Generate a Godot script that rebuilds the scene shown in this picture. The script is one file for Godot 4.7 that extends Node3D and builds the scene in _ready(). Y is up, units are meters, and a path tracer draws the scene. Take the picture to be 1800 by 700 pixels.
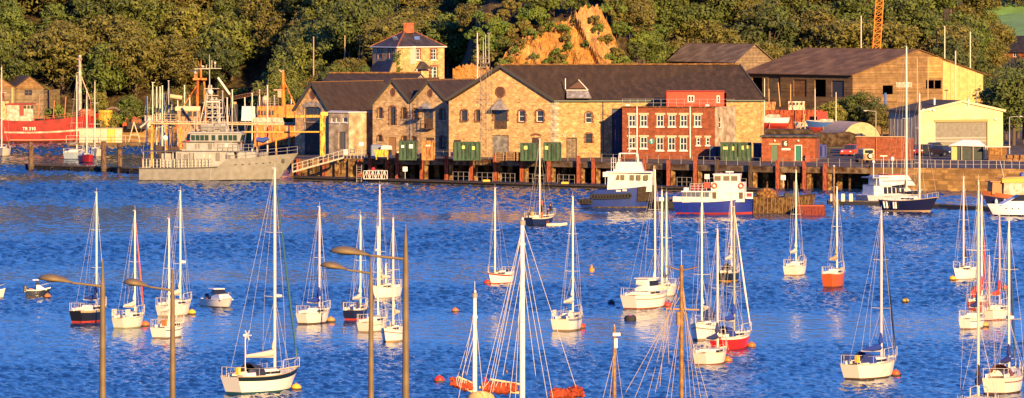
extends Node3D
# A harbour at golden hour: moored yachts, a timber and steel jetty, stone warehouses, a wooded hill.
# Survey frame: the eye stands EYE metres above the water looking along -z; a bearing (u) and a
# depression (v) read off a long lens of focal length F, with a range d in metres, give a place in the world.
const F := 12000.0
const EYE := 27.0
const QUAY := 2.9

var M := {}
var TX := {}
var taken := {}
var rng := RandomNumberGenerator.new()

func V(x: float, y: float, z: float) -> Vector3: return Vector3(x, y, z)
func W(x: float, y: float) -> Vector2: return Vector2(x, y)
func gx(u: float, d: float) -> float: return (u - 900.0) * d / F
func gy(v: float, d: float) -> float: return EYE - (v + 40.0) * d / F
func rangeof(v: float, y := 0.0) -> float: return (EYE - y) * F / (v + 40.0)
func pt(u: float, v: float, d: float) -> Vector3: return V(gx(u, d), gy(v, d), -d)
func gp(u: float, d: float, y := 0.0) -> Vector3: return V(gx(u, d), y, -d)

# ---------------------------------------------------------------- mesh builder
class MB:
	var v := PackedVector3Array()
	var n := PackedVector3Array()
	var c := PackedColorArray()
	var tint := Color(1, 1, 1)
	var colored := false
	func tri(a: Vector3, b: Vector3, d: Vector3) -> void:
		var m := (b - a).cross(d - a)
		if m.length_squared() < 1e-14: return
		m = m.normalized()
		v.append(a); v.append(d); v.append(b)
		n.append(m); n.append(m); n.append(m)
		if colored:
			c.append(tint); c.append(tint); c.append(tint)
	func tris(a: Vector3, b: Vector3, d: Vector3, na: Vector3, nb: Vector3, nd: Vector3) -> void:
		if (b - a).cross(d - a).length_squared() < 1e-14: return
		v.append(a); v.append(d); v.append(b)
		n.append(na); n.append(nd); n.append(nb)
		if colored:
			c.append(tint); c.append(tint); c.append(tint)
	func quad(a: Vector3, b: Vector3, d: Vector3, e: Vector3) -> void:
		tri(a, b, d); tri(a, d, e)
	func box(o: Vector3, s: Vector3, b := Basis.IDENTITY, ch := 0.0) -> MB:
		var x := b.x * s.x * 0.5
		var y := b.y * s.y * 0.5
		var z := b.z * s.z * 0.5
		if ch > 0.0:
			return chamfer(o, s, b, ch)
		quad(o - x - y + z, o + x - y + z, o + x + y + z, o - x + y + z)
		quad(o + x - y - z, o - x - y - z, o - x + y - z, o + x + y - z)
		quad(o + x - y + z, o + x - y - z, o + x + y - z, o + x + y + z)
		quad(o - x - y - z, o - x - y + z, o - x + y + z, o - x + y - z)
		quad(o - x + y + z, o + x + y + z, o + x + y - z, o - x + y - z)
		quad(o - x - y - z, o + x - y - z, o + x - y + z, o - x - y + z)
		return self
	func chamfer(o: Vector3, s: Vector3, b: Basis, k: float) -> MB:
		# a box whose upright edges and top edge are cut back
		var ring := func(e: float, y: float) -> Array:
			var hx := s.x * 0.5 - e
			var hz := s.z * 0.5 - e
			return [Vector3(k - hx, y, -hz), Vector3(hx - k, y, -hz), Vector3(hx, y, k - hz), Vector3(hx, y, hz - k), Vector3(hx - k, y, hz), Vector3(k - hx, y, hz), Vector3(-hx, y, hz - k), Vector3(-hx, y, k - hz)]
		var lo: Array = ring.call(0.0, -s.y * 0.5)
		var mi: Array = ring.call(0.0, s.y * 0.5 - k)
		var hi: Array = ring.call(k, s.y * 0.5)
		# rings run -x-z, +x-z, +x+z, -x+z; outward quads
		for i in 8:
			var j := (i + 1) % 8
			quad(o + b * lo[j], o + b * lo[i], o + b * mi[i], o + b * mi[j])
			quad(o + b * mi[j], o + b * mi[i], o + b * hi[i], o + b * hi[j])
		for i in range(1, 7):
			tri(o + b * hi[0], o + b * hi[i + 1], o + b * hi[i])
		return self
	func bar(a: Vector3, e: Vector3, w: float, h := -1.0) -> MB:
		var l := a.distance_to(e)
		if l < 1e-4: return self
		var z := (e - a) / l
		var up := Vector3.UP if absf(z.y) < 0.99 else Vector3.RIGHT
		var x := up.cross(z).normalized()
		var y := z.cross(x)
		return box((a + e) * 0.5, Vector3(w, w if h < 0.0 else h, l), Basis(x, y, z))
	func tube(p: Array, r: Array, k := 6, caps := true) -> MB:
		var rings := []
		var dirs := []
		for i in p.size():
			var t: Vector3 = (p[mini(i + 1, p.size() - 1)] - p[maxi(i - 1, 0)]).normalized()
			var up := Vector3.UP if absf(t.y) < 0.95 else Vector3(1, 0, 0.02).normalized()
			var x := up.cross(t).normalized()
			var y := t.cross(x)
			var ring := []
			var dd := []
			for j in k:
				var a := TAU * j / k
				var o := x * cos(a) + y * sin(a)
				ring.append(p[i] + o * float(r[mini(i, r.size() - 1)])); dd.append(o)
			rings.append(ring); dirs.append(dd)
		for i in p.size() - 1:
			for j in k:
				var q := (j + 1) % k
				tris(rings[i][j], rings[i][q], rings[i + 1][q], dirs[i][j], dirs[i][q], dirs[i + 1][q])
				tris(rings[i][j], rings[i + 1][q], rings[i + 1][j], dirs[i][j], dirs[i + 1][q], dirs[i + 1][j])
		if caps:
			for j in range(1, k - 1):
				tri(rings[0][0], rings[0][j + 1], rings[0][j])
				var z := p.size() - 1
				tri(rings[z][0], rings[z][j], rings[z][j + 1])
		return self
	func rod(a: Vector3, e: Vector3, r: float, k := 5, r2 := -1.0) -> MB:
		return tube([a, e], [r, r if r2 < 0.0 else r2], k)
	func lathe(prof: Array, k: int, at := Vector3.ZERO, b := Basis.IDENTITY) -> MB:
		# prof: Vector2(radius, height), bottom to top, smooth round the axis
		for i in prof.size() - 1:
			var p: Vector2 = prof[i]
			var q: Vector2 = prof[i + 1]
			var s := q - p
			var m := Vector2(s.y, -s.x).normalized()
			for j in k:
				var a := TAU * j / k
				var e := TAU * (j + 1) / k
				var ca := Vector3(cos(a), 0, -sin(a))
				var ce := Vector3(cos(e), 0, -sin(e))
				var A := at + b * (ca * p.x + Vector3.UP * p.y)
				var B := at + b * (ce * p.x + Vector3.UP * p.y)
				var C := at + b * (ce * q.x + Vector3.UP * q.y)
				var D := at + b * (ca * q.x + Vector3.UP * q.y)
				var na := (b * (ca * m.x + Vector3.UP * m.y)).normalized()
				var ne := (b * (ce * m.x + Vector3.UP * m.y)).normalized()
				tris(A, B, C, na, ne, ne)
				tris(A, C, D, na, ne, na)
		return self
	func ball(o: Vector3, s: Vector3, k := 8, rows := 6) -> MB:
		var prof := []
		for i in rows + 1:
			var a := -PI / 2 + PI * i / rows
			prof.append(Vector2(maxf(cos(a), 0.001), sin(a)))
		return lathe(prof, k, o, Basis.from_scale(s))
	func prism(poly: PackedVector2Array, z0: float, z1: float, t := Transform3D.IDENTITY) -> MB:
		# an outline in x and y, drawn out from z0 to z1
		var q := poly
		if Geometry2D.is_polygon_clockwise(q):
			q = q.duplicate(); q.reverse()
		var ix := Geometry2D.triangulate_polygon(q)
		for i in range(0, ix.size(), 3):
			var a := q[ix[i]]
			var e := q[ix[i + 1]]
			var d := q[ix[i + 2]]
			if (e - a).cross(d - a) < 0.0:
				var w := e; e = d; d = w
			tri(t * Vector3(a.x, a.y, z1), t * Vector3(e.x, e.y, z1), t * Vector3(d.x, d.y, z1))
			tri(t * Vector3(a.x, a.y, z0), t * Vector3(d.x, d.y, z0), t * Vector3(e.x, e.y, z0))
		for i in q.size():
			var a := q[i]
			var e := q[(i + 1) % q.size()]
			quad(t * Vector3(a.x, a.y, z0), t * Vector3(e.x, e.y, z0), t * Vector3(e.x, e.y, z1), t * Vector3(a.x, a.y, z1))
		return self
	func slab(a: Vector3, b: Vector3, d: Vector3, e: Vector3, th: float) -> MB:
		# a sheet of four corners (anticlockwise from outside) with thickness downwards along its normal
		var m := (b - a).cross(d - a).normalized() * th
		quad(a, b, d, e)
		quad(a - m, e - m, d - m, b - m)
		quad(a - m, b - m, b, a); quad(b - m, d - m, d, b); quad(d - m, e - m, e, d); quad(e - m, a - m, a, e)
		return self
	func tri_of(a: Vector3, b: Vector3, d: Vector3) -> MB:
		tri(a, b, d)
		return self
	func mesh(smooth := false) -> ArrayMesh:
		if smooth:
			var st := SurfaceTool.new()
			st.begin(Mesh.PRIMITIVE_TRIANGLES)
			st.set_smooth_group(0)
			for p in v: st.add_vertex(p)
			st.generate_normals()
			return st.commit()
		var am := ArrayMesh.new()
		if v.is_empty(): return am
		var arr := []
		arr.resize(Mesh.ARRAY_MAX)
		arr[Mesh.ARRAY_VERTEX] = v
		arr[Mesh.ARRAY_NORMAL] = n
		if colored: arr[Mesh.ARRAY_COLOR] = c
		am.add_surface_from_arrays(Mesh.PRIMITIVE_TRIANGLES, arr)
		return am

func mb() -> MB: return MB.new()

# ---------------------------------------------------------------- naming and parenting
func numbered(called: String) -> String:
	var k: int = taken.get(called, 0)
	taken[called] = k + 1
	return called if k == 0 else "%s_%03d" % [called, k]

func thing(called: String, label: String, category: String, at := Vector3.ZERO, turn := 0.0, group := "") -> Node3D:
	var o := Node3D.new()
	o.name = numbered(called)
	add_child(o)
	o.position = at
	o.rotation.y = turn
	o.set_meta("label", label)
	o.set_meta("category", category)
	if group: o.set_meta("group", group)
	return o

func part(parent: Node, called: String, m, mat: Material, t := Transform3D.IDENTITY) -> MeshInstance3D:
	var o := MeshInstance3D.new()
	o.name = called
	o.mesh = m.mesh() if m is MB else m
	o.material_override = mat
	o.transform = t
	parent.add_child(o, true)
	return o

func single(called: String, label: String, category: String, m, mat: Material, at := Vector3.ZERO, turn := 0.0, group := "") -> MeshInstance3D:
	var o := part(self, numbered(called), m, mat)
	o.position = at
	o.rotation.y = turn
	o.set_meta("label", label)
	o.set_meta("category", category)
	if group: o.set_meta("group", group)
	return o

func structure(called: String, m, mat: Material, label := "", parent: Node = null) -> MeshInstance3D:
	var o := part(self if parent == null else parent, numbered(called), m, mat)
	o.set_meta("kind", "structure")
	if label: o.set_meta("label", label)
	return o

# ---------------------------------------------------------------- materials; colours are linear base colours
func mat(r: float, g: float, b: float, rough := 0.6, metal := 0.0, tex := "", size := 4.0) -> StandardMaterial3D:
	var key := "%.3f %.3f %.3f %.2f %.2f %s %.2f" % [r, g, b, rough, metal, tex, size]
	if M.has(key): return M[key]
	var m := StandardMaterial3D.new()
	m.albedo_color = Color(r, g, b).linear_to_srgb()
	m.roughness = rough
	m.metallic = metal
	if tex:
		m.albedo_texture = TX[tex]
		m.uv1_triplanar = true
		m.uv1_triplanar_sharpness = 6.0
		m.uv1_scale = Vector3.ONE / size
		if TX.has(tex + "_height"):
			m.heightmap_enabled = true
			m.heightmap_texture = TX[tex + "_height"]
			m.heightmap_scale = 25.0
	M[key] = m
	return m

func noise_bytes(sd: int, freq: float, size: int, kind := FastNoiseLite.TYPE_SIMPLEX_SMOOTH, oct := 5) -> PackedByteArray:
	var f := FastNoiseLite.new()
	f.seed = sd
	f.noise_type = kind
	f.frequency = freq
	f.fractal_octaves = oct
	var im := f.get_seamless_image(size, size, false, false, 0.15, true)
	im.convert(Image.FORMAT_L8)
	return im.get_data()

func store(called: String, im: Image) -> void:
	TX[called] = ImageTexture.create_from_image(im)

func blend_noise(im: Image, lo: float, hi: float, sd: int, freq: float, warm := 0.0) -> void:
	# multiplies a picture by weathering noise
	var w := im.get_width()
	var nb := noise_bytes(sd, freq, w)
	var data := im.get_data()
	for i in w * w:
		var k := lerpf(lo, hi, nb[i] / 255.0)
		data[i * 3] = clampi(int(data[i * 3] * k), 0, 255)
		data[i * 3 + 1] = clampi(int(data[i * 3 + 1] * (k - warm * (1.0 - k))), 0, 255)
		data[i * 3 + 2] = clampi(int(data[i * 3 + 2] * (k - 1.8 * warm * (1.0 - k))), 0, 255)
	im.set_data(w, w, false, Image.FORMAT_RGB8, data)

func masonry(called: String, size_px: int, metres: float, rows_lo: float, rows_hi: float, w_lo: float, w_hi: float, joint: float, mortar: Color, tones: Array, sd: int, blot := 0.82) -> void:
	var r := RandomNumberGenerator.new()
	r.seed = sd
	var k := size_px / metres
	var im := Image.create_empty(size_px, size_px, false, Image.FORMAT_RGB8)
	im.fill(mortar)
	var y := 0.0
	while y < metres - 0.01:
		var h := minf(r.randf_range(rows_lo, rows_hi), metres - y)
		if metres - y - h < rows_lo: h = metres - y
		var x := 0.0
		while x < metres - 0.01:
			var w := minf(r.randf_range(w_lo, w_hi), metres - x)
			if metres - x - w < w_lo: w = metres - x
			var t: Color = tones[r.randi() % tones.size()]
			var b := r.randf_range(0.9, 1.05)
			var jy := r.randf_range(0.0, joint)
			im.fill_rect(Rect2i(int((x + joint) * k), int((y + jy) * k), maxi(1, int((w - joint) * k)), maxi(1, int((h - joint) * k))), Color(t.r * b, t.g * b, t.b * b))
			x += w
		y += h
	blend_noise(im, blot, 1.09, sd + 7, 0.012, 0.12)
	store(called, im)

func make_textures() -> void:
	# grime: grey-white patches and specks that multiply a colour
	var im := Image.create_empty(512, 512, false, Image.FORMAT_RGB8)
	im.fill(Color(0.98, 0.98, 0.98))
	blend_noise(im, 0.62, 1.05, 3, 0.006, 0.12)
	blend_noise(im, 0.8, 1.06, 4, 0.05)
	store("grime", im)
	im = Image.create_empty(512, 512, false, Image.FORMAT_RGB8)
	im.fill(Color(0.98, 0.98, 0.98))
	blend_noise(im, 0.86, 1.03, 13, 0.008, 0.1)
	store("faint", im)
	# concrete: stains and pits
	im = Image.create_empty(512, 512, false, Image.FORMAT_RGB8)
	im.fill(Color(0.95, 0.94, 0.92))
	blend_noise(im, 0.35, 1.1, 21, 0.009, 0.3)
	blend_noise(im, 0.7, 1.1, 22, 0.06)
	store("concrete", im)
	# rust: blotches of orange brown over paint, drawn out downwards
	im = Image.create_empty(512, 512, false, Image.FORMAT_RGB8)
	var a := noise_bytes(31, 0.02, 512)
	var b := noise_bytes(32, 0.06, 512)
	var data := PackedByteArray()
	data.resize(512 * 512 * 3)
	for y in 512:
		for x in 512:
			var p := (a[((y >> 2) << 9) + x] * 0.6 + b[(y << 9) + x] * 0.4) / 255.0
			var k := smoothstep(0.5, 0.66, p)
			var c := Color(0.97, 0.97, 0.97).lerp(Color(0.62, 0.42, 0.3), k)
			var i := (y * 512 + x) * 3
			data[i] = int(c.r * 255); data[i + 1] = int(c.g * 255); data[i + 2] = int(c.b * 255)
	im.set_data(512, 512, false, Image.FORMAT_RGB8, data)
	store("rust", im)
	# masonry too fine to tell apart stone by stone at this range
	masonry("stone", 512, 6.0, 0.1, 0.22, 0.14, 0.5, 0.025, Color(0.9, 0.86, 0.78), [Color(0.9, 0.82, 0.7), Color(0.86, 0.78, 0.66), Color(0.97, 0.9, 0.78), Color(0.82, 0.74, 0.62), Color(0.95, 0.86, 0.7), Color(0.76, 0.68, 0.58)], 41)
	masonry("brick", 512, 5.0, 0.078, 0.083, 0.2, 0.25, 0.012, Color(0.86, 0.78, 0.72), [Color(0.97, 0.94, 0.92), Color(0.9, 0.86, 0.84), Color(1.0, 0.95, 0.9), Color(0.85, 0.8, 0.78)], 42)
	masonry("slate", 512, 8.0, 0.24, 0.26, 0.25, 0.36, 0.02, Color(0.74, 0.72, 0.7), [Color(0.9, 0.88, 0.88), Color(0.95, 0.92, 0.9), Color(0.84, 0.82, 0.8), Color(0.98, 0.93, 0.88)], 43, 0.62)
	masonry("ashlar", 512, 9.0, 0.2, 0.4, 0.3, 1.0, 0.03, Color(0.72, 0.64, 0.52), [Color(0.88, 0.8, 0.64), Color(0.8, 0.72, 0.58), Color(0.94, 0.85, 0.68), Color(0.74, 0.66, 0.54)], 44)
	masonry("plank", 512, 8.0, 0.1, 0.14, 3.0, 7.5, 0.008, Color(0.66, 0.6, 0.54), [Color(0.88, 0.84, 0.78), Color(0.95, 0.9, 0.82), Color(0.82, 0.77, 0.71), Color(0.98, 0.94, 0.88)], 45)
	# quarry rock
	im = Image.create_empty(512, 512, false, Image.FORMAT_RGB8)
	im.fill(Color(1.0, 0.93, 0.82))
	blend_noise(im, 0.7, 1.05, 61, 0.012, 0.15)
	blend_noise(im, 0.72, 1.12, 62, 0.05, 0.05)
	store("rock", im)
	var hm := Image.create_empty(512, 512, false, Image.FORMAT_RGB8)
	hm.fill(Color(0.95, 0.95, 0.95))
	blend_noise(hm, 0.0, 1.0, 63, 0.02)
	store("rock_height", hm)
	# rough grass and scrub on the hill
	im = Image.create_empty(512, 512, false, Image.FORMAT_RGB8)
	im.fill(Color(0.95, 0.95, 0.9))
	blend_noise(im, 0.3, 1.1, 71, 0.02, 0.3)
	blend_noise(im, 0.55, 1.2, 72, 0.1, -0.2)
	store("scrub", im)

# ---------------------------------------------------------------- camera, sky, sun
func make_light() -> void:
	var cam := Camera3D.new()
	cam.name = "camera"
	cam.projection = Camera3D.PROJECTION_FRUSTUM
	cam.near = 1.0
	cam.far = 5000.0
	cam.size = 700.0 / F
	cam.frustum_offset = W(0, -390.0 / F)
	cam.position = V(0, EYE, 0)
	add_child(cam)
	cam.current = true
	var sky_mat := ProceduralSkyMaterial.new()
	sky_mat.sky_top_color = Color(0.10, 0.33, 0.70)
	sky_mat.sky_horizon_color = Color(0.38, 0.62, 0.92)
	sky_mat.sky_curve = 0.14
	sky_mat.ground_horizon_color = Color(0.30, 0.30, 0.34)
	sky_mat.ground_bottom_color = Color(0.10, 0.10, 0.12)
	sky_mat.sun_angle_max = 12.0
	sky_mat.sky_energy_multiplier = 0.9
	var sky := Sky.new()
	sky.sky_material = sky_mat
	var env := Environment.new()
	env.background_mode = Environment.BG_SKY
	env.sky = sky
	env.tonemap_mode = Environment.TONE_MAPPER_LINEAR
	env.tonemap_exposure = 2.2
	env.sdfgi_enabled = true
	env.ssao_enabled = true
	env.ssil_enabled = true
	var we := WorldEnvironment.new()
	we.name = "world_environment"
	we.environment = env
	add_child(we)
	var sun := DirectionalLight3D.new()
	sun.name = "sun"
	sun.light_color = Color(1.0, 0.82, 0.54)
	sun.light_energy = 1.6
	sun.light_angular_distance = 0.6
	sun.shadow_enabled = true
	var az := deg_to_rad(23.0)
	var el := deg_to_rad(17.0)
	sun.basis = Basis.looking_at(V(-sin(az) * cos(el), -sin(el), -cos(az) * cos(el)))
	add_child(sun)

# ---------------------------------------------------------------- the lie of the land
func table(t: Array, x: float) -> float:
	if x <= t[0][0]: return t[0][1]
	for i in t.size() - 1:
		if x < t[i + 1][0]:
			return lerpf(t[i][1], t[i + 1][1], (x - t[i][0]) / (t[i + 1][0] - t[i][0]))
	return t[-1][1]

func front(u: float) -> float:   # range of the quay edge at a bearing
	return table([[500, 915], [640, 909], [900, 901], [1340, 871], [1560, 864], [2300, 845]], u)

func shore(u: float) -> float:   # range at which solid ground begins
	if u < 512.0: return 1117.0
	if u < 640.0: return front(u)
	if u < 1530.0: return front(u) + 10.0
	return front(u)

func ht(u: float, d: float) -> float:
	var l := 2.2 + maxf(0.0, d - 1124.0) * 0.5
	var h := QUAY + clampf((d - 960.0) * 0.255, 0.0, 8.9) + maxf(0.0, d - 1108.0) * 0.42
	var c := QUAY + clampf((d - 1017.0) * 1.9, 0.0, 20.0) + maxf(0.0, d - 1040.0) * 0.3
	var r := QUAY + maxf(0.0, d - 1000.0) * 0.012 + maxf(0.0, d - 1095.0) * 0.36
	var f := QUAY + clampf((d - 1150.0) * 0.0335, 0.0, 11.7) + maxf(0.0, d - 1500.0) * 0.0058 + maxf(0.0, d - 1900.0) * 0.25
	var y := lerpf(l, h, smoothstep(400.0, 650.0, u))
	y = lerpf(y, c, smoothstep(800.0, 850.0, u))
	y = lerpf(y, r, smoothstep(1090.0, 1180.0, u))
	y = lerpf(y, f, smoothstep(1650.0, 1730.0, u))
	return minf(y, 27.0)

func make_land() -> void:
	var us := []
	var u := -500.0
	while u <= 2300.0:
		us.append(u); u += 20.0
	us += [511.9, 512.1, 639.9, 640.1, 1529.9, 1530.1]
	us.sort()
	var ds := []
	var d := 840.0
	while d < 1320.0:
		ds.append(d); d += 8.0
	while d <= 2300.0:
		ds.append(d); d += 26.0
	var yard := mb()
	var hill := mb()
	var field := mb()
	var face := mb()
	var f := FastNoiseLite.new()
	f.seed = 5
	f.frequency = 0.03
	for i in us.size() - 1:
		var a: float = us[i]
		var b: float = us[i + 1]
		var ga: Array = []
		var gb: Array = []
		for q in ds:
			var da := maxf(q, shore(a))
			var db := maxf(q, shore(b))
			var ya := ht(a, da)
			var yb := ht(b, db)
			if ya > QUAY + 0.8: ya += f.get_noise_2d(gx(a, da), da) * 1.2
			if yb > QUAY + 0.8: yb += f.get_noise_2d(gx(b, db), db) * 1.2
			ga.append(V(gx(a, da), ya, -da)); gb.append(V(gx(b, db), yb, -db))
		for k in ds.size() - 1:
			var hi: float = maxf(ga[k + 1].y, gb[k + 1].y)
			var target := yard
			if hi > QUAY + 0.75: target = hill
			if a > 1640.0 and ds[k] > 1460.0 and ds[k] < 1960.0: target = field
			target.quad(ga[k], gb[k], gb[k + 1], ga[k + 1])
		if absf(a - b) > 1.0:
			var pa := gp(a, shore(a), ht(a, shore(a)))
			var pb := gp(b, shore(b), ht(b, shore(b)))
			face.quad(V(pa.x, -4, pa.z), V(pb.x, -4, pb.z), pb, pa)
	for w in [[512.0, 915.0, 1117.0], [640.0, 909.0, 919.0], [1530.0, 865.0, 876.0]]:
		var p := gp(w[0], w[1])
		var q := gp(w[0], w[2])
		face.quad(V(p.x, -4, p.z), V(q.x, -4, q.z), V(q.x, QUAY, q.z), V(p.x, QUAY, p.z))
	structure("ground", yard, mat(0.17, 0.15, 0.13, 0.9, 0.0, "concrete", 14.0), "worn concrete and tarmac yard behind the quay")
	structure("hill", hill, mat(0.15, 0.12, 0.045, 1.0, 0.0, "scrub", 16.0), "grassy hillside under the wood")
	structure("field", field, mat(0.17, 0.34, 0.08, 1.0, 0.0, "faint", 60.0), "smooth green field beyond the wood")
	structure("quay_wall", face, mat(0.42, 0.3, 0.16, 0.95, 0.0, "ashlar", 11.0), "weathered stone retaining wall of the quay")
	# the near shore below the picture, which carries the street lamps
	var near := mb()
	var prof := [[-60, 25.4], [12, 25.4], [60, 18.0], [128, 13.2], [186, 13.0], [214, 6.0], [246, -3.0]]
	for i in prof.size() - 1:
		var n0 := V(-90, prof[i][1], -prof[i][0])
		var f0 := V(-90, prof[i + 1][1], -prof[i + 1][0])
		near.quad(n0, n0 + V(180, 0, 0), f0 + V(180, 0, 0), f0)
	structure("promenade", near, mat(0.2, 0.19, 0.16, 0.95, 0.0, "concrete", 9.0), "paved near shore below the lamps")

func make_water() -> void:
	# wind ripples as real relief, denser where the water is seen larger; calmer streaks lie across the harbour
	var waves := FastNoiseLite.new()
	waves.seed = 11
	waves.frequency = 0.42
	waves.fractal_octaves = 2
	var chop := FastNoiseLite.new()
	chop.seed = 12
	chop.frequency = 1.55
	chop.fractal_octaves = 2
	var calm := FastNoiseLite.new()
	calm.seed = 19
	calm.frequency = 0.011
	calm.fractal_octaves = 3
	var cols := 480
	var rows := []
	var d := 226.0
	while d < 1132.0:
		rows.append(d)
		d *= 1.0011
	var n := rows.size()
	var pts := PackedVector3Array()
	pts.resize(n * cols)
	for k in n:
		d = rows[k]
		var edge := smoothstep(226.0, 240.0, d) * (1.0 - smoothstep(1122.0, 1131.0, d))
		for j in cols:
			var x := gx(-400.0 + 2600.0 * j / (cols - 1), d)
			var s := smoothstep(-0.45, 0.4, calm.get_noise_2d(x * 0.45 + d * 0.12, d * 0.8))
			var amp := lerpf(0.22, 1.08, s) * edge * (1.0 + 0.9 * smoothstep(480.0, 900.0, d) + 1.2 * smoothstep(905.0, 1000.0, d))
			var y := amp * (waves.get_noise_2d(x * 0.8 + d * 0.3, d) * 0.13 + chop.get_noise_2d(x * 0.85, d + x * 0.2) * 0.135)
			pts[k * cols + j] = V(x, y, -d)
	var nor := PackedVector3Array()
	nor.resize(n * cols)
	var idx := PackedInt32Array()
	idx.resize((n - 1) * (cols - 1) * 6)
	var w := 0
	for k in n:
		for j in cols:
			var i := k * cols + j
			var e := pts[k * cols + mini(j + 1, cols - 1)] - pts[k * cols + maxi(j - 1, 0)]
			var g := pts[mini(k + 1, n - 1) * cols + j] - pts[maxi(k - 1, 0) * cols + j]
			nor[i] = e.cross(g).normalized()
			if k < n - 1 and j < cols - 1:
				idx[w] = i; idx[w + 1] = i + cols; idx[w + 2] = i + 1
				idx[w + 3] = i + 1; idx[w + 4] = i + cols; idx[w + 5] = i + cols + 1
				w += 6
	var am := ArrayMesh.new()
	var arr := []
	arr.resize(Mesh.ARRAY_MAX)
	arr[Mesh.ARRAY_VERTEX] = pts
	arr[Mesh.ARRAY_NORMAL] = nor
	arr[Mesh.ARRAY_INDEX] = idx
	am.add_surface_from_arrays(Mesh.PRIMITIVE_TRIANGLES, arr)
	var sea := mat(0.01, 0.045, 0.115, 0.12)
	var o := structure("water", am, sea, "rippled deep blue harbour water")
	var sheet := mb()
	sheet.quad(V(-1600, -0.2, 200), V(1600, -0.2, 200), V(1600, -0.2, -1180), V(-1600, -0.2, -1180))
	part(o, "outer_water", sheet, sea)

# ---------------------------------------------------------------- rock
var cliff_top := []
func make_cliff() -> void:
	var f := FastNoiseLite.new()
	f.seed = 77
	f.frequency = 0.32
	f.fractal_octaves = 4
	var strata := FastNoiseLite.new()
	strata.seed = 78
	strata.frequency = 0.5
	cliff_top = [[800, 118], [826, 112], [850, 120], [872, 118], [888, 96], [902, 78], [925, 60], [945, 48], [972, 40], [998, 36], [1008, 24], [1022, 12], [1036, 14], [1050, 8], [1064, 30], [1085, 78], [1102, 118]]
	var du := 3.0
	var cols := int((1112 - 796) / du)
	var rows := 62
	var m := mb()
	m.colored = true
	var g := []
	for i in cols + 1:
		var u := 796.0 + i * du
		var t := gy(table(cliff_top, u) + f.get_noise_1d(u * 0.6) * 9.0, 1018.0)
		var line := []
		for k in rows + 1:
			var y := lerpf(2.0, t, k / float(rows))
			var v := (EYE - y) * F / 1016.0 - 40.0
			var fin_u := 1018.0 + (v - 20.0) * 0.53     # a leaning buttress; its sunlit band is coloured paler below
			var off := (u - fin_u) / 26.0
			var fin := 0.0
			if off > -0.75 and off < 1.0: fin = (1.0 - off) * 0.5 * smoothstep(-0.75, -0.45, off)
			var x := gx(u, 1016.0)
			var dd := 1009.0 + y * 0.34 + f.get_noise_3d(x, y * 0.8, 3.0) * 1.15 + absf(strata.get_noise_2d(x * 0.6 + y * 0.5, y * 0.25)) * 0.8 - fin * 1.8
			line.append(V(x, y, -dd))
		g.append(line)
	for i in cols:
		for k in rows:
			var p: Vector3 = g[i][k]
			var v := (EYE - p.y) * F / 1016.0 - 40.0
			var u := 796.0 + i * du
			var pale := smoothstep(-0.35, 0.5, f.get_noise_3d(p.x * 0.5, p.y * 0.5, 40.0))
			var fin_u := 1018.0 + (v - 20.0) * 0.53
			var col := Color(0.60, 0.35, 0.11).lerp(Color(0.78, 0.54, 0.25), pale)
			if absf(u - fin_u - 6.0) < 22.0: col = Color(0.84, 0.62, 0.34).lerp(Color(0.66, 0.42, 0.18), 1.0 - pale)  # sunlight on the buttress is put into this paler tint
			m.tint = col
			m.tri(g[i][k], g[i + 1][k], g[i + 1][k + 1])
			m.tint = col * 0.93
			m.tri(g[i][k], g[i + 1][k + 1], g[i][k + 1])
	var rock: StandardMaterial3D = mat(1, 1, 1, 0.95, 0.0, "rock", 9.0)
	rock.vertex_color_use_as_albedo = true
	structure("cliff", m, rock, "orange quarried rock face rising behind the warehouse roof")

# ---------------------------------------------------------------- trees
func leaves(m: MB, r: RandomNumberGenerator, o: Vector3, s: Vector3, count: int, size: float, tone: Color, vary := 0.22) -> void:
	for i in count:
		var q := V(r.randfn(), r.randfn(), r.randfn()).normalized()
		var p := o + q * s * r.randf_range(0.72, 1.06)
		var out := (q / s).normalized()
		var no := (out + V(r.randfn(), r.randfn(), r.randfn()) * 0.34).normalized()
		var x := no.cross(V(r.randfn(), r.randfn(), r.randfn())).normalized()
		var y := no.cross(x)
		var k := size * r.randf_range(0.6, 1.35)
		var b := r.randf_range(1.0 - vary, 1.0 + vary)
		m.tint = Color(tone.r * b * r.randf_range(0.9, 1.12), tone.g * b, tone.b * b)
		m.tri(p - x * k * 0.5, p + x * k * 0.5 - y * k * 0.12, p + y * k)
		m.tri(p - x * k * 0.5, p - y * k * 0.8 + x * 0.1, p + x * k * 0.5 - y * k * 0.12)

func make_crown(sd: int, rad: float, high: float, low: float, tone: Color, clumps: int, per: int, size: float) -> MB:
	var r := RandomNumberGenerator.new()
	r.seed = sd
	var m := mb()
	m.colored = true
	var mid := (high + low) * 0.5
	var half := (high - low) * 0.5
	for i in clumps:
		var q := V(r.randfn(), r.randfn() * 0.9 + 0.25, r.randfn()).normalized()
		var reach := r.randf_range(0.35, 0.86)
		var lop := 1.0 + 0.22 * sin(q.x * 3.0 + sd) + 0.16 * cos(q.z * 4.0 + sd * 2.0)
		var o := V(q.x * rad * reach * lop, mid + q.y * half * reach, q.z * rad * reach * lop)
		var cr := rad * r.randf_range(0.17, 0.36)
		var b := r.randf_range(0.82, 1.18)
		leaves(m, r, o, V(cr, cr * r.randf_range(0.6, 0.85), cr), per, size, Color(tone.r * b, tone.g * b, tone.b * b))
	return m

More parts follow.
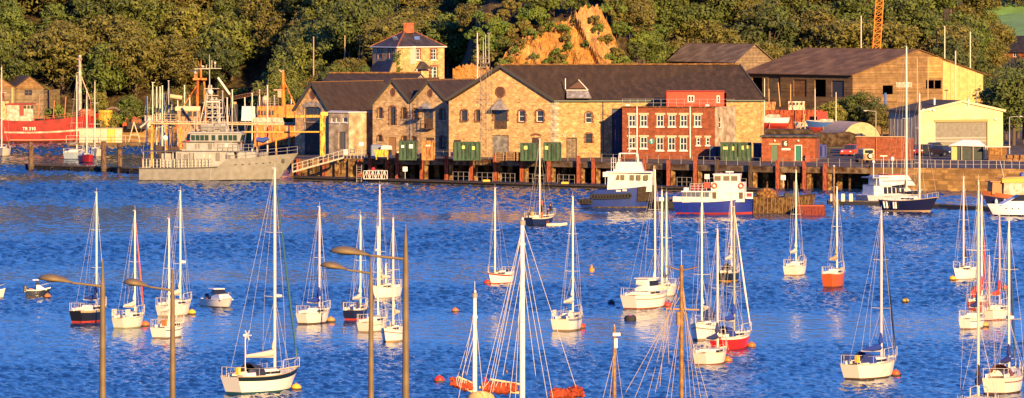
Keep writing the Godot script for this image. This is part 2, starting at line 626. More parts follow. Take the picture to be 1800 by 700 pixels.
func make_trunk(sd: int, high: float, thick: float, rad: float) -> MB:
	var r := RandomNumberGenerator.new()
	r.seed = sd
	var m := mb()
	var lean := V(r.randf_range(-0.4, 0.4), high, r.randf_range(-0.4, 0.4))
	m.tube([V(0, -1.2, 0), lean * 0.45, lean], [thick, thick * 0.7, thick * 0.25], 7)
	for i in 6:
		var s := lean * r.randf_range(0.4, 0.85)
		var a := TAU * (i + r.randf()) / 6.0
		m.tube([s, s + V(cos(a) * rad * 0.35, high * 0.12, sin(a) * rad * 0.35), s + V(cos(a) * rad * 0.66, high * 0.3, sin(a) * rad * 0.66)], [thick * 0.42, thick * 0.28, thick * 0.1], 5)
	return m

var tree_kinds := []
func make_tree_kinds() -> void:
	var foliage := StandardMaterial3D.new()
	foliage.albedo_color = Color(1, 1, 1)
	foliage.vertex_color_use_as_albedo = true
	foliage.roughness = 0.8
	foliage.backlight_enabled = true
	foliage.backlight = Color(0.4, 0.42, 0.16)
	M["foliage"] = foliage
	var bark := mat(0.10, 0.07, 0.05, 0.95)
	# radius, height, foot of crown, tone, words
	var kinds := [
		[4.0, 9.0, 1.4, Color(0.122, 0.143, 0.025), "olive green broad tree"],
		[4.6, 10.5, 1.6, Color(0.083, 0.109, 0.021), "dark green spreading tree"],
		[3.4, 8.2, 1.0, Color(0.177, 0.171, 0.029), "yellow green rounded tree"],
		[4.2, 9.2, 1.2, Color(0.141, 0.123, 0.027), "brownish green bushy tree"],
		[3.6, 11.0, 1.5, Color(0.062, 0.082, 0.023), "dark tall narrow tree"],
		[3.9, 8.6, 0.8, Color(0.102, 0.139, 0.023), "mid green full tree"],
		[4.4, 9.6, 1.3, Color(0.133, 0.123, 0.023), "autumn tinted broad tree"],
	]
	for i in kinds.size():
		var k: Array = kinds[i]
		tree_kinds.append({"crown": make_crown(100 + i, k[0], k[1], k[2], k[3], 72, 84, 0.25).mesh(), "trunk": make_trunk(200 + i, k[1] * 0.8, 0.26, k[0]).mesh(), "words": k[4], "bark": bark})
	# low scrub
	var scrub := [[2.0, 2.6, 0.0, Color(0.125, 0.171, 0.023), "bright green low shrub"], [2.3, 3.0, 0.0, Color(0.089, 0.111, 0.021), "dark green thick shrub"], [1.7, 2.2, 0.0, Color(0.166, 0.141, 0.029), "yellowish ragged shrub"], [2.0, 2.8, 0.0, Color(0.094, 0.156, 0.025), "leafy green shrub"]]
	for i in scrub.size():
		var k: Array = scrub[i]
		tree_kinds.append({"crown": make_crown(300 + i, k[0], k[1], k[2] - 0.8, k[3], 22, 60, 0.22).mesh(), "trunk": make_trunk(400 + i, k[1] * 0.7, 0.09, k[0]).mesh(), "words": k[4], "bark": bark})

func plant(kind: int, at: Vector3, size: float, where: String, group: String, turn := -1.0) -> void:
	var k: Dictionary = tree_kinds[kind]
	var shrub := kind >= 7
	var t := thing("shrub" if shrub else "tree", k.words + " " + where, "shrub" if shrub else "tree", at, rng.randf() * TAU if turn < 0.0 else turn, group)
	t.scale = V(size * rng.randf_range(0.9, 1.15), size, size * rng.randf_range(0.9, 1.15))
	part(t, "trunk", k.trunk, k.bark)
	part(t, "crown", k.crown, M.foliage)

func make_woods() -> void:
	make_tree_kinds()
	rng.seed = 9
	# the wood above the trawler and the patrol ship
	var d := 1126.0
	while d < 1178.0:
		var x := gx(-70.0, d)
		while x < gx(560.0, d):
			var q := d + rng.randf_range(-2.4, 2.4)
			var xx := x + rng.randf_range(-2.0, 2.0)
			var u := xx * F / q + 900.0
			if true:
				var low := d < 1131.0
				var k := [0, 1, 3, 5, 6, 2, 5, 0, 3, 4, 1, 6][rng.randi() % 12] as int
				var where := "in the wooded hillside above the red trawler" if u < 240.0 else "in the wooded hillside above the grey patrol ship"
				plant(k, gp(u, q, ht(u, q) - 0.6), rng.randf_range(0.55, 0.75) if low else rng.randf_range(1.0, 1.42), where, "trees of the western wood")
			x += rng.randf_range(6.2, 8.6)
		d += 7.2
	# scrub along its foot
	for i in 34:
		var u := rng.randf_range(60.0, 520.0)
		var q := rng.randf_range(1120.0, 1127.0)
		plant([8, 7, 10, 8, 9][i % 5], gp(u, q, ht(u, q) - 0.3), rng.randf_range(0.8, 1.5), "at the foot of the wood behind the shipyard", "scrub at the foot of the western wood")
	# slope below the stone house
	for w in [[500, 1010, 3, 0.62], [522, 1000, 0, 0.55], [545, 990, 5, 0.5], [505, 985, 2, 0.4], [560, 1012, 3, 0.52], [590, 1008, 0, 0.5], [612, 1012, 6, 0.5], [632, 1010, 3, 0.42], [538, 1022, 6, 0.5], [640, 1002, 5, 0.35], [575, 995, 1, 0.42]]:
		plant(w[2], gp(w[0], w[1], ht(w[0], w[1]) - 0.5), w[3], "on the slope between the slate roofs and the stone house", "trees below the stone house")
	for w in [[488, 1050], [505, 1064], [520, 1072]]:
		plant(0, gp(w[0], w[1], ht(w[0], w[1]) - 0.6), 0.9, "beside the timber poles on the grassy bank", "trees by the timber poles")
	# behind the house, up to the quarry
	d = 1046.0
	while d < 1140.0:
		var x := gx(530.0, d)
		while x < gx(840.0, d):
			var q := d + rng.randf_range(-2.0, 2.0)
			var u := (x + rng.randf_range(-1.8, 1.8)) * F / q + 900.0
			var open := u > 510.0 and u < 648.0 and d < 1068.0
			if not open:
				var k := [1, 4, 3, 1, 5, 6, 0][rng.randi() % 7] as int
				if u > 775.0: k = [5, 0, 5, 2][rng.randi() % 4]
				plant(k, gp(u, q, ht(u, q) - 0.6), rng.randf_range(0.95, 1.3), "rising behind the stone house", "trees behind the stone house")
			x += rng.randf_range(5.8, 8.0)
		d += 8.0
	# green cover over the quarry, leaving the bare rock
	for i in 160:
		var u := rng.randf_range(778.0, 1190.0)
		var v := rng.randf_range(-12.0, 124.0)
		var bare := u > 868.0 and u < 1100.0 and v > table(cliff_top, u) - 4.0
		if bare: continue
		var y := gy(v, 1014.0)
		var q := 1004.0
		while q < 1110.0 and ht(u, q) < y - 0.6: q += 0.6
		if u > 860.0 and u < 1104.0 and y < gy(table(cliff_top, u), 1016.0): continue
		plant([7, 9, 10, 7, 9, 8][rng.randi() % 6], V(gx(u, q), ht(u, q) - 0.5, -q), rng.randf_range(0.55, 1.0), "clinging to the quarry face", "shrubs over the quarry")
	for i in 16:
		var u := rng.randf_range(1096.0, 1185.0)
		var q := rng.randf_range(1010.0, 1050.0)
		plant([5, 0, 3, 1][i % 4], gp(u, q, ht(u, q) - 0.8), rng.randf_range(0.5, 0.85), "below the end of the quarry face", "trees at the quarry end")
	# scrub on the ledges and down the middle of the rock, rooted on its surface
	for w in [[988, 98, 9, 0.6], [985, 116, 7, 0.7], [996, 62, 9, 0.55], [1000, 80, 7, 0.6], [992, 48, 7, 0.6], [980, 108, 9, 0.6], [978, 88, 7, 0.5], [1046, 30, 9, 0.6], [1052, 46, 7, 0.55], [1058, 64, 9, 0.5], [884, 112, 7, 0.7], [895, 100, 9, 0.6], [878, 118, 9, 0.8], [905, 84, 7, 0.5], [918, 70, 9, 0.55], [935, 56, 7, 0.6], [952, 48, 9, 0.55], [968, 44, 7, 0.6], [925, 108, 10, 0.35], [965, 100, 10, 0.4], [1030, 70, 10, 0.35], [1076, 100, 7, 0.6], [1084, 88, 9, 0.7], [1092, 110, 7, 0.8], [1070, 62, 9, 0.6], [1100, 118, 9, 0.9], [1012, 30, 9, 0.5], [940, 92, 10, 0.35]]:
		var y := gy(w[1], 1012.0)
		var q := 1008.2 + y * 0.34
		plant(w[2], V(gx(w[0], q), y - 0.9, -q), w[3], "growing on ledges of the bare orange rock", "shrubs on rock ledges")
	d = 1036.0
	while d < 1066.0:
		var x := gx(820.0, d)
		while x < gx(1130.0, d):
			var u := (x + rng.randf_range(-1.5, 1.5)) * F / d + 900.0
			plant([5, 0, 1, 3][rng.randi() % 4], gp(u, d, ht(u, d) - 0.8), rng.randf_range(0.55, 0.8), "on top of the quarry", "trees on top of the quarry")
			x += rng.randf_range(6.0, 8.5)
		d += 9.0
	# the wood behind the old sheds
	d = 1046.0
	while d < 1162.0:
		var x := gx(1085.0, d)
		while x < gx(1735.0, d):
			var q := d + rng.randf_range(-2.2, 2.2)
			var u := (x + rng.randf_range(-2.0, 2.0)) * F / q + 900.0
			var hid := q < 1098.0 and u > 1150.0
			if not hid and not (u > 1700.0 and q > 1130.0):
				var k := [3, 1, 4, 6, 0, 3, 1, 5][rng.randi() % 8] as int
				plant(k, gp(u, q, ht(u, q) - 0.6), rng.randf_range(1.0, 1.4), "behind the old boat sheds", "trees behind the old sheds")
			x += rng.randf_range(6.8, 9.4)
		d += 7.6
	# hedge line beyond the field and trees at its near edge
	for i in 12:
		var u := 1700.0 + i * 17.0
		plant([1, 4, 3][i % 3], gp(u, 1903.0, ht(u, 1903.0) - 0.8), rng.randf_range(1.0, 1.5), "in the hedge beyond the green field", "trees beyond the field")
	for w in [[1690, 1230, 3, 0.9], [1712, 1210, 6, 0.9], [1728, 1180, 3, 0.85], [1742, 1150, 1, 0.8], [1705, 1160, 0, 0.9]]:
		plant(w[2], gp(w[0], w[1], ht(w[0], w[1]) - 0.6), w[3], "where the wood runs down to the field", "trees at the field edge")
	for i in 18:
		var u := rng.randf_range(1655.0, 1742.0)
		var q := rng.randf_range(1150.0, 1430.0)
		plant([3, 0, 6, 1][i % 4], gp(u, q, ht(u, q) - 0.6), rng.randf_range(0.85, 1.15), "where the wood runs down to the field", "trees at the field edge")
	# dark evergreens beside the cream shed
	for w in [[1762, 985, 4, 1.0], [1782, 978, 1, 1.15], [1800, 990, 4, 1.2], [1825, 980, 1, 1.1], [1748, 1004, 1, 0.75], [1770, 1012, 5, 0.9], [1790, 1020, 1, 1.1]]:
		plant(w[2], gp(w[0], w[1], QUAY - 0.3), w[3], "beside the cream industrial shed", "dark trees beside the cream shed")
	# undergrowth in the yard before the old shed
	for w in [[1352, 1010, 0, 0.5], [1372, 1016, 5, 0.48], [1395, 1012, 3, 0.5], [1418, 1014, 2, 0.55], [1440, 1012, 2, 0.6], [1466, 1008, 2, 0.72], [1488, 1018, 1, 0.6], [1512, 1015, 1, 0.7], [1532, 1012, 4, 0.6], [1550, 1008, 3, 0.55], [1580, 1016, 2, 0.5], [1605, 1016, 6, 0.52], [1632, 1018, 6, 0.5], [1660, 1020, 0, 0.46], [1690, 1022, 5, 0.45], [1715, 1024, 1, 0.5], [1338, 1020, 5, 0.55], [1740, 1015, 1, 0.6]]:
		plant(w[2], gp(w[0], w[1], QUAY + 0.1), w[3], "overgrowing the yard before the old shed", "undergrowth before the old shed")

# ---------------------------------------------------------------- walls with real openings
func wpart(parent: Node3D, called: String, m, mt: Material, world := Transform3D.IDENTITY) -> MeshInstance3D:
	return part(parent, called, m, mt, parent.global_transform.affine_inverse() * world)

func wallframe(ua: float, da: float, ub: float, db: float, base := QUAY) -> Dictionary:
	var a := gp(ua, da, base)
	var b := gp(ub, db, base)
	var r := (b - a).normalized()
	return {"t": Transform3D(Basis(r, Vector3.UP, r.cross(Vector3.UP)), a), "len": a.distance_to(b), "a": a, "b": b, "base": base}

func wp(w: Dictionary, u: float, v: float) -> Vector2:
	var k := (u - 900.0) / F
	var a: Vector3 = w.a
	var r: Vector3 = w.t.basis.x
	var s := (-k * a.z - a.x) / (r.x + k * r.z)
	return W(s, gy(v, -(a.z + s * r.z)) - w.base)

func wr(w: Dictionary, u0: float, v0: float, u1: float, v1: float) -> Rect2:
	var p := wp(w, u0, v1)
	var q := wp(w, u1, v0)
	return Rect2(p, q - p)

func facade(parent: Node3D, w: Dictionary, called: String, outline: Array, holes: Array, mt: Material, th := 0.4) -> MeshInstance3D:
	var xs := []
	var ys := []
	var poly := PackedVector2Array()
	for p in outline:
		xs.append(p.x); ys.append(p.y); poly.append(p)
	var x0: float = xs.min()
	var x1: float = xs.max()
	var y0: float = ys.min()
	var y1: float = ys.max()
	xs = [x0, x1]
	ys = [y0, y1]
	for h in holes:
		xs += [h.position.x, h.end.x]; ys += [h.position.y, h.end.y]
	xs.sort(); ys.sort()
	var m := mb()
	for i in xs.size() - 1:
		for k in ys.size() - 1:
			if xs[i + 1] - xs[i] < 1e-4 or ys[k + 1] - ys[k] < 1e-4: continue
			var c := W((xs[i] + xs[i + 1]) * 0.5, (ys[k] + ys[k + 1]) * 0.5)
			var inside := false
			for h in holes:
				if h.has_point(c): inside = true
			if inside: continue
			var cell := PackedVector2Array([W(xs[i], ys[k]), W(xs[i + 1], ys[k]), W(xs[i + 1], ys[k + 1]), W(xs[i], ys[k + 1])])
			for g in Geometry2D.intersect_polygons(cell, poly):
				var ix := Geometry2D.triangulate_polygon(g)
				for q in range(0, ix.size(), 3):
					var a: Vector2 = g[ix[q]]
					var b: Vector2 = g[ix[q + 1]]
					var d: Vector2 = g[ix[q + 2]]
					if (b - a).cross(d - a) < 0.0:
						var z := b; b = d; d = z
					m.tri(V(a.x, a.y, 0), V(b.x, b.y, 0), V(d.x, d.y, 0))
					m.tri(V(a.x, a.y, -th), V(d.x, d.y, -th), V(b.x, b.y, -th))
	for h in holes:
		var a: Vector2 = h.position
		var e: Vector2 = h.end
		m.quad(V(a.x, a.y, -th), V(a.x, a.y, 0), V(a.x, e.y, 0), V(a.x, e.y, -th))
		m.quad(V(e.x, a.y, 0), V(e.x, a.y, -th), V(e.x, e.y, -th), V(e.x, e.y, 0))
		m.quad(V(a.x, e.y, 0), V(e.x, e.y, 0), V(e.x, e.y, -th), V(a.x, e.y, -th))
		m.quad(V(a.x, a.y, -th), V(e.x, a.y, -th), V(e.x, a.y, 0), V(a.x, a.y, 0))
	for i in poly.size():
		var a := poly[i]
		var e := poly[(i + 1) % poly.size()]
		m.quad(V(e.x, e.y, 0), V(a.x, a.y, 0), V(a.x, a.y, -th), V(e.x, e.y, -th))
	return wpart(parent, called, m, mt, w.t)

func clear_glass() -> StandardMaterial3D:
	if not M.has("clear_glass"):
		var m := StandardMaterial3D.new()
		m.transparency = BaseMaterial3D.TRANSPARENCY_ALPHA
		m.albedo_color = Color(0.25, 0.28, 0.28, 0.4)
		m.roughness = 0.02
		M["clear_glass"] = m
	return M.clear_glass

func glass() -> StandardMaterial3D:
	return mat(0.02, 0.022, 0.025, 0.06)

func window(parent: Node3D, w: Dictionary, r: Rect2, frame: Material, cols := 2, rows := 2, o := {}) -> MeshInstance3D:
	var z: float = o.get("inset", 0.13)
	var fw: float = o.get("bar", 0.07)
	var m := mb()
	var c := r.get_center()
	m.box(V(r.position.x + fw * 0.5, c.y, -z), V(fw, r.size.y - 0.004, 0.08))
	m.box(V(r.end.x - fw * 0.5, c.y, -z), V(fw, r.size.y - 0.004, 0.08))
	m.box(V(c.x, r.position.y + fw * 0.5, -z), V(r.size.x - 2 * fw, fw, 0.08))
	m.box(V(c.x, r.end.y - fw * 0.5, -z), V(r.size.x - 2 * fw, fw, 0.08))
	var iw := (r.size.x - 2 * fw) / cols
	var ih := (r.size.y - 2 * fw) / rows
	for i in range(1, cols):
		m.box(V(r.position.x + fw + iw * i, c.y, -z), V(fw * 0.8, r.size.y - 2 * fw, 0.07))
	for k in range(1, rows):
		m.box(V(c.x, r.position.y + fw + ih * k, -z), V(r.size.x - 2 * fw, fw * 0.8, 0.06))
	var f := wpart(parent, o.get("name", "window"), m, frame, w.t)
	for i in cols:
		for k in rows:
			part(f, "pane", mb().box(V(r.position.x + fw + iw * (i + 0.5), r.position.y + fw + ih * (k + 0.5), -z - 0.015), V(iw - 0.002, ih - 0.002, 0.02)), o.get("glass", clear_glass()))
	if r.size.y > 0.7:   # the room behind: four walls, open to the window
		var rm := mb()
		var a := V(r.position.x - 0.9, r.position.y - 0.8, -0.62)
		var e := V(r.end.x + 0.9, r.end.y + 0.4, -3.4)
		rm.quad(V(a.x, a.y, e.z), V(e.x, a.y, e.z), e, V(a.x, e.y, e.z))
		rm.quad(V(a.x, a.y, a.z), V(a.x, a.y, e.z), V(a.x, e.y, e.z), V(a.x, e.y, a.z))
		rm.quad(V(e.x, a.y, e.z), V(e.x, a.y, a.z), V(e.x, e.y, a.z), e)
		rm.quad(V(a.x, a.y, a.z), V(e.x, a.y, a.z), V(e.x, a.y, e.z), V(a.x, a.y, e.z))
		rm.quad(V(a.x, e.y, e.z), e, V(e.x, e.y, a.z), V(a.x, e.y, a.z))
		part(f, "room", rm, mat(0.42, 0.38, 0.32, 0.9))
	if o.has("sill"): part(f, "sill", mb().box(V(c.x, r.position.y - 0.07, 0.04), V(r.size.x + 0.24, 0.13, 0.18)), o.sill)
	if o.has("lintel"): part(f, "lintel", mb().box(V(c.x, r.end.y + 0.13, 0.015), V(r.size.x + 0.4, 0.25, 0.06)), o.lintel)
	if o.has("arch"):
		var a := mb()
		var n := 7
		for i in n:
			var t0 := PI * (0.12 + 0.76 * i / n)
			var t1 := PI * (0.12 + 0.76 * (i + 0.86) / n)
			var rx := r.size.x * 0.5
			var hh := W(c.x, r.end.y - rx * 0.32)
			var q := PackedVector2Array([hh + W(cos(t0) * rx * 1.0, sin(t0) * rx * 0.42), hh + W(cos(t0) * rx * 1.45, sin(t0) * rx * 0.85), hh + W(cos(t1) * rx * 1.45, sin(t1) * rx * 0.85), hh + W(cos(t1) * rx, sin(t1) * rx * 0.42)])
			a.prism(q, -0.02, 0.035)
		part(f, "brick_arch", a, o.arch)
	if o.has("jamb"):
		var n := maxi(2, int(r.size.y / 0.3))
		for sx in [-1.0, 1.0]:
			var j := mb()
			for i in n:
				var ww := 0.28 if i % 2 == 0 else 0.18
				j.box(V(c.x + sx * (r.size.x * 0.5 + ww * 0.5), r.position.y + (i + 0.5) * r.size.y / n, 0.012), V(ww, r.size.y / n - 0.03, 0.04))
			part(f, "brick_jamb", j, o.jamb)
	return f

func door(parent: Node3D, w: Dictionary, r: Rect2, mt: Material, frame: Material = null, boards := 0) -> MeshInstance3D:
	var c := r.get_center()
	var m := mb()
	if boards == 0:
		m.box(V(c.x, c.y, -0.14), V(r.size.x, r.size.y, 0.06))
		for k in 2: m.box(V(c.x, r.position.y + r.size.y * (0.28 + 0.44 * k), -0.105), V(r.size.x * 0.62, r.size.y * 0.3, 0.02))
	else:
		for i in boards: m.box(V(r.position.x + r.size.x * (i + 0.5) / boards, c.y, -0.14 + 0.008 * (i % 2)), V(r.size.x / boards - 0.012, r.size.y, 0.06))
	var d := wpart(parent, "door", m, mt, w.t)
	if frame:
		var f := mb()
		f.box(V(r.position.x - 0.04, c.y + 0.04, 0.0), V(0.1, r.size.y + 0.1, 0.1))
		f.box(V(r.end.x + 0.04, c.y + 0.04, 0.0), V(0.1, r.size.y + 0.1, 0.1))
		f.box(V(c.x, r.end.y + 0.04, 0.0), V(r.size.x - 0.022, 0.1, 0.1))
		part(d, "door_frame", f, frame)
	part(d, "handle", mb().rod(V(r.end.x - 0.16, r.position.y + 1.0, -0.09), V(r.end.x - 0.3, r.position.y + 1.0, -0.09), 0.025), mat(0.5, 0.5, 0.48, 0.4, 0.8))
	return d

func roundwindow(parent: Node3D, w: Dictionary, c: Vector2, rx: float, ry: float, ring: Material) -> void:
	var m := mb()
	var n := 16
	for i in n:
		var a := TAU * i / n
		var e := TAU * (i + 0.88) / n
		m.prism(PackedVector2Array([c + W(cos(a) * rx, sin(a) * ry), c + W(cos(a) * rx * 1.5, sin(a) * ry * 1.4), c + W(cos(e) * rx * 1.5, sin(e) * ry * 1.4), c + W(cos(e) * rx, sin(e) * ry)]), -0.02, 0.06)
	var o := wpart(parent, "round_window", m, ring, w.t)
	var p := PackedVector2Array()
	for i in 20: p.append(c + W(cos(TAU * i / 20) * rx * 1.04, sin(TAU * i / 20) * ry * 1.04))
	part(o, "louvre_panel", mb().prism(p, -0.03, 0.012), mat(0.07, 0.035, 0.025, 0.8))
	var b := mb()
	for i in 4: b.box(V(c.x, c.y + ry * (-0.6 + 0.4 * i), 0.02), V(rx * (1.2 if i == 0 or i == 3 else 1.75), 0.05, 0.04))
	part(o, "louvre", b, mat(0.12, 0.06, 0.04, 0.8))

func lerp_on(w: Dictionary, s: float, y: float, z := 0.0) -> Vector3:
	return w.t * V(s, y, z)

func sheet_roof(parent: Node3D, called: String, c: Array, mt: Material, th := 0.14) -> MeshInstance3D:
	return wpart(parent, called, mb().slab(c[0], c[1], c[2], c[3], th), mt)

func verge(parent: Node3D, a: Vector3, b: Vector3, mt: Material, w := 0.16, h := 0.26, called := "verge_board") -> void:
	wpart(parent, called, mb().bar(a, b, w, h), mt)

# ---------------------------------------------------------------- the stone buildings on the quay
func make_stone_buildings() -> void:
	var stone := mat(0.62, 0.47, 0.29, 0.92, 0.0, "stone", 6.0)
	var stone_dull := mat(0.58, 0.47, 0.35, 0.92, 0.0, "stone", 6.0)
	var slate := mat(0.064, 0.039, 0.026, 0.9, 0.0, "slate", 8.0)
	var red := mat(0.30, 0.12, 0.07, 0.9, 0.0, "grime", 2.0)
	var white := mat(0.72, 0.70, 0.64, 0.5)
	var brown := mat(0.13, 0.075, 0.045, 0.7, 0.0, "grime", 2.0)
	var dark := mat(0.05, 0.045, 0.042, 0.8)
	var lichen := mat(0.30, 0.15, 0.055, 0.95, 0.0, "grime", 2.0)
	var quoin := mat(0.74, 0.66, 0.5, 0.9, 0.0, "grime", 3.0)
	var lead := mat(0.42, 0.40, 0.38, 0.6, 0.0, "grime", 3.0)

	# --- the long warehouse
	var t := thing("warehouse", "long rubble stone warehouse with wide gable and dark slate roof", "warehouse", gp(1000, 915, QUAY))
	var g := wallframe(789, 917, 975, 911)
	var s := wallframe(975, 911, 1343, 914)
	var e := wallframe(1343, 914, 1268, 926)
	var eave := 7.85
	var apex := wp(g, 881, 116)
	var holes := [wr(g, 810.5, 194, 821, 213), wr(g, 836, 194, 844, 213), wr(g, 911.5, 195, 922.5, 214), wr(g, 943, 195, 955, 214), wr(g, 868, 193, 891, 227), wr(g, 864, 238, 894, 281), wr(g, 934, 242, 950, 281), wr(g, 797, 246, 810, 281)]
	facade(t, g, "gable_wall", [W(0, -0.6), W(g.len, -0.6), W(g.len, eave), apex, W(0, eave)], holes, mat(0.73, 0.56, 0.34, 0.92, 0.0, "stone", 6.0), 0.55)  # stone lightened here to offset the weaker sun on the gable
	for i in 4: window(t, g, holes[i], white if i > 1 else brown, 1, 2, {"jamb": red, "arch": red, "sill": red, "inset": 0.2})
	roundwindow(t, g, wp(g, 879.5, 162), 0.52, 0.56, red)
	door(t, g, Rect2(holes[4].position, W(holes[4].size.x, holes[4].size.y * 0.4)), brown, null, 6)
	window(t, g, Rect2(holes[4].position + W(0, holes[4].size.y * 0.4), W(holes[4].size.x, holes[4].size.y * 0.6)), brown, 2, 2, {"jamb": red})
	var hood := mb()
	var h0 := wp(g, 864, 193)
	var h1 := wp(g, 896, 193)
	var hp := wp(g, 880, 171)
	var A := V(h0.x, h0.y, 0.02)
	var B := V(h0.x + 0.25, h0.y, 1.3)
	var C := V(h1.x - 0.25, h1.y, 1.3)
	var D := V(h1.x, h1.y, 0.02)
	var P := V(hp.x, hp.y, 0.02)
	hood.tri(A, B, P); hood.tri(B, C, P); hood.tri(C, D, P); hood.quad(A, D, C, B)
	wpart(t, "hood", hood, lead, g.t)
	var sh := mb()
	for i in 12:
		sh.box(V(holes[5].get_center().x, holes[5].position.y + 0.6 + (i + 0.5) * (holes[5].size.y - 0.6) / 12.0, -0.2 + 0.012 * (i % 2)), V(holes[5].size.x, (holes[5].size.y - 0.6) / 12.0 - 0.012, 0.05))
	wpart(t, "roller_door", sh, mat(0.36, 0.35, 0.32, 0.6, 0.0, "grime", 3.0), g.t)
	door(t, g, holes[6], brown, null, 5)
	door(t, g, holes[7], brown, null, 5)
	window(t, g, wr(g, 934, 239, 950, 242.2), red, 1, 1, {"arch": red})
	var holes2 := [wr(s, 1029.5, 198, 1040.5, 216), wr(s, 1029.5, 235, 1040.5, 252), wr(s, 991, 235, 995, 240), wr(s, 1007, 235, 1011, 240), wr(s, 997, 243, 1013, 279), wr(s, 1077, 192, 1092, 279)]
	facade(t, s, "side_wall", [W(0, -0.6), W(s.len, -0.6), W(s.len, eave), W(0, eave)], holes2, stone, 0.55)
	for i in 4: window(t, s, holes2[i], white if i != 1 else brown, 1, 2 if i < 2 else 1, {"jamb": red, "arch": red, "inset": 0.2} if i < 2 else {})
	door(t, s, holes2[4], mat(0.30, 0.24, 0.17, 0.8, 0.0, "grime", 2.0), brown, 4)
	door(t, s, holes2[5], mat(0.03, 0.05, 0.10, 0.6), dark, 3)  # blue door, darkened for the shade the brick office casts on it
	facade(t, e, "end_wall", [W(0, -0.6), W(e.len, -0.6), W(e.len, eave), W(e.len * 0.5, apex.y - 0.2), W(0, eave)], [], stone)
	var q := mb()
	for i in 22:
		var k := 0.62 if i % 2 == 0 else 0.38
		q.box(lerp_on(s, k * 0.5 - 0.02, 0.18 + i * 0.355, 0.02), V(k, 0.33, 0.09), s.t.basis)
		q.box(lerp_on(g, g.len - (1.0 - k) * 0.5 + 0.02, 0.18 + i * 0.355, 0.02), V(1.0 - k, 0.33, 0.09), g.t.basis)
	wpart(t, "quoins", q, quoin)
	# roof
	var over := 0.35
	var ap: Vector3 = g.t * V(apex.x, apex.y + 0.12, over)
	var eb: Vector3 = s.t * V(-0.15, eave - 0.1, over)
	var ec: Vector3 = s.t * V(s.len + 0.1, eave - 0.1, over)
	var re: Vector3 = pt(1300, 115.5, 920.0)
	re.y = ap.y
	var ea: Vector3 = g.t * V(-0.3, eave - 0.15, over)
	var ed: Vector3 = e.t * V(e.len + 0.1, eave - 0.1, over)
	var rf := sheet_roof(t, "roof", [eb, ec, re, ap], slate, 0.2)
	wpart(rf, "rear_slope", mb().slab(ap, re, ed, ea, 0.2), slate)
	var rt := mb()
	var nr := 46
	for i in nr:
		var a0 := ap.lerp(re, i / float(nr))
		var a1 := ap.lerp(re, (i + 0.96) / nr)
		rt.bar(a0 + V(0, 0.06 + 0.02 * (i % 3), 0), a1 + V(0, 0.06 + 0.02 * (i % 3), 0), 0.36, 0.2)
	wpart(rf, "ridge_tiles", rt, lichen)
	verge(t, ea + V(0, -0.1, 0), ap + V(0, -0.1, 0), dark, 0.2, 0.36)
	verge(t, ap + V(0, -0.1, 0), eb + V(0, -0.1, 0), dark, 0.2, 0.36)
	verge(t, re, ec, dark, 0.2, 0.3)
	verge(t, eb + V(0, -0.16, 0.05), ec + V(0, -0.16, 0.05), mat(0.07, 0.11, 0.09, 0.5), 0.16, 0.16, "gutter")
	wpart(t, "downpipe", mb().rod(lerp_on(s, wp(s, 1060, 200).x, eave - 0.2, 0.12), lerp_on(s, wp(s, 1060, 200).x, 0.0, 0.12), 0.07), mat(0.08, 0.1, 0.08, 0.5))
	# the triangular roof vent
	var dz := mb()
	var d0 := pt(995, 158.5, 911.6)
	var d1 := pt(1034, 158.5, 911.6)
	var dp := pt(1017, 140, 911.9)
	var dk := pt(1017, 140, 916.5)
	dz.tri(d0, d1, dp); dz.tri(d0, dp, dk); dz.tri(dp, d1, dk); dz.tri(d1, d0, dk)
	var vent := wpart(t, "roof_vent", dz, slate)
	wpart(vent, "white_edging", mb().bar(d0, d1, 0.09).bar(d1, dp, 0.09).bar(pt(994, 157, 911.5), pt(994, 138, 911.9), 0.09), white)
	wpart(vent, "louvre_panel", mb().tri_of(d0.lerp(dp, 0.12) + V(0.2, 0.1, 0.1), d1.lerp(dp, 0.12) + V(-0.2, 0.1, 0.1), dp + V(0, -0.25, 0.1)), mat(0.09, 0.04, 0.025, 0.8))
	wpart(t, "lead_flashing", mb().slab(pt(996, 172, 910.2), pt(1040, 172, 910.2), pt(1034, 160, 911.3), pt(996, 160, 911.3), 0.1), lead)

	# --- the pair of gables beside it
	t = thing("twin_gabled_store", "dull stone store with two steep front gables beside the warehouse", "warehouse", gp(720, 925, QUAY))
	g = wallframe(655, 926, 788, 920.5)
	var el := wp(g, 656, 182)
	var al := wp(g, 690.8, 142)
	var vl := wp(g, 722.5, 180)
	var a2 := wp(g, 754.7, 144)
	var er := wp(g, 787, 178)
	holes = [wr(g, 665, 190, 672, 208), wr(g, 685, 188, 695, 220), wr(g, 707, 190, 714.5, 209), wr(g, 727, 191, 734, 210), wr(g, 774, 192, 781, 211), wr(g, 744.5, 190, 761, 225), wr(g, 682, 241, 696, 281), wr(g, 664, 238, 671, 249), wr(g, 707, 240, 714, 250), wr(g, 724, 241, 731, 251), wr(g, 774, 240, 781, 262), wr(g, 748, 242, 763, 281)]
	facade(t, g, "gable_wall", [W(0, -0.5), W(g.len, -0.5), W(g.len, er.y), a2, vl, al, W(0, el.y)], holes, stone_dull, 0.5)
	for i in [0, 2, 3, 4, 7, 8, 9, 10]: window(t, g, holes[i], brown, 1, 2, {"arch": red, "sill": quoin, "jamb": red, "inset": 0.18})
	window(t, g, holes[1], brown, 2, 3, {"arch": red, "jamb": red, "inset": 0.18})
	door(t, g, Rect2(holes[5].position, holes[5].size * W(1, 0.45)), brown, null, 5)
	window(t, g, Rect2(holes[5].position + holes[5].size * W(0, 0.45), holes[5].size * W(1, 0.55)), brown, 2, 2)
	var bay := mb()
	var r5: Rect2 = holes[5]
	bay.box(V(r5.get_center().x, r5.position.y - 0.06, 0.45), V(r5.size.x + 0.3, 0.14, 0.9))
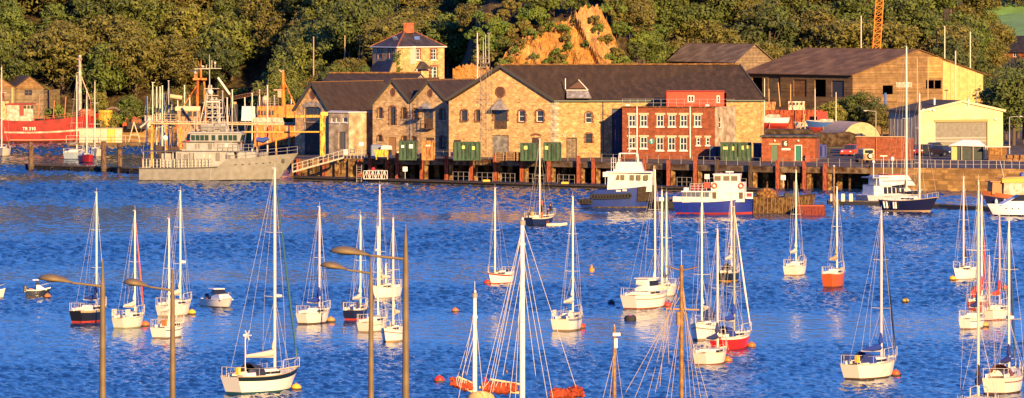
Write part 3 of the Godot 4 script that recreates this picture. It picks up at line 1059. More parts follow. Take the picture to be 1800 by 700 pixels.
	for sx in [r5.position.x, r5.end.x]: bay.box(V(sx, r5.position.y + 0.5, 0.86), V(0.08, 1.0, 0.08))
	bay.box(V(r5.get_center().x, r5.position.y + 0.98, 0.86), V(r5.size.x - 0.09, 0.07, 0.07))
	wpart(t, "loading_balcony", bay, brown, g.t)
	hood = mb()
	h0 = wp(g, 738, 191)
	h1 = wp(g, 764, 191)
	hp = wp(g, 752, 177)
	A = V(h0.x, h0.y, 0.02); B = V(h0.x + 0.2, h0.y, 1.1); C = V(h1.x - 0.2, h1.y, 1.1); D = V(h1.x, h1.y, 0.02); P = V(hp.x, hp.y, 0.02)
	hood.tri(A, B, P); hood.tri(B, C, P); hood.tri(C, D, P); hood.quad(A, D, C, B)
	wpart(t, "hood", hood, lead, g.t)
	door(t, g, holes[6], mat(0.25, 0.13, 0.06, 0.8), null, 4)
	door(t, g, holes[11], brown, null, 4)
	roundwindow(t, g, wp(g, 690.8, 162), 0.27, 0.42, red)
	roundwindow(t, g, wp(g, 756, 164), 0.27, 0.42, red)
	var back := V(0, 0, -13.0)
	for w in [[el + W(-0.3, -0.3), al, vl], [vl, a2, er + W(0.3, -0.3)]]:
		var lo3: Vector3 = g.t * V(w[0].x, w[0].y, 0.3)
		var up3: Vector3 = g.t * V(w[1].x, w[1].y + 0.1, 0.3)
		var ro3: Vector3 = g.t * V(w[2].x, w[2].y, 0.3)
		var k: Vector3 = g.t.basis * back
		var one := wpart(t, "roof", mb().slab(lo3, up3, up3 + k, lo3 + k, -0.18).slab(up3, ro3, ro3 + k, up3 + k, -0.18), slate)
		wpart(one, "ridge_tiles", mb().bar(up3 + V(0, 0.12, 0), up3 + k + V(0, 0.12, 0), 0.34, 0.18), lichen)
		verge(t, lo3, up3, dark, 0.14, 0.34)
		verge(t, up3, ro3, dark, 0.14, 0.34)
	var sd := wallframe(690, 940, 655, 926)
	facade(t, sd, "side_wall", [W(0, -0.5), W(sd.len, -0.5), W(sd.len, el.y), W(0, el.y)], [], stone_dull)
	wpart(t, "downpipe", mb().rod(g.t * V(vl.x, vl.y, 0.12), g.t * V(vl.x, 0, 0.12), 0.06), mat(0.5, 0.46, 0.4, 0.6))

	# --- the single gable with the arched window
	t = thing("arched_store", "stone store with one gable, tall arched window and slate roof", "warehouse", gp(560, 942, QUAY))
	g = wallframe(519, 940.5, 578, 937)
	el = wp(g, 521, 187)
	al = wp(g, 549.7, 147)
	er = wp(g, 577.5, 195)
	holes = [wr(g, 535, 188, 564, 214), wr(g, 536, 216, 562, 281)]
	facade(t, g, "gable_wall", [W(0, -0.5), W(g.len, -0.5), W(g.len, er.y), al, W(0, er.y)], holes, mat(0.66, 0.5, 0.35, 0.92, 0.0, "stone", 6.0), 0.5)
	window(t, g, holes[0], brown, 4, 2, {"arch": lead, "jamb": lead, "bar": 0.12, "inset": 0.2})
	door(t, g, holes[1], brown, lead, 8)
	roundwindow(t, g, wp(g, 550, 166), 0.36, 0.5, red)
	var k1: Vector3 = g.t.basis * V(0, 0, -16.0)
	var l3: Vector3 = g.t * V(-0.3, er.y - 0.1, 0.3)
	var u3: Vector3 = g.t * V(al.x, al.y + 0.1, 0.3)
	var r3: Vector3 = g.t * V(g.len + 0.4, er.y - 0.2, 0.3)
	rf = wpart(t, "roof", mb().slab(l3, u3, u3 + k1, l3 + k1, -0.2).slab(u3, r3, r3 + k1, u3 + k1, -0.2), slate)
	wpart(rf, "ridge_tiles", mb().bar(u3 + V(0, 0.1, 0), u3 + k1 + V(0, 0.1, 0), 0.36, 0.2), lichen)
	verge(t, l3, u3, dark, 0.14, 0.36)
	verge(t, u3, r3, dark, 0.14, 0.36)
	sd = wallframe(578, 937, 665, 945)
	facade(t, sd, "side_wall", [W(0, -0.5), W(sd.len, -0.5), W(sd.len, er.y), W(0, er.y)], [], stone_dull)
	sd = wallframe(596, 956, 519, 940.5)
	facade(t, sd, "side_wall", [W(0, -0.5), W(sd.len, -0.5), W(sd.len, er.y), W(0, er.y)], [], stone_dull)

	# --- the long low roof behind
	t = thing("rear_store", "low stone store with long brown slate roof behind the gables", "warehouse", gp(650, 972, QUAY))
	var yy := gy(152, 966)
	var yr := gy(129, 972)
	var p0 := gp(560, 966, yy)
	var p1 := gp(756, 966, yy)
	var p2 := gp(740, 972, yr)
	var p3 := gp(578, 972, yr)
	var p4 := gp(560, 980, yy)
	var p5 := gp(756, 980, yy)
	rf = wpart(t, "roof", mb().slab(p0, p1, p2, p3, 0.2).slab(p5, p4, p3, p2, 0.2).slab(p1, p5, p2, p2 + V(0.01, 0, 0), 0.1).slab(p4, p0, p3, p3 + V(-0.01, 0, 0), 0.1), slate)
	wpart(rf, "ridge_tiles", mb().bar(p3 + V(0, 0.1, 0), p2 + V(0, 0.1, 0), 0.4, 0.2), lichen)
	sd = wallframe(562, 966.3, 754, 966.3)
	facade(t, sd, "front_wall", [W(0, -0.5), W(sd.len, -0.5), W(sd.len, yy - QUAY), W(0, yy - QUAY)], [], stone_dull)
	var dg := mb()
	dg.tri(pt(730, 141, 967), pt(748, 141, 967), pt(739, 132, 967)); dg.tri(pt(730, 141, 967), pt(739, 132, 967), pt(739, 132, 971)); dg.tri(pt(748, 141, 967), pt(739, 132, 971), pt(739, 132, 967))
	wpart(t, "small_gable", dg, lead)

	# --- the rendered flat-roofed block
	t = thing("rendered_block", "small flat roofed rendered block between the stone gables", "building", gp(612, 928, QUAY))
	var render := mat(0.64, 0.53, 0.36, 0.85, 0.0, "grime", 6.0)
	g = wallframe(578, 928.6, 613, 926)
	s = wallframe(613, 926, 657, 929)
	holes = [wr(g, 582, 207, 589, 215), wr(g, 590, 207, 597, 215), wr(g, 602, 207, 610, 215), wr(g, 595, 232, 607, 262)]
	var tall := wp(g, 613, 199).y
	facade(t, g, "wall", [W(0, -0.5), W(g.len, -0.5), W(g.len, tall), W(0, tall)], holes, render, 0.3)
	for i in 3: window(t, g, holes[i], white, 1, 1, {"sill": white})
	door(t, g, holes[3], mat(0.12, 0.11, 0.10, 0.7), null, 3)
	facade(t, s, "wall", [W(0, -0.5), W(s.len, -0.5), W(s.len, tall), W(0, tall)], [], render, 0.3)
	var cap := mb()
	cap.slab(g.t * V(-0.1, tall + 0.02, 0.15), g.t * V(g.len + 0.05, tall + 0.02, 0.15), s.t * V(s.len, tall + 0.02, 0.15), s.t * V(s.len, tall + 0.02, -9), -0.16)
	wpart(t, "flat_roof", cap, mat(0.5, 0.48, 0.46, 0.8))

# ---------------------------------------------------------------- the brick office
func make_office() -> void:
	var brick := mat(0.31, 0.092, 0.042, 0.9, 0.0, "brick", 5.0)
	var white := mat(0.78, 0.76, 0.70, 0.5)
	var tan := mat(0.58, 0.42, 0.27, 0.9)
	var rail := mat(0.45, 0.43, 0.4, 0.5, 0.4)
	var t := thing("brick_office", "two storey red brick office with flat roof and white windows", "building", gp(1180, 907, QUAY))
	var g := wallframe(1094, 905, 1257, 903)
	var s := wallframe(1257, 903, 1294, 908)
	var l := wallframe(1094, 912, 1094.2, 905)
	var top := wp(g, 1170, 189).y
	var holes := []
	var kinds := []
	for u in [1111.0, 1131.7, 1160.6, 1181.3, 1202.0, 1226.6]:
		holes.append(wr(g, u - 6, 202, u + 6.3, 222.5)); kinds.append(2)
	for u in [1111.0, 1131.7]:
		holes.append(wr(g, u - 6, 241, u + 6.3, 261)); kinds.append(2)
	for u in [1160.0, 1180.7, 1201.5]:
		holes.append(wr(g, u - 6, 241.5, u + 6.5, 264.5)); kinds.append(2)
	for u in [1227.5, 1244.0]:
		holes.append(wr(g, u - 3, 242, u + 3.5, 255.5)); kinds.append(1)
	facade(t, g, "wall", [W(0, -0.5), W(g.len, -0.5), W(g.len, top), W(0, top)], holes, brick, 0.35)
	for i in holes.size(): window(t, g, holes[i], white, kinds[i], 2, {"lintel": tan, "sill": white, "bar": 0.09, "inset": 0.1})
	facade(t, l, "side_wall", [W(0, -0.5), W(l.len, -0.5), W(l.len, top), W(0, top)], [], brick, 0.3)
	var slit := wr(s, 1264, 205, 1269, 225)
	facade(t, s, "stair_tower_wall", [W(0, -0.5), W(s.len, -0.5), W(s.len, top + 0.1), W(0, top + 0.1)], [slit], mat(0.62, 0.5, 0.36, 0.85, 0.0, "grime", 5.0), 0.3)
	window(t, s, slit, white, 1, 2, {"bar": 0.08})
	var roof := mb()
	roof.box((g.t * V(g.len * 0.5, top - 0.12, -3.2)), V(g.len - 0.5, 0.2, 5.6), g.t.basis)
	wpart(t, "flat_roof", roof, mat(0.2, 0.19, 0.17, 0.9))
	var par := mb()
	par.box(g.t * V(g.len * 0.5, top + 0.08, -0.05), V(g.len + 0.16, 0.14, 0.5), g.t.basis)
	wpart(t, "coping", par, mat(0.4, 0.27, 0.17, 0.9, 0.0, "concrete", 3.0))
	for u in [1120.0, 1213.5]:
		var p := wp(g, u, 200)
		wpart(t, "downpipe", mb().rod(g.t * V(p.x, top + 0.2, 0.12), g.t * V(p.x, 0.2, 0.12), 0.09, 6), white)
	var m := mb()
	for i in 13:
		var x: float = g.len * i / 12.0
		m.rod(g.t * V(x, top + 0.1, -0.1), g.t * V(x, top + 1.1, -0.1), 0.025, 4)
	for y in [0.6, 1.1]: m.rod(g.t * V(0, top + y, -0.1), g.t * V(g.len + 2.6, top + y, -0.3), 0.025, 4)
	wpart(t, "roof_railing", m, rail)
	for u in [1104.0, 1244.0]:
		wpart(t, "floodlight", mb().box(g.t * V(wp(g, u, 186).x, top + 0.3, 0.15), V(0.5, 0.2, 0.25), g.t.basis), white)
	# an aerial frame on the front
	m = mb()
	for y in [1.0, 1.8, 2.6, 3.4]: m.rod(g.t * V(0.85, y, 0.25), g.t * V(1.25, y + 0.12, 0.25), 0.03, 4)
	m.rod(g.t * V(0.95, 0.6, 0.25), g.t * V(0.95, 4.4, 0.25), 0.04, 4)
	wpart(t, "aerial", m, white)
	# the round berth sign with its figure
	var c := wp(g, 1145.5, 248.5)
	var sg := thing("berth_sign", "round teal sign with a white figure one on the brick office", "sign", g.t * V(c.x, c.y, 0.06))
	sg.basis = g.t.basis
	part(sg, "disc", mb().lathe([W(0.001, -0.03), W(0.4, -0.03), W(0.4, 0.03), W(0.001, 0.031)], 20, Vector3.ZERO, Basis(Vector3.RIGHT, PI / 2)), mat(0.03, 0.22, 0.2, 0.5))
	letters(sg, "1", 0.52, V(-0.02, 0, 0.045), mat(0.85, 0.85, 0.82, 0.5))
	# the red cabin on the roof
	var y0 := top + 0.12
	var q := thing("roof_cabin", "bright red painted cabin on the flat roof of the brick office", "cabin", gp(1222, 907, QUAY + y0))
	var f := wallframe(1172, 906, 1273, 906, QUAY + y0)
	var hh := [wr(f, 1209, 168, 1220.5, 179.5), wr(f, 1260, 168, 1265.5, 181)]
	var red := mat(0.82, 0.05, 0.012, 0.55, 0.0, "faint", 4.0)
	var tt := wp(f, 1220, 160.5).y
	facade(q, f, "wall", [W(0, 0), W(f.len, 0), W(f.len, tt), W(0, tt)], hh, red, 0.15)
	window(q, f, hh[0], white, 2, 1, {"bar": 0.1, "inset": 0.04})
	window(q, f, hh[1], white, 1, 2, {"bar": 0.1, "inset": 0.04})
	wpart(q, "cabin_body", mb().box(f.t * V(f.len * 0.5, tt * 0.5, -1.75), V(f.len - 0.01, tt, 3.1), f.t.basis), red)
	wpart(q, "cabin_roof", mb().box(f.t * V(f.len * 0.5, tt + 0.045, -1.5), V(f.len + 0.16, 0.08, 3.6), f.t.basis), mat(0.35, 0.05, 0.03, 0.7))
	var seam := mb()
	for u in [1196.0, 1236.0, 1250.0]: seam.box(f.t * V(wp(f, u, 170).x, tt * 0.5, 0.012), V(0.05, tt, 0.03), f.t.basis)
	wpart(q, "seam_strip", seam, red)

func letters(parent: Node3D, words: String, high: float, at: Vector3, mt: Material, turn := Basis.IDENTITY) -> MeshInstance3D:
	var tm := TextMesh.new()
	var font := SystemFont.new()
	font.font_names = PackedStringArray(["Droid Sans"])
	font.font_weight = 700
	tm.font = font
	tm.text = words
	tm.font_size = 64
	tm.pixel_size = high / 46.0
	tm.depth = 0.02
	return part(parent, "lettering", tm, mt, Transform3D(turn, at))

# ---------------------------------------------------------------- house, sheds and small buildings
func hip_house() -> void:
	var base := 11.6
	var render := mat(0.72, 0.56, 0.34, 0.9, 0.0, "stone", 6.0)
	var slate := mat(0.085, 0.07, 0.072, 0.7, 0.0, "slate", 8.0)
	var white := mat(0.72, 0.7, 0.64, 0.5)
	var red := mat(0.4, 0.15, 0.08, 0.9, 0.0, "grime", 2.0)
	var t := thing("hillside_house", "square stone house with hipped slate roof and brick chimney on the hill", "house", gp(718, 1010, base))
	var l := wallframe(654.5, 1011, 698, 1004, base)
	var r := wallframe(698, 1004, 781, 1010, base)
	var top := wp(r, 698, 83).y
	var lh := [wr(l, 664, 86, 671, 103), wr(l, 684, 86, 690, 103)]
	var rh := [wr(r, 729, 86, 738, 105), wr(r, 757.5, 86, 767, 105), wr(r, 757, 117, 768, 137), wr(r, 730, 122, 741, 142)]
	facade(t, l, "wall", [W(0, -2), W(l.len, -2), W(l.len, top), W(0, top)], lh, mat(0.6, 0.48, 0.34, 0.9, 0.0, "stone", 6.0))  # same stone in a darker tint, for the side turned from the sun
	facade(t, r, "wall", [W(0, -2), W(r.len, -2), W(r.len, top), W(0, top)], rh, render)
	for h in lh: window(t, l, h, white, 2, 2, {"lintel": red, "jamb": red})
	for i in 3: window(t, r, rh[i], white, 2, 3, {"lintel": red, "jamb": red, "sill": white})
	door(t, r, rh[3], mat(0.2, 0.08, 0.05, 0.6), white)
	var c: Vector3 = r.a + V(0, top, 0.35)
	var a: Vector3 = l.a + V(-0.35, top, 0)
	var b: Vector3 = r.b + V(0.35, top, 0)
	var k: Vector3 = a + b - c
	var p := pt(712, 54, 1010)
	var q := pt(726, 54, 1011)
	var rf := wpart(t, "roof", mb().slab(c, b, q, p, 0.15).slab(a, c, p, p + V(0, 0, -0.01), 0.15).slab(b, k, q, q + V(0, 0, -0.01), 0.1).slab(k, a, p, q, 0.1), slate)
	wpart(rf, "hip_tiles", mb().bar(c + V(0, 0.05, 0), p + V(0, 0.05, 0), 0.22, 0.14).bar(b + V(0, 0.05, 0), q + V(0, 0.05, 0), 0.22, 0.14).bar(a + V(0, 0.05, 0), p + V(0, 0.05, 0), 0.22, 0.14).bar(p, q, 0.25, 0.2), red)
	var stack := wpart(rf, "chimney", mb().box(pt(718.5, 49, 1010), V(1.5, 1.5, 1.0)).box(pt(718.5, 41.5, 1010), V(1.7, 0.16, 1.2)), mat(0.5, 0.16, 0.08, 0.9, 0.0, "brick", 5.0))
	stack.name = "chimney"
	for s in [[0.3, 0.42], [0.45, 0.5]]:
		var m := c.lerp(p, s[1]).lerp(a.lerp(p, s[1]), s[0])
		wpart(rf, "skylight", mb().box(m + V(0, 0.12, 0.1), V(0.7, 0.08, 0.8), Basis.looking_at(V(-0.3, 0.6, 0.6))), mat(0.2, 0.25, 0.35, 0.1))
	var ms := c.lerp(p, 0.5).lerp(b.lerp(q, 0.5), 0.55)
	wpart(rf, "skylight", mb().box(ms + V(0, 0.12, 0.08), V(0.8, 0.08, 0.8), Basis(Vector3.RIGHT, 0.6)), mat(0.12, 0.2, 0.4, 0.1))
	wpart(t, "gutter", mb().bar(a, c, 0.14).bar(c, b, 0.14), white)
	var porch := mb()
	var g0: Vector3 = r.t * V(wp(r, 725, 121).x, wp(r, 725, 121).y, 1.0)
	var g1: Vector3 = r.t * V(wp(r, 752, 121).x, wp(r, 752, 121).y, 1.0)
	var ga: Vector3 = r.t * V(wp(r, 738, 108).x, wp(r, 738, 108).y, 1.0)
	var gb: Vector3 = r.t * V(wp(r, 738, 108).x, wp(r, 738, 108).y, 0.0)
	porch.tri(g0, g1, ga); porch.tri(g0, ga, gb); porch.tri(ga, g1, gb)
	wpart(t, "porch_roof", porch, slate)
	wpart(t, "porch_post", mb().rod(g0, g0 + V(0, -2.4, 0), 0.08), white)
	wpart(t, "porch_post", mb().rod(g1, g1 + V(0, -2.4, 0), 0.08), white)
	var e0 := pt(644, 127, 1012)
	var e1 := pt(683, 127, 1001)
	var e2 := pt(690, 107, 1003)
	var e3 := pt(662, 107, 1010)
	wpart(t, "lean_to_roof", mb().slab(e0, e1, e2, e3, 0.15), slate)
	var le := wallframe(646, 1012, 684, 1001.5, base)
	facade(t, le, "lean_to_wall", [W(0, -2), W(le.len, -2), W(le.len, gy(128, 1002) - base), W(0, gy(128, 1002) - base)], [], render)
	var ri := wallframe(684, 1001.5, 698, 1003.8, base)
	facade(t, ri, "lean_to_wall", [W(0, -2), W(ri.len, -2), W(ri.len, gy(107, 1003) - base), W(0, gy(128, 1003) - base)], [], render)
	# ivy on the corner
	var iv := mb()
	iv.colored = true
	var rr := RandomNumberGenerator.new()
	rr.seed = 4
	for i in 16:
		leaves(iv, rr, pt(698 + rr.randf_range(-4, 6), 92 + i * 2.8, 1003.6), V(0.4, 0.35, 0.25), 26, 0.16, Color(0.10, 0.14, 0.02))
	var ivy := single("ivy", "green ivy climbing the corner of the hipped stone house", "ivy", iv, M.foliage)
	ivy.set_meta("kind", "stuff")

func barn(called: String, label: String, left: Array, corner: Array, right: Array, eave: float, ridge: float, base: float, side: Material, gable: Material, roof: Material, gable_holes: Array, side_holes: Array) -> Dictionary:
	# corner is the near corner; the ridge runs parallel to the side wall from the middle of the gable
	var t := thing(called, label, "shed", gp(corner[0], corner[1], base))
	var s := wallframe(left[0], left[1], corner[0], corner[1], base)
	var g := wallframe(corner[0], corner[1], right[0], right[1], base)
	var sh := []
	for h in side_holes: sh.append(wr(s, h[0], h[1], h[2], h[3]))
	var gh := []
	for h in gable_holes: gh.append(wr(g, h[0], h[1], h[2], h[3]))
	facade(t, s, "side_wall", [W(0, -0.5), W(s.len, -0.5), W(s.len, eave), W(0, eave)], sh, side, 0.2)
	facade(t, g, "gable_wall", [W(0, -0.5), W(g.len, -0.5), W(g.len, eave), W(g.len * 0.5, ridge), W(0, eave)], gh, gable, 0.2)
	var k: Vector3 = s.a - s.b
	k += k.normalized() * 0.2
	var o := 0.25
	var e0: Vector3 = g.t * V(-0.3, eave - 0.08, o)
	var e1: Vector3 = g.t * V(g.len + 0.3, eave - 0.08, o)
	var ap: Vector3 = g.t * V(g.len * 0.5, ridge + 0.1, o)
	wpart(t, "roof", mb().slab(e0, ap, ap + k, e0 + k, -0.12), roof)
	wpart(t, "roof", mb().slab(ap, e1, e1 + k, ap + k, -0.12), roof)
	wpart(t, "ridge_cap", mb().bar(ap + V(0, 0.06, 0), ap + k + V(0, 0.06, 0), 0.4, 0.12), roof)
	var bk := mb()
	bk.quad(g.b + V(0, -0.5, 0), g.b + k + V(0, -0.5, 0), g.b + k + V(0, eave, 0), g.b + V(0, eave, 0))
	wpart(t, "rear_wall", bk, side)
	bk = mb()
	var hh: Vector3 = (g.a + g.b) * 0.5 + V(0, ridge - 0.1, 0) + k * 0.985
	bk.quad(g.a + k * 0.985 + V(0, -0.5, 0), g.b + k * 0.985 + V(0, -0.5, 0), g.b + k * 0.985 + V(0, eave, 0), g.a + k * 0.985 + V(0, eave, 0))
	bk.tri(g.a + k * 0.985 + V(0, eave, 0), g.b + k * 0.985 + V(0, eave, 0), hh)
	wpart(t, "far_gable", bk, side)
	return {"t": t, "s": s, "g": g, "sh": sh, "gh": gh, "ap": ap, "k": k, "e0": e0, "e1": e1}

func make_sheds() -> void:
	var white := mat(0.75, 0.73, 0.66, 0.5)
	var dark := mat(0.03, 0.028, 0.026, 0.8)
	# cream industrial shed with a roller door
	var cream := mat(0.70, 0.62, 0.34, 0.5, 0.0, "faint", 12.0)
	var q := barn("industrial_shed", "cream clad industrial shed with big grey roller door", [1563, 957], [1618, 950], [1763.5, 955.5], gy(195, 951) - QUAY, gy(179, 953) - QUAY, QUAY, mat(0.52, 0.44, 0.30, 0.6, 0.0, "faint", 12.0), cream, mat(0.075, 0.062, 0.05, 0.95, 0.0, "grime", 8.0), [[1644.5, 211, 1735, 266]], [])  # side cladding painted duller than the front to stand for its shade
	var r: Rect2 = q.gh[0]
	var n := 20
	for i in n:
		wpart(q.t, "roller_slat", mb().box(V(r.get_center().x, r.position.y + (i + 0.5) * r.size.y / n, -0.12), V(r.size.x, r.size.y / n - 0.018, 0.05)), mat(0.25, 0.235, 0.2, 0.6, 0.0, "faint", 3.0) if i != 6 and i != 8 else mat(0.36, 0.33, 0.28, 0.6), q.g.t)
	wpart(q.t, "door_header", mb().box(V(r.get_center().x, r.end.y - 0.05, 0.06), V(r.size.x + 0.3, 0.34, 0.2)), mat(0.45, 0.27, 0.1, 0.7), q.g.t)
	wpart(q.t, "door_post", mb().box(V(r.end.x + 0.06, r.get_center().y, 0.05), V(0.16, r.size.y, 0.16)), mat(0.45, 0.27, 0.1, 0.7), q.g.t)
	for u in [1622.0, 1633.0, 1640.0]:
		wpart(q.t, "floodlight", mb().box(q.g.t * V(wp(q.g, u, 193).x, wp(q.g, u, 193).y, 0.2), V(0.35, 0.25, 0.3), q.g.t.basis), white)
	wpart(q.t, "bulkhead_light", mb().ball(q.g.t * V(wp(q.g, 1749.5, 209.5).x, wp(q.g, 1749.5, 209.5).y, 0.1), V(0.28, 0.18, 0.15)), white)
	for v in [W(1643, 172.5), W(1703, 174)]:
		wpart(q.t, "roof_flue", mb().rod(pt(v.x, v.y + 12, 953), pt(v.x, v.y, 953), 0.13, 8), white)
	for i in 9: wpart(q.t, "cladding_seam", mb().box(V(q.s.len * (i + 0.5) / 9.0, 2.7, 0.012), V(0.06, 5.3, 0.03)), mat(0.45, 0.38, 0.26, 0.6), q.s.t)
	for i in 7: wpart(q.t, "cladding_seam", mb().box(V(q.g.len * (i + 1) / 8.0, 5.0, 0.012), V(0.05, 0.9, 0.03)), mat(0.62, 0.54, 0.3, 0.6), q.g.t)
	wpart(q.t, "gutter", mb().bar(q.e0, q.e0 + q.k, 0.16), mat(0.06, 0.06, 0.065, 0.5))
	wpart(q.t, "verge_trim", mb().bar(q.e0, q.ap, 0.1, 0.3).bar(q.ap, q.e1, 0.1, 0.3), mat(0.6, 0.52, 0.3, 0.5))
	# the great old boat shed
	var timber := mat(0.27, 0.18, 0.10, 0.95, 0.0, "plank", 8.0)
	var old := mat(0.33, 0.225, 0.12, 0.95, 0.0, "plank", 8.0)
	q = barn("boat_shed", "huge weathered timber boat shed with sagging brown sheet roof", [1302, 1052], [1499, 1030], [1729, 1042], 9.0, 12.7, QUAY + 0.3, timber, old, mat(0.27, 0.145, 0.065, 0.95, 0.0, "grime", 11.0), [[1628, 141, 1642, 156], [1643, 141, 1655, 156], [1552, 150, 1570, 166]], [[1322, 136, 1340, 170], [1350, 136, 1372, 170], [1395, 140, 1418, 170], [1432, 140, 1452, 170], [1462, 142, 1484, 170]])
	for i in [1, 2, 4]:
		wpart(q.t, "shed_door", mb().box(V(q.sh[i].get_center().x, q.sh[i].get_center().y, -0.16), V(q.sh[i].size.x, q.sh[i].size.y, 0.05)), [dark, mat(0.2, 0.17, 0.15, 0.9, 0.0, "plank", 8.0), mat(0.32, 0.17, 0.08, 0.9, 0.0, "plank", 8.0), dark, mat(0.04, 0.05, 0.08, 0.8)][i], q.s.t)
	# newer sheets fixed over the timber gable
	var ply := mat(0.72, 0.47, 0.17, 0.7, 0.0, "faint", 5.0)
	var a := wp(q.g, 1632, 101)
	var b := wp(q.g, 1656, 137)
	wpart(q.t, "new_panel", mb().box(V((a.x + b.x) * 0.5, (a.y + b.y) * 0.5, 0.03), V(b.x - a.x, a.y - b.y, 0.06)), mat(0.66, 0.4, 0.14, 0.7, 0.0, "plank", 8.0), q.g.t)
	var us := [1657, 1671, 1686, 1700, 1715, 1728]
	for i in 5:
		var x0 := wp(q.g, us[i], 120).x + 0.02
		var x1 := wp(q.g, us[i + 1], 120).x - 0.02
		var h0: float = lerpf(12.6, 9.0, (x0 / q.g.len - 0.5) * 2.0) - 0.15
		var h1: float = lerpf(12.6, 9.0, (x1 / q.g.len - 0.5) * 2.0) - 0.15
		wpart(q.t, "new_panel", mb().prism(PackedVector2Array([W(x0, 1.0), W(x1, 1.0), W(x1, h1), W(x0, h0)]), 0.005, 0.05), ply, q.g.t)
	var ss := mb()
	for u in [1612.0, 1631.0]: ss.box(q.g.t * V(wp(q.g, u, 110).x, 8.2, 0.06), V(0.12, 6.6, 0.1), q.g.t.basis)
	wpart(q.t, "corner_batten", ss, mat(0.5, 0.36, 0.2, 0.9))
	wpart(q.t, "window_frame", mb().box(q.g.t * V(wp(q.g, 1642.3, 150).x, wp(q.g, 1642, 148).y, 0.03), V(0.14, 1.4, 0.08), q.g.t.basis), timber)
	wpart(q.t, "white_sheet", mb().box(q.g.t * V(wp(q.g, 1589, 150).x, wp(q.g, 1589, 149).y, 0.06), V(2.9, 0.8, 0.05), q.g.t.basis), mat(0.7, 0.62, 0.5, 0.8, 0.0, "grime", 2.0))
	# blue doors in its shadowed corner
	wpart(q.t, "blue_post", mb().box(q.g.t * V(wp(q.g, 1556, 155).x, 5.2, 0.1), V(0.35, 2.2, 0.12), q.g.t.basis), mat(0.03, 0.12, 0.42, 0.6))
	# the second roof further back
	barn("sheet_roofed_shed", "long grey asbestos roofed shed behind the stone warehouse", [1172, 1090], [1292, 1072], [1360, 1084], gy(110, 1075) - QUAY, gy(79, 1080) - QUAY, QUAY, timber, mat(0.4, 0.32, 0.22, 0.9, 0.0, "plank", 8.0), mat(0.3, 0.21, 0.14, 0.95, 0.0, "grime", 9.0), [], [])
	# two timber sheds beyond the trawler
	for w in [[-34, 1113, 26, "wide timber shed with hipped front beyond the trawler, at the picture end of the yard"], [28, 1113, 76, "timber shed with pointed sheet roof beyond the trawler wheelhouse"]]:
		var t := thing("timber_shed", "brown boarded gabled shed with square window above the trawler" if w[0] > 0 else "brown boarded shed half hidden by the trawler's gallows", "shed", gp((w[0] + w[2]) * 0.5, 1122, 2.2))
		var g := wallframe(w[0], 1121, w[2], 1120, 2.2)
		var hole := wr(g, w[0] + 14, 158, w[0] + 28, 168)
		var ev := wp(g, w[0], 156).y
		var ap := wp(g, (w[0] + w[2]) * 0.5, 135).y
		facade(t, g, "front_wall", [W(0, -0.4), W(g.len, -0.4), W(g.len, ev), W(0, ev)], [hole], mat(0.36, 0.30, 0.21, 0.9, 0.0, "plank", 6.0), 0.2)
		window(t, g, hole, mat(0.2, 0.12, 0.08, 0.8), 2, 2)
		var gl := mb()
		gl.prism(PackedVector2Array([W(-0.3, ev), W(g.len + 0.3, ev), W(g.len * 0.5, ap)]), 0.02, 0.12)
		wpart(t, "gable_boarding", gl, mat(0.42, 0.27, 0.12, 0.9, 0.0, "plank", 6.0), g.t)
		var rm := mb()
		var k := V(-3, 0, -11)
		var x0: Vector3 = g.t * V(-0.4, ev, 0.2)
		var x1: Vector3 = g.t * V(g.len + 0.4, ev, 0.2)
		var x2: Vector3 = g.t * V(g.len * 0.5, ap + 0.1, 0.2)
		wpart(t, "roof", rm.slab(x0, x2, x2 + k, x0 + k, -0.1).slab(x2, x1, x1 + k, x2 + k, -0.1), mat(0.16, 0.1, 0.07, 0.9, 0.0, "grime", 5.0))
		wpart(t, "side_wall", mb().box(g.t * V(g.len - 0.1, ev * 0.5 - 0.2, -5.0), V(0.15, ev, 9.6), g.t.basis), mat(0.3, 0.24, 0.17, 0.9, 0.0, "plank", 6.0))
	# arched hut
	var hut := thing("arched_hut", "pale round roofed hut with small number plate behind the brick wall", "hut", gp(1515, 978, QUAY))
	hut.rotation.y = 0.35
	var rad := 3.0
	var arc := PackedVector2Array()
	for i in 21: arc.append(W(cos(PI * i / 20.0) * rad, 0.4 + sin(PI * i / 20.0) * 2.9))
	arc.append(W(-rad, -0.3)); arc.append(W(rad, -0.3))
	part(hut, "end_wall", mb().prism(arc, -0.1, 0.0), mat(0.62, 0.44, 0.24, 0.7, 0.0, "faint", 4.0))
	var sk := mb()
	for i in 20:
		var p := W(cos(PI * i / 20.0) * rad * 1.02, 0.4 + sin(PI * i / 20.0) * 2.96)
		var e := W(cos(PI * (i + 1) / 20.0) * rad * 1.02, 0.4 + sin(PI * (i + 1) / 20.0) * 2.96)
		sk.quad(V(p.x, p.y, 0.1), V(p.x, p.y, -9), V(e.x, e.y, -9), V(e.x, e.y, 0.1))
	part(hut, "curved_roof", sk, mat(0.58, 0.42, 0.25, 0.6, 0.0, "faint", 8.0))
	part(hut, "number_plate", mb().box(V(1.35, 1.0, 0.03), V(0.5, 0.4, 0.04)), mat(0.02, 0.02, 0.02, 0.6))
	letters(hut, "23", 0.26, V(1.35, 1.0, 0.06), white)
	part(hut, "hinge_post", mb().box(V(0.45, 0.9, 0.03), V(0.22, 1.2, 0.06)), mat(0.1, 0.07, 0.05, 0.8))
	# brick substation on the quay
	var brick := mat(0.38, 0.115, 0.05, 0.9, 0.0, "brick", 5.0)
	var t := thing("brick_hut", "low brick hut with two green doors and a black number six sign", "hut", gp(1386, 897, QUAY))
	var g := wallframe(1339, 894, 1433.5, 893)
	var hs := [wr(g, 1356, 255, 1368, 283), wr(g, 1398.5, 256, 1409, 283)]
	var top := wp(g, 1386, 241.5).y
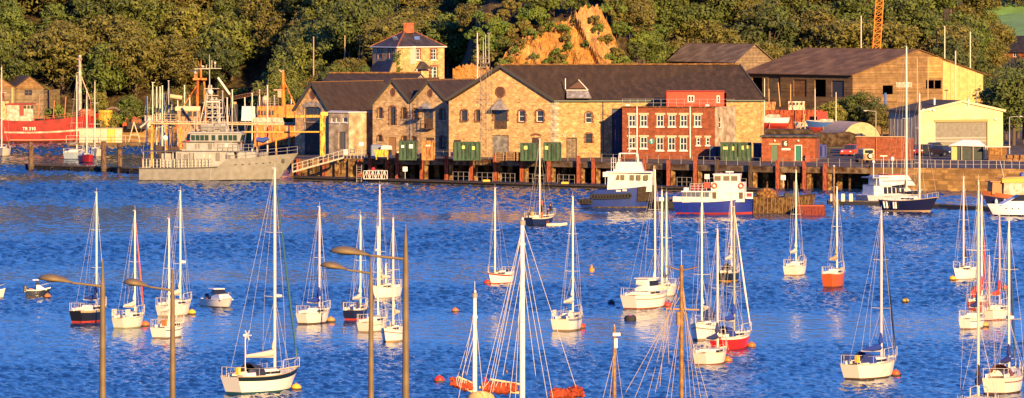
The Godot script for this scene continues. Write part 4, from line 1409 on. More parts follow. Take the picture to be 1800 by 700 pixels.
	facade(t, g, "wall", [W(0, -0.4), W(g.len, -0.4), W(g.len, top), W(0, top)], hs, brick, 0.3)
	door(t, g, hs[0], mat(0.10, 0.16, 0.09, 0.6), null, 4)
	door(t, g, hs[1], mat(0.02, 0.16, 0.11, 0.5), white)
	wpart(t, "lintel", mb().box(V(hs[0].get_center().x, hs[0].end.y + 0.12, 0.02), V(1.5, 0.2, 0.08)), mat(0.6, 0.36, 0.2, 0.9), g.t)
	wpart(t, "roof", mb().box(g.t * V(g.len * 0.5, top + 0.11, -3.0), V(g.len + 0.5, 0.22, 6.8), g.t.basis), mat(0.12, 0.105, 0.09, 0.9, 0.0, "grime", 4.0))
	wpart(t, "side_wall", mb().box(g.t * V(g.len - 0.15, top * 0.5 - 0.2, -3.2), V(0.29, top, 5.7), g.t.basis), brick)
	wpart(t, "side_wall", mb().box(g.t * V(0.15, top * 0.5 - 0.2, -3.2), V(0.29, top, 5.7), g.t.basis), brick)
	for u in [1362.0, 1403.5]:
		wpart(t, "lamp_fitting", mb().ball(g.t * V(wp(g, u, 247).x, wp(g, u, 247.5).y, 0.1), V(0.16, 0.16, 0.12)), white)
	var c := wp(g, 1381, 252.5)
	wpart(t, "white_plate", mb().box(V(wp(g, 1382, 262).x, wp(g, 1382, 262.5).y, 0.03), V(1.15, 0.24, 0.03)), white, g.t)
	var sg := thing("number_sign", "square black sign with a white figure six on the brick hut", "sign", g.t * V(c.x, c.y, 0.05))
	part(sg, "board", mb().box(Vector3.ZERO, V(0.72, 0.76, 0.05)), mat(0.015, 0.015, 0.015, 0.6))
	letters(sg, "6", 0.56, V(0, 0, 0.035), white)
	var ext := single("fire_box", "red fire hose box by the green door of the brick hut", "box", mb().box(V(0, 0.55, 0), V(0.6, 0.75, 0.4), Basis.IDENTITY, 0.05).box(V(0, 0.08, 0), V(0.5, 0.16, 0.3)), mat(0.6, 0.03, 0.015, 0.5), g.t * V(wp(g, 1420.5, 278).x, 0, 0.6))
	ext.rotation.y = 0.05
	# long brick wall building to its right
	t = thing("brick_store", "plain red brick store behind the parked jeep", "building", gp(1548, 897, QUAY))
	g = wallframe(1506, 897, 1592, 895)
	top = wp(g, 1548, 241).y
	facade(t, g, "wall", [W(0, -0.4), W(g.len, -0.4), W(g.len, top), W(0, top)], [], brick, 0.3)
	wpart(t, "coping", mb().box(g.t * V(g.len * 0.5, top + 0.05, -0.1), V(g.len + 0.2, 0.1, 0.5), g.t.basis), mat(0.55, 0.36, 0.2, 0.9))
	wpart(t, "roof", mb().box(g.t * V(g.len * 0.5, top - 0.2, -2.4), V(g.len - 0.1, 0.15, 4.0), g.t.basis), mat(0.15, 0.13, 0.11, 0.9))
	wpart(t, "side_wall", mb().box(g.t * V(g.len - 0.15, top * 0.5 - 0.2, -2.4), V(0.29, top - 0.1, 4.1), g.t.basis), brick)
	wpart(t, "downpipe", mb().rod(g.t * V(wp(g, 1541, 250).x, top, 0.1), g.t * V(wp(g, 1541, 250).x, 0, 0.1), 0.06), mat(0.4, 0.14, 0.07, 0.8))
	# cottage on the far slope
	t = thing("brick_cottage", "red brick cottage with dark slate roof beside the green field", "house", gp(1788, 1376, ht(1788, 1376)))
	var by := ht(1788, 1376)
	g = wallframe(1762, 1372, 1840, 1366, by)
	var wl := wallframe(1755.5, 1382, 1762, 1372, by)
	top = wp(g, 1790, 92).y
	facade(t, g, "wall", [W(0, -1), W(g.len, -1), W(g.len, top), W(0, top)], [wr(g, 1781, 94, 1789, 100)], brick, 0.3)
	window(t, g, wr(g, 1781, 94, 1789, 100), white, 2, 1)
	facade(t, wl, "gable_wall", [W(0, -1), W(wl.len, -1), W(wl.len, top), W(wl.len * 0.5, top + 3.2), W(0, top)], [], brick, 0.3)
	var r0: Vector3 = g.t * V(-0.3, top, 0.3)
	var r1: Vector3 = g.t * V(g.len, top, 0.3)
	var rm2: Vector3 = wl.t * V(wl.len * 0.5, top + 3.3, 0.3)
	wpart(t, "roof", mb().slab(r0, r1, rm2 + (r1 - r0), rm2, 0.2), mat(0.05, 0.045, 0.05, 0.7, 0.0, "slate", 8.0))

func lattice(m: MB, a: Vector3, b: Vector3, w: float, r: float, bays: int, w2 := -1.0) -> MB:
	# a square lattice column from a to b
	var z := (b - a).normalized()
	var x := (Vector3.UP if absf(z.y) < 0.9 else Vector3.RIGHT).cross(z).normalized()
	var y := z.cross(x)
	var e := w if w2 < 0.0 else w2
	var cor := func(i: int, f: float) -> Vector3:
		var h := lerpf(w, e, f) * 0.5
		return a.lerp(b, f) + x * h * [1, -1, -1, 1][i % 4] + y * h * [1, 1, -1, -1][i % 4]
	for i in 4:
		m.rod(cor.call(i, 0.0), cor.call(i, 1.0), r, 4)
		for k in bays:
			var f0 := float(k) / bays
			var f1 := float(k + 1) / bays
			m.rod(cor.call(i, f0), cor.call(i + 1, f1), r * 0.6, 3)
			m.rod(cor.call(i, f1), cor.call(i + 1, f1), r * 0.6, 3)
	return m

func make_masts_and_cranes() -> void:
	var steel := mat(0.45, 0.40, 0.33, 0.6, 0.2, "grime", 2.0)
	# lattice tower before the gable
	var t := thing("lattice_tower", "tall grey lattice radio tower standing before the warehouse gable", "tower", gp(849.5, 900, QUAY))
	var y := func(v: float) -> float: return gy(v, 900.0) - QUAY
	part(t, "column", lattice(mb(), V(0, 0, 0), V(0, y.call(100), 0), 0.75, 0.045, 17), steel)
	part(t, "ladder", mb().rod(V(0.75, 0, 0.2), V(0.75, y.call(118), 0.2), 0.03, 4).rod(V(1.05, 0, 0.2), V(1.05, y.call(118), 0.2), 0.03, 4), steel)
	for v in [118.0, 182.0]:
		var pm := mb()
		pm.box(V(0, y.call(v), 0), V(1.7, 0.08, 1.7))
		part(t, "platform", pm, steel)
		var rm := mb()
		for k in 4:
			var a: Vector3 = [V(-0.85, 0, -0.85), V(0.85, 0, -0.85), V(0.85, 0, 0.85), V(-0.85, 0, 0.85)][k] + V(0, y.call(v), 0)
			var b: Vector3 = [V(-0.85, 0, -0.85), V(0.85, 0, -0.85), V(0.85, 0, 0.85), V(-0.85, 0, 0.85)][(k + 1) % 4] + V(0, y.call(v), 0)
			rm.rod(a, a + V(0, 1.1, 0), 0.03, 4)
			for h in [0.55, 1.1]: rm.rod(a + V(0, h, 0), b + V(0, h, 0), 0.025, 4)
		part(t, "platform_railing", rm, steel)
	for w in [[-0.65, 78], [0.0, 66], [0.3, 60], [0.75, 57]]:
		part(t, "antenna", mb().rod(V(w[0], y.call(112), 0.3), V(w[0], y.call(w[1]), 0.3), 0.05, 5, 0.025), mat(0.6, 0.55, 0.48, 0.5))
	part(t, "side_arm", mb().rod(V(0, y.call(228), 0.3), V(1.9, y.call(228), 0.3), 0.04, 4).rod(V(1.9, y.call(228), 0.3), V(2.6, y.call(233), 0.3), 0.04, 4), steel)
	part(t, "wind_vane", mb().rod(V(0.55, y.call(60), 0.3), V(0.95, y.call(60), 0.3), 0.03, 4).ball(V(0.55, y.call(59), 0.3), V(0.08, 0.12, 0.08)).ball(V(0.95, y.call(59), 0.3), V(0.08, 0.12, 0.08)), steel)
	# crane boom
	t = thing("crawler_crane", "orange lattice crane boom rising behind the old boat shed", "crane", gp(1540, 1085, ht(1540, 1085)))
	var by := ht(1540, 1085)
	var foot := V(-0.6, 1.6, 0)
	var tip := pt(1549, -40, 1085) - t.position
	part(t, "boom", lattice(mb(), foot, tip, 1.25, 0.075, 24, 1.15), mat(0.85, 0.28, 0.03, 0.6))
	part(t, "cab", mb().box(V(-1.4, 2.0, 0), V(3.4, 2.0, 2.6), Basis.IDENTITY, 0.15), mat(0.55, 0.18, 0.02, 0.6))
	for s in [-1.1, 1.1]: part(t, "track", mb().box(V(-1, 0.4, s), V(4.2, 0.9, 0.7), Basis.IDENTITY, 0.2), mat(0.05, 0.05, 0.05, 0.9))
	# slender poles behind the sheds
	for w in [[1514, 1100, 28, 90, "plain grey mast pole behind the roof of the boat shed"], [1661, 1050, 46, 120, "thin white pole above the boat shed gable"], [1706, 1046, 56, 130, "white pole with a red edge beside the boat shed gable"], [1680, 996, 90, 200, "tall white pole between the cream shed and the boat shed"], [551, 1060, 65, 106, "weathered timber pole on the grassy bank"], [606, 1062, 63, 110, "weathered timber pole on the grassy bank"], [632, 1064, 62, 84, "short timber pole with crossarm near the stone house"], [1702, 1000, 170, 215, "rust brown post beside the cream shed roof"], [839, 1004, 58, 95, "thin white pole below the quarry"]]:
		var b := V(gx(w[0], w[1]), minf(gy(w[3], w[1]), ht(w[0], w[1])) if w[3] > 100 else ht(w[0], w[1]), -w[1])
		var m := mb().rod(Vector3.ZERO, V(0, gy(w[2], w[1]) - b.y, 0), 0.13, 7, 0.09)
		var p := thing("pole", w[4], "pole", b, 0.0, "timber poles on the bank" if w[0] > 540 and w[0] < 610 else "")
		part(p, "shaft", m, mat(0.62, 0.55, 0.42, 0.8) if w[1] < 1055 or w[0] > 1000 else mat(0.4, 0.29, 0.18, 0.9))
		part(p, "cap", mb().box(V(0, gy(w[2], w[1]) - b.y, 0), V(0.5 if w[0] == 632 else 0.22, 0.1, 0.12)), mat(0.35, 0.25, 0.16, 0.9))

# ---------------------------------------------------------------- jetty, pontoons and what stands on the quay
func make_jetty() -> void:
	var conc := mat(0.34, 0.27, 0.17, 0.95, 0.0, "concrete", 5.0)
	var pile_c := mat(0.46, 0.33, 0.14, 0.95, 0.0, "concrete", 4.0)
	var rust := mat(0.27, 0.06, 0.025, 0.85, 0.0, "rust", 3.0)
	var black := mat(0.02, 0.018, 0.016, 0.85, 0.0, "grime", 2.0)
	var rail := mat(0.27, 0.23, 0.18, 0.7, 0.0)
	var t := thing("jetty", "piled concrete jetty with rust red fender piles along the quay", "jetty", gp(1085, 892, 0))
	var us := [640, 700, 760, 820, 880, 940, 1000, 1060, 1120, 1180, 1240, 1300, 1360, 1420, 1475, 1529]
	for i in us.size() - 1:
		var a := gp(us[i], front(us[i]), QUAY)
		var b := gp(us[i + 1], front(us[i + 1]), QUAY)
		var k := V(0, 0, -9.97)
		wpart(t, "deck_slab", mb().slab(a + V(0.004, 0, 0), b - V(0.004, 0, 0), b + k - V(0.004, 0, 0), a + k + V(0.004, 0, 0), 0.45), mat(0.19, 0.165, 0.14, 0.95, 0.0, "concrete", 9.0))
		wpart(t, "fascia_beam", mb().slab(a + V(0.01, -0.8, 0.06), b + V(-0.01, -0.8, 0.06), b + V(-0.01, -0.05, 0.06), a + V(0.01, -0.05, 0.06), 0.5), conc)
	var piles := [650, 680, 698, 741, 784.5, 828, 870, 917, 964.5, 1017, 1043, 1090, 1133, 1175, 1222, 1260, 1319, 1367, 1414, 1450]
	for i in piles.size():
		var u: float = piles[i]
		var p := gp(u, front(u) - 0.35, 0)
		var hi := QUAY + (0.75 if i % 3 != 1 else 0.45)
		wpart(t, "fender_pile", mb().box(p + V(0, (hi - 3.0) * 0.5, 0), V(0.5, hi + 3.0, 0.4)), rust if i < 15 or i > 16 else mat(0.07, 0.045, 0.03, 0.9, 0.0, "rust", 3.0))
		var q := gp(u + 8.5, front(u + 8.5) + 0.5, 0)
		wpart(t, "concrete_pile", mb().box(q + V(0, -0.45, 0), V(0.55, 5.0, 0.55)), pile_c)
		q = gp(u + 27.0, front(u + 27.0) + 3.0, 0)
		wpart(t, "concrete_pile", mb().box(q + V(0, -0.45, 0), V(0.7, 5.0, 0.6)), pile_c)
		q = gp(u + 2.0, front(u) + 6.4, 0)
		wpart(t, "concrete_pile", mb().box(q + V(0, -0.45, 0), V(0.9, 5.0, 0.6)), pile_c)
		if i % 2 == 0 and i < 15:
			q = gp(u + 20.0, front(u) + 4.6, 0)
			wpart(t, "brace_wall", mb().box(q + V(0, 0.2, 0), V(1.5, 2.6, 0.4)), pile_c)
	for i in 40:
		var u := 662.0 + i * 21.3
		wpart(t, "timber_pile", mb().rod(gp(u, front(u) + 1.6 + (i % 3), -3.0), gp(u + (i % 2) * 1.5, front(u) + 1.6 + (i % 3), QUAY - 0.5), 0.17, 7), mat(0.2, 0.13, 0.065, 0.95, 0.0, "concrete", 3.0))
	# solid corner at the gangway
	for u in [524, 548, 570, 592, 616, 632]:
		wpart(t, "fender_pile", mb().box(gp(u, front(u) - 0.3, 0) + V(0, -0.1, 0), V(0.55, 5.6, 0.45)), rust if u in [524, 570, 632] else pile_c)
	# handrail along the edge
	t = thing("quay_railing", "galvanised post and rail fence along the jetty edge", "railing", gp(1085, 890, QUAY))
	var rl := mb()
	var prev := Vector3.ZERO
	for i in 46:
		var u := 640.0 + i * 19.9
		var p := gp(u, front(u) + 0.5, QUAY)
		wpart(t, "rail_post", mb().rod(p + V(0, -0.02, 0), p + V(0, 1.05, 0), 0.045, 5), rail)
		if i > 0 and i % 9 != 0:
			for h in [0.55, 1.02]: rl.rod(prev + V(0, h, 0), p + V(0, h, 0), 0.02, 4)
		prev = p
	wpart(t, "rails", rl, rail)
	# floating fender pontoon
	t = thing("long_pontoon", "low black rubber edged pontoon floating along the jetty", "pontoon", gp(900, 876, 0))
	var fr := [[516, 905.5], [650, 895], [900, 876], [1010, 869], [1160, 861], [1335, 852]]
	for i in fr.size() - 1:
		var a := gp(fr[i][0], fr[i][1], 0)
		var b := gp(fr[i + 1][0], fr[i + 1][1], 0)
		var k := V(0, 0, -3.2)
		wpart(t, "float", mb().slab(a + V(0.01, 0.62, 0), b + V(-0.01, 0.62, 0), b + k + V(-0.01, 0.62, 0), a + k + V(0.01, 0.62, 0), 1.2), black)
		wpart(t, "timber_rubbing_strip", mb().bar(a + V(0, 0.5, 0.1), b + V(0, 0.5, 0.1), 0.16, 0.14), mat(0.13, 0.09, 0.06, 0.9, 0.0, "grime", 2.0))
		wpart(t, "pale_waterline_strip", mb().bar(a + V(0, 0.12, 0.06), b + V(0, 0.12, 0.06), 0.1, 0.07), mat(0.3, 0.24, 0.13, 0.9, 0.0, "grime", 2.0))
	for w in [[648, 672], [796, 824], [838, 866], [880, 905], [925, 958], [980, 1010], [1190, 1216], [1230, 1256], [1270, 1312]]:
		var m := mb()
		for i in 4:
			var u := lerpf(w[0], w[1], i / 3.0)
			var d := table(fr, u) + 2.9
			m.rod(gp(u, d, 0.6), gp(u, d, 1.75), 0.035, 4)
		for h in [1.15, 1.72]: m.rod(gp(w[0], table(fr, w[0]) + 2.9, h), gp(w[1], table(fr, w[1]) + 2.9, h), 0.03, 4)
		wpart(t, "hand_railing", m, rail)
	for u in [855, 993]:
		wpart(t, "yellow_cleat", mb().box(gp(u, table(fr, u) + 0.9, 0.76), V(0.95, 0.26, 0.4), Basis.IDENTITY, 0.06), mat(0.7, 0.4, 0.03, 0.6))
	for u in [712, 1064, 1243, 1377]:
		wpart(t, "notice_board", mb().box(gp(u, table(fr, u) + 2.6, 1.9), V(0.6, 0.6, 0.05)).rod(gp(u, table(fr, u) + 2.62, 0.6), gp(u, table(fr, u) + 2.62, 1.7), 0.03, 4), mat(0.75, 0.72, 0.62, 0.6))
	# white zigzag barrier
	t = thing("white_barrier", "white zigzag lattice barrier with a red float on the pontoon", "barrier", gp(660, 893, 0.62))
	var zb := mb()
	var p0 := V(-1.55, 0, 0)
	zb.bar(p0, p0 + V(3.1, 0, 0), 0.06); zb.bar(p0 + V(0, 1.05, 0), p0 + V(3.1, 1.05, 0), 0.06)
	for i in 9:
		var x := 3.1 * i / 8.0
		zb.bar(p0 + V(x, 0, 0), p0 + V(x, 1.05, 0), 0.045)
		if i < 8: zb.bar(p0 + V(x, 0 if i % 2 == 0 else 1.05, 0.01), p0 + V(x + 3.1 / 8.0, 1.05 if i % 2 == 0 else 0.0, 0.01), 0.05)
	part(t, "lattice", zb, mat(0.8, 0.76, 0.7, 0.5))
	part(t, "red_float", mb().ball(V(-0.3, 1.2, -0.3), V(0.28, 0.32, 0.28)), mat(0.6, 0.02, 0.02, 0.4))
	# ladder
	t = thing("boarding_ladder", "grey steel ladder at the end of the long pontoon", "ladder", gp(631, 894.5, 0.0))
	var ld := mb()
	for s in [-0.32, 0.32]: ld.rod(V(s, 0.1, 0), V(s, 2.4, -0.3), 0.05, 5)
	for i in 7: ld.rod(V(-0.32, 0.3 + i * 0.3, -0.04 * i), V(0.32, 0.3 + i * 0.3, -0.04 * i), 0.03, 4)
	part(t, "rungs", ld, rail)
	# gangway from the quay down to the ship
	t = thing("gangway", "sloping aluminium gangway with timber treads beside the ship's bow", "gangway", gp(556, 905, 0.6))
	var g0 := gp(514, 904.5, 1.2) - t.position
	var g1 := gp(604, 906.5, 3.05) - t.position
	for i in 15:
		var c := g0.lerp(g1, (i + 0.5) / 15.0)
		part(t, "tread", mb().box(c, V(0.5, 0.07, 1.3)), mat(0.5, 0.3, 0.1, 0.9))
	for s in [-0.65, 0.65]:
		var m := mb()
		var z := V(0, 0, s)
		m.bar(g0 + z, g1 + z, 0.08, 0.2)
		m.rod(g0 + z + V(0, 1.0, 0), g1 + z + V(0, 1.0, 0), 0.05, 5)
		m.rod(g0 + z + V(0, 0.55, 0), g1 + z + V(0, 0.55, 0), 0.03, 4)
		for i in 11:
			var c := g0.lerp(g1, i / 10.0) + z
			m.bar(c, c + V(0, 1.0, 0), 0.07)
		part(t, "side_rail", m, mat(0.36, 0.32, 0.26, 0.6, 0.0))
	# mooring pontoon with piles on the open side
	t = thing("mooring_pontoon", "dark floating pontoon reaching out behind the grey ship", "pontoon", gp(145, 950, 0))
	var a0 := gp(44, 957, 0)
	var a1 := gp(252, 938, 0)
	for i in 6:
		var p := a0.lerp(a1, i / 6.0)
		var q := a0.lerp(a1, (i + 0.97) / 6.0)
		wpart(t, "float", mb().slab(p + V(0, 0.75, 0), q + V(0, 0.75, 0), q + V(0, 0.75, -3), p + V(0, 0.75, -3), 1.3), black)
		wpart(t, "timber_edge", mb().bar(p + V(0, 0.72, 0.06), q + V(0, 0.72, 0.06), 0.12, 0.2), mat(0.16, 0.11, 0.07, 0.9, 0.0, "grime", 2.0))
		wpart(t, "tyre_fender", mb().lathe([W(0.18, -0.1), W(0.34, -0.08), W(0.36, 0.0), W(0.34, 0.08), W(0.18, 0.1)], 10, p.lerp(q, 0.4) + V(0, 0.25, 0.12), Basis(Vector3.RIGHT, PI / 2)), black)
	for w in [[54, 955, 250], [182, 944, 248], [210, 943, 252]]:
		var b := gp(w[0], w[1] - 0.8, 0)
		var m := mb().tube([b + V(0, -3, 0), b + V(0, gy(w[2], w[1]), 0)], [0.36, 0.36], 12)
		var o := thing("mooring_pile", "thick brown steel pile holding the dark pontoon", "pile", V(b.x, 0, b.z), 0.0, "piles of the mooring pontoon")
		wpart(o, "shaft", m, mat(0.16, 0.1, 0.055, 0.85, 0.0, "rust", 3.0))
		wpart(o, "collar", mb().tube([b + V(0, 0.5, 0), b + V(0, 0.9, 0)], [0.46, 0.46], 12), mat(0.1, 0.07, 0.05, 0.8))

func container(called: String, label: String, u0: float, u1: float, v0: float, d: float, deep: float, mt: Material, plates: Array, turn := 0.0) -> Node3D:
	var w := (u1 - u0) * d / F
	var h := gy(v0, d) - QUAY
	var t := thing(called, label, "container", gp((u0 + u1) * 0.5, d + deep * 0.5, QUAY), turn)
	var poly := PackedVector2Array()
	var n := int(w / 0.28) * 2
	for i in n + 1:
		poly.append(W(-w * 0.5 + w * i / n, -deep * 0.5 if (i / 2) % 2 == 0 else -deep * 0.5 + 0.05))
	poly.append(W(w * 0.5, deep * 0.5)); poly.append(W(-w * 0.5, deep * 0.5))
	part(t, "body", mb().prism(poly, 0.12, h - 0.1, Transform3D(Basis(V(1, 0, 0), V(0, 0, -1), V(0, 1, 0)), Vector3.ZERO)), mt)
	var fr := mb()
	fr.box(V(0, h - 0.06, 0), V(w + 0.08, 0.14, deep + 0.08)).box(V(0, 0.06, 0), V(w + 0.06, 0.14, deep + 0.06))
	for s in [-1, 1]: fr.box(V(s * w * 0.5, h * 0.5, deep * 0.5 + 0.0), V(0.14, h - 0.26, 0.14))
	part(t, "frame", fr, mt)
	for p in plates:
		part(t, "sign_plate", mb().box(V(p[0] * w, p[1] * h, deep * 0.5 + 0.04), V(p[2], p[3], 0.03)), mat(0.75, 0.6, 0.15, 0.6) if p.size() < 5 else mat(0.8, 0.76, 0.66, 0.6))
	for x in [-0.06, 0.06]: part(t, "locking_bar", mb().rod(V(x * w, 0.2, deep * 0.5 + 0.06), V(x * w, h - 0.2, deep * 0.5 + 0.06), 0.03, 4), mt)
	return t

func car(label: String, at: Vector3, turn: float, body: Material, tall := 1.0) -> Node3D:
	var t := thing("parked_car", label, "car", at, turn)
	var prof := PackedVector2Array([W(-2.05, 0.3), W(2.0, 0.3), W(2.1, 0.55), W(1.95, 0.78), W(1.05, 0.92), W(-1.9, 0.95), W(-2.1, 0.6)])
	part(t, "body", mb().prism(prof, -0.82, 0.82), body)
	var cab := mb()
	var s := [V(1.0, 0.9, 0.76), V(0.35, 1.42 * tall, 0.6), V(-1.25, 1.42 * tall, 0.6), V(-1.85, 0.94, 0.76)]
	for i in 3:
		cab.quad(V(s[i].x, s[i].y, -s[i].z), s[i], s[i + 1], V(s[i + 1].x, s[i + 1].y, -s[i + 1].z))
	cab.quad(s[3], s[0], s[1], s[2])
	var n := [V(1.0, 0.9, -0.76), V(0.35, 1.42 * tall, -0.6), V(-1.25, 1.42 * tall, -0.6), V(-1.85, 0.94, -0.76)]
	cab.quad(n[0], n[3], n[2], n[1])
	var g := part(t, "glasshouse", cab, mat(0.03, 0.035, 0.04, 0.05))
	part(g, "roof_panel", mb().box(V(-0.45, 1.44 * tall, 0), V(1.65, 0.05, 1.2), Basis.IDENTITY, 0.02), body)
	for x in [-1.3, 1.3]:
		for z in [-0.78, 0.78]:
			var w := part(t, "wheel", mb().lathe([W(0.001, -0.1), W(0.32, -0.1), W(0.34, 0.0), W(0.32, 0.1), W(0.001, 0.1)], 14, V(x, 0.34, z), Basis(Vector3.RIGHT, PI / 2)), mat(0.02, 0.02, 0.02, 0.9))
			part(w, "rim", mb().lathe([W(0.001, -0.12), W(0.2, -0.115), W(0.2, 0.115), W(0.001, 0.12)], 12, V(x, 0.34, z), Basis(Vector3.RIGHT, PI / 2)), mat(0.5, 0.5, 0.5, 0.4, 0.6))
	for z in [-0.6, 0.6]:
		part(t, "headlight", mb().ball(V(2.02, 0.64, z), V(0.07, 0.12, 0.2)), mat(0.8, 0.78, 0.7, 0.15))
		part(t, "tail_light", mb().ball(V(-2.03, 0.7, z), V(0.05, 0.12, 0.16)), mat(0.5, 0.02, 0.01, 0.3))
	return t

func make_quay_things() -> void:
	var green := mat(0.018, 0.07, 0.03, 0.6, 0.0, "rust", 5.0)
	container("green_container", "dark green container beside the orange one under the twin gables", 702, 732, 248, 899, 2.4, green, [[-0.3, 0.72, 0.35, 0.35, 1], [0.18, 0.72, 0.55, 0.5, 1]])
	container("orange_container", "orange brown container beneath the hooded balcony", 742, 763, 247.5, 899, 2.4, mat(0.42, 0.2, 0.05, 0.7, 0.0, "rust", 4.0), [[0.0, 0.75, 0.6, 0.2, 1]])
	container("green_container", "green container with two yellow plates near the lattice tower", 797, 844, 250, 898, 2.5, green, [[-0.12, 0.72, 0.4, 0.4], [0.25, 0.68, 0.35, 0.45]])
	container("green_container", "green container with one yellow plate beside the open pair", 915, 945, 252, 896, 2.5, green, [[-0.2, 0.75, 0.45, 0.45]])
	container("green_container", "ribbed green container with brown end before the stone side wall", 956, 986, 251, 896, 2.5, green, [[-0.35, 0.72, 0.4, 0.45]])
	container("green_container", "long green container beside the brick stair tower", 1267, 1320, 251, 897, 2.5, green, [[-0.35, 0.7, 0.6, 0.35], [-0.1, 0.68, 0.25, 0.5], [0.22, 0.72, 0.25, 0.5], [0.38, 0.76, 0.2, 0.4]])
	container("blue_container", "narrow tall blue container beside the brick hut", 1325, 1338, 252, 897, 2.4, mat(0.04, 0.07, 0.14, 0.6, 0.0, "rust", 4.0), [])
	container("blue_container", "low blue container beside the stair tower foot", 1248, 1266, 258, 900, 2.0, mat(0.04, 0.07, 0.14, 0.6, 0.0, "rust", 4.0), [])
	container("blue_skip", "deep blue skip at the corner of the brick hut", 1435, 1452, 255, 912, 2.2, mat(0.015, 0.03, 0.22, 0.5), [])
	# crates of gear
	for i in 4:
		var t := thing("gear_crate", "open timber crate of fishing gear on the quay edge", "crate", gp(878 + i * 18, 897, QUAY), 0.1 * i, "gear crates on the quay edge")
		var w := 1.2
		for y in [0.12, 0.42, 0.72, 1.0]:
			part(t, "slat", mb().box(V(0, y, 0.6), V(w, 0.2, 0.05)), mat(0.27, 0.17, 0.09, 0.9, 0.0, "grime", 2.0))
			part(t, "slat", mb().box(V(-w * 0.5, y, 0), V(0.05, 0.2, 1.15)), mat(0.27, 0.17, 0.09, 0.9, 0.0, "grime", 2.0))
			part(t, "slat", mb().box(V(w * 0.5, y, 0), V(0.05, 0.2, 1.15)), mat(0.27, 0.17, 0.09, 0.9, 0.0, "grime", 2.0))
		part(t, "corner_post", mb().box(V(-0.52, 0.55, 0.63), V(0.08, 1.1, 0.05)), mat(0.3, 0.2, 0.1, 0.9))
		part(t, "corner_post", mb().box(V(0.52, 0.55, 0.63), V(0.08, 1.1, 0.05)), mat(0.3, 0.2, 0.1, 0.9))
		part(t, "tray", mb().box(V(0, 0.5, 0), V(1.1, 0.9, 1.1)), [mat(0.35, 0.2, 0.08, 0.9, 0.0, "concrete", 1.0), mat(0.4, 0.13, 0.05, 0.9, 0.0, "concrete", 1.0)][i % 2])
	# yellow hoist and white tank by the gangway head
	var t := thing("yellow_hopper", "yellow steel hopper on the quay below the twin gables", "hopper", gp(673, 903, QUAY))
	part(t, "bin", mb().prism(PackedVector2Array([W(-1.0, 0.35), W(0.8, 0.35), W(1.15, 1.3), W(-1.15, 1.3)]), -0.7, 0.7), mat(0.72, 0.46, 0.03, 0.6, 0.0, "rust", 3.0))
	for x in [-0.85, 0.65]: part(t, "leg", mb().box(V(x, 0.17, 0), V(0.14, 0.36, 1.2)), mat(0.5, 0.3, 0.03, 0.7))
	t = thing("white_tank", "white plastic tank behind the yellow hopper", "tank", gp(679, 906, QUAY))
	part(t, "body", mb().box(V(0, 0.95, 0), V(1.5, 1.6, 1.1), Basis.IDENTITY, 0.12), mat(0.7, 0.62, 0.5, 0.5))
	part(t, "lid", mb().box(V(0, 1.78, 0), V(0.6, 0.08, 0.6)), mat(0.4, 0.35, 0.3, 0.6))
	part(t, "pallet", mb().box(V(0, 0.07, 0), V(1.6, 0.14, 1.2)), mat(0.25, 0.16, 0.08, 0.9))
	t = thing("blue_tank", "grey blue plastic tank beside the white tank", "tank", gp(661, 907, QUAY))
	part(t, "body", mb().box(V(0, 0.95, 0), V(1.4, 1.8, 1.1), Basis.IDENTITY, 0.12), mat(0.16, 0.2, 0.28, 0.5))
	part(t, "pallet", mb().box(V(0, 0.04, 0), V(1.5, 0.08, 1.2)), mat(0.25, 0.16, 0.08, 0.9))
	# gate rail at the gangway head
	t = thing("gangway_gate", "grey pipe gate with white panel at the top of the gangway", "gate", gp(622, 907, QUAY))
	var m := mb()
	for i in 7: m.rod(V(-1.4 + i * 0.47, 0, 0), V(-1.4 + i * 0.47, 1.2, 0), 0.04, 5)
	for y in [0.4, 0.8, 1.2]: m.rod(V(-1.4, y, 0), V(1.42, y, 0), 0.03, 4)
	part(t, "bars", m, mat(0.5, 0.45, 0.38, 0.5, 0.3))
	part(t, "panel", mb().box(V(-1.1, 0.85, 0.06), V(0.6, 0.65, 0.04)), mat(0.75, 0.65, 0.5, 0.6))
	t = thing("white_cabinet", "small white cabinet on a post beside the gangway gate", "cabinet", gp(635, 904, QUAY))  # cabinet box is plain off-white
	part(t, "post", mb().rod(Vector3.ZERO, V(0, 1.7, 0), 0.06), mat(0.4, 0.36, 0.3, 0.6))
	part(t, "box", mb().box(V(0, 2.0, 0), V(0.6, 0.5, 0.3), Basis.IDENTITY, 0.04), mat(0.8, 0.76, 0.68, 0.5))
	# notice boards on the railing
	for w in [[704, "white and red notice board below the green container"], [751, "white and red notice board below the orange container"], [797, "white and red notice board near the lattice tower foot"], [930, "blank white board on the jetty beam"]]:
		t = thing("notice_board", w[1], "sign", gp(w[0], front(w[0]) + 0.3, QUAY if w[0] < 900 else 1.9))
		part(t, "board", mb().box(V(0, 0.62, 0), V(0.8, 0.66, 0.05)), mat(0.78, 0.72, 0.6, 0.6))
		part(t, "legs", mb().box(V(0, 0.14, -0.03), V(0.1, 0.32, 0.05)), mat(0.4, 0.35, 0.3, 0.6))
		if w[0] < 900: part(t, "red_mark", mb().box(V(-0.14, 0.62, 0.035), V(0.26, 0.36, 0.02)), mat(0.5, 0.05, 0.03, 0.6))
	# fence and stand along the wall quay
	t = thing("wall_railing", "grey pipe railing on top of the stone quay wall", "railing", gp(1660, 862, QUAY))
	m = mb()
	var prev := Vector3.ZERO
	for i in 26:
		var u := 1536.0 + i * 13.5
		var p := gp(u, front(u) + 0.6, QUAY)
		wpart(t, "rail_post", mb().rod(p, p + V(0, 1.0, 0), 0.04, 4), mat(0.45, 0.4, 0.33, 0.6))
		if i: for h in [0.5, 1.0]: m.rod(prev + V(0, h, 0), p + V(0, h, 0), 0.022, 4)
		prev = p
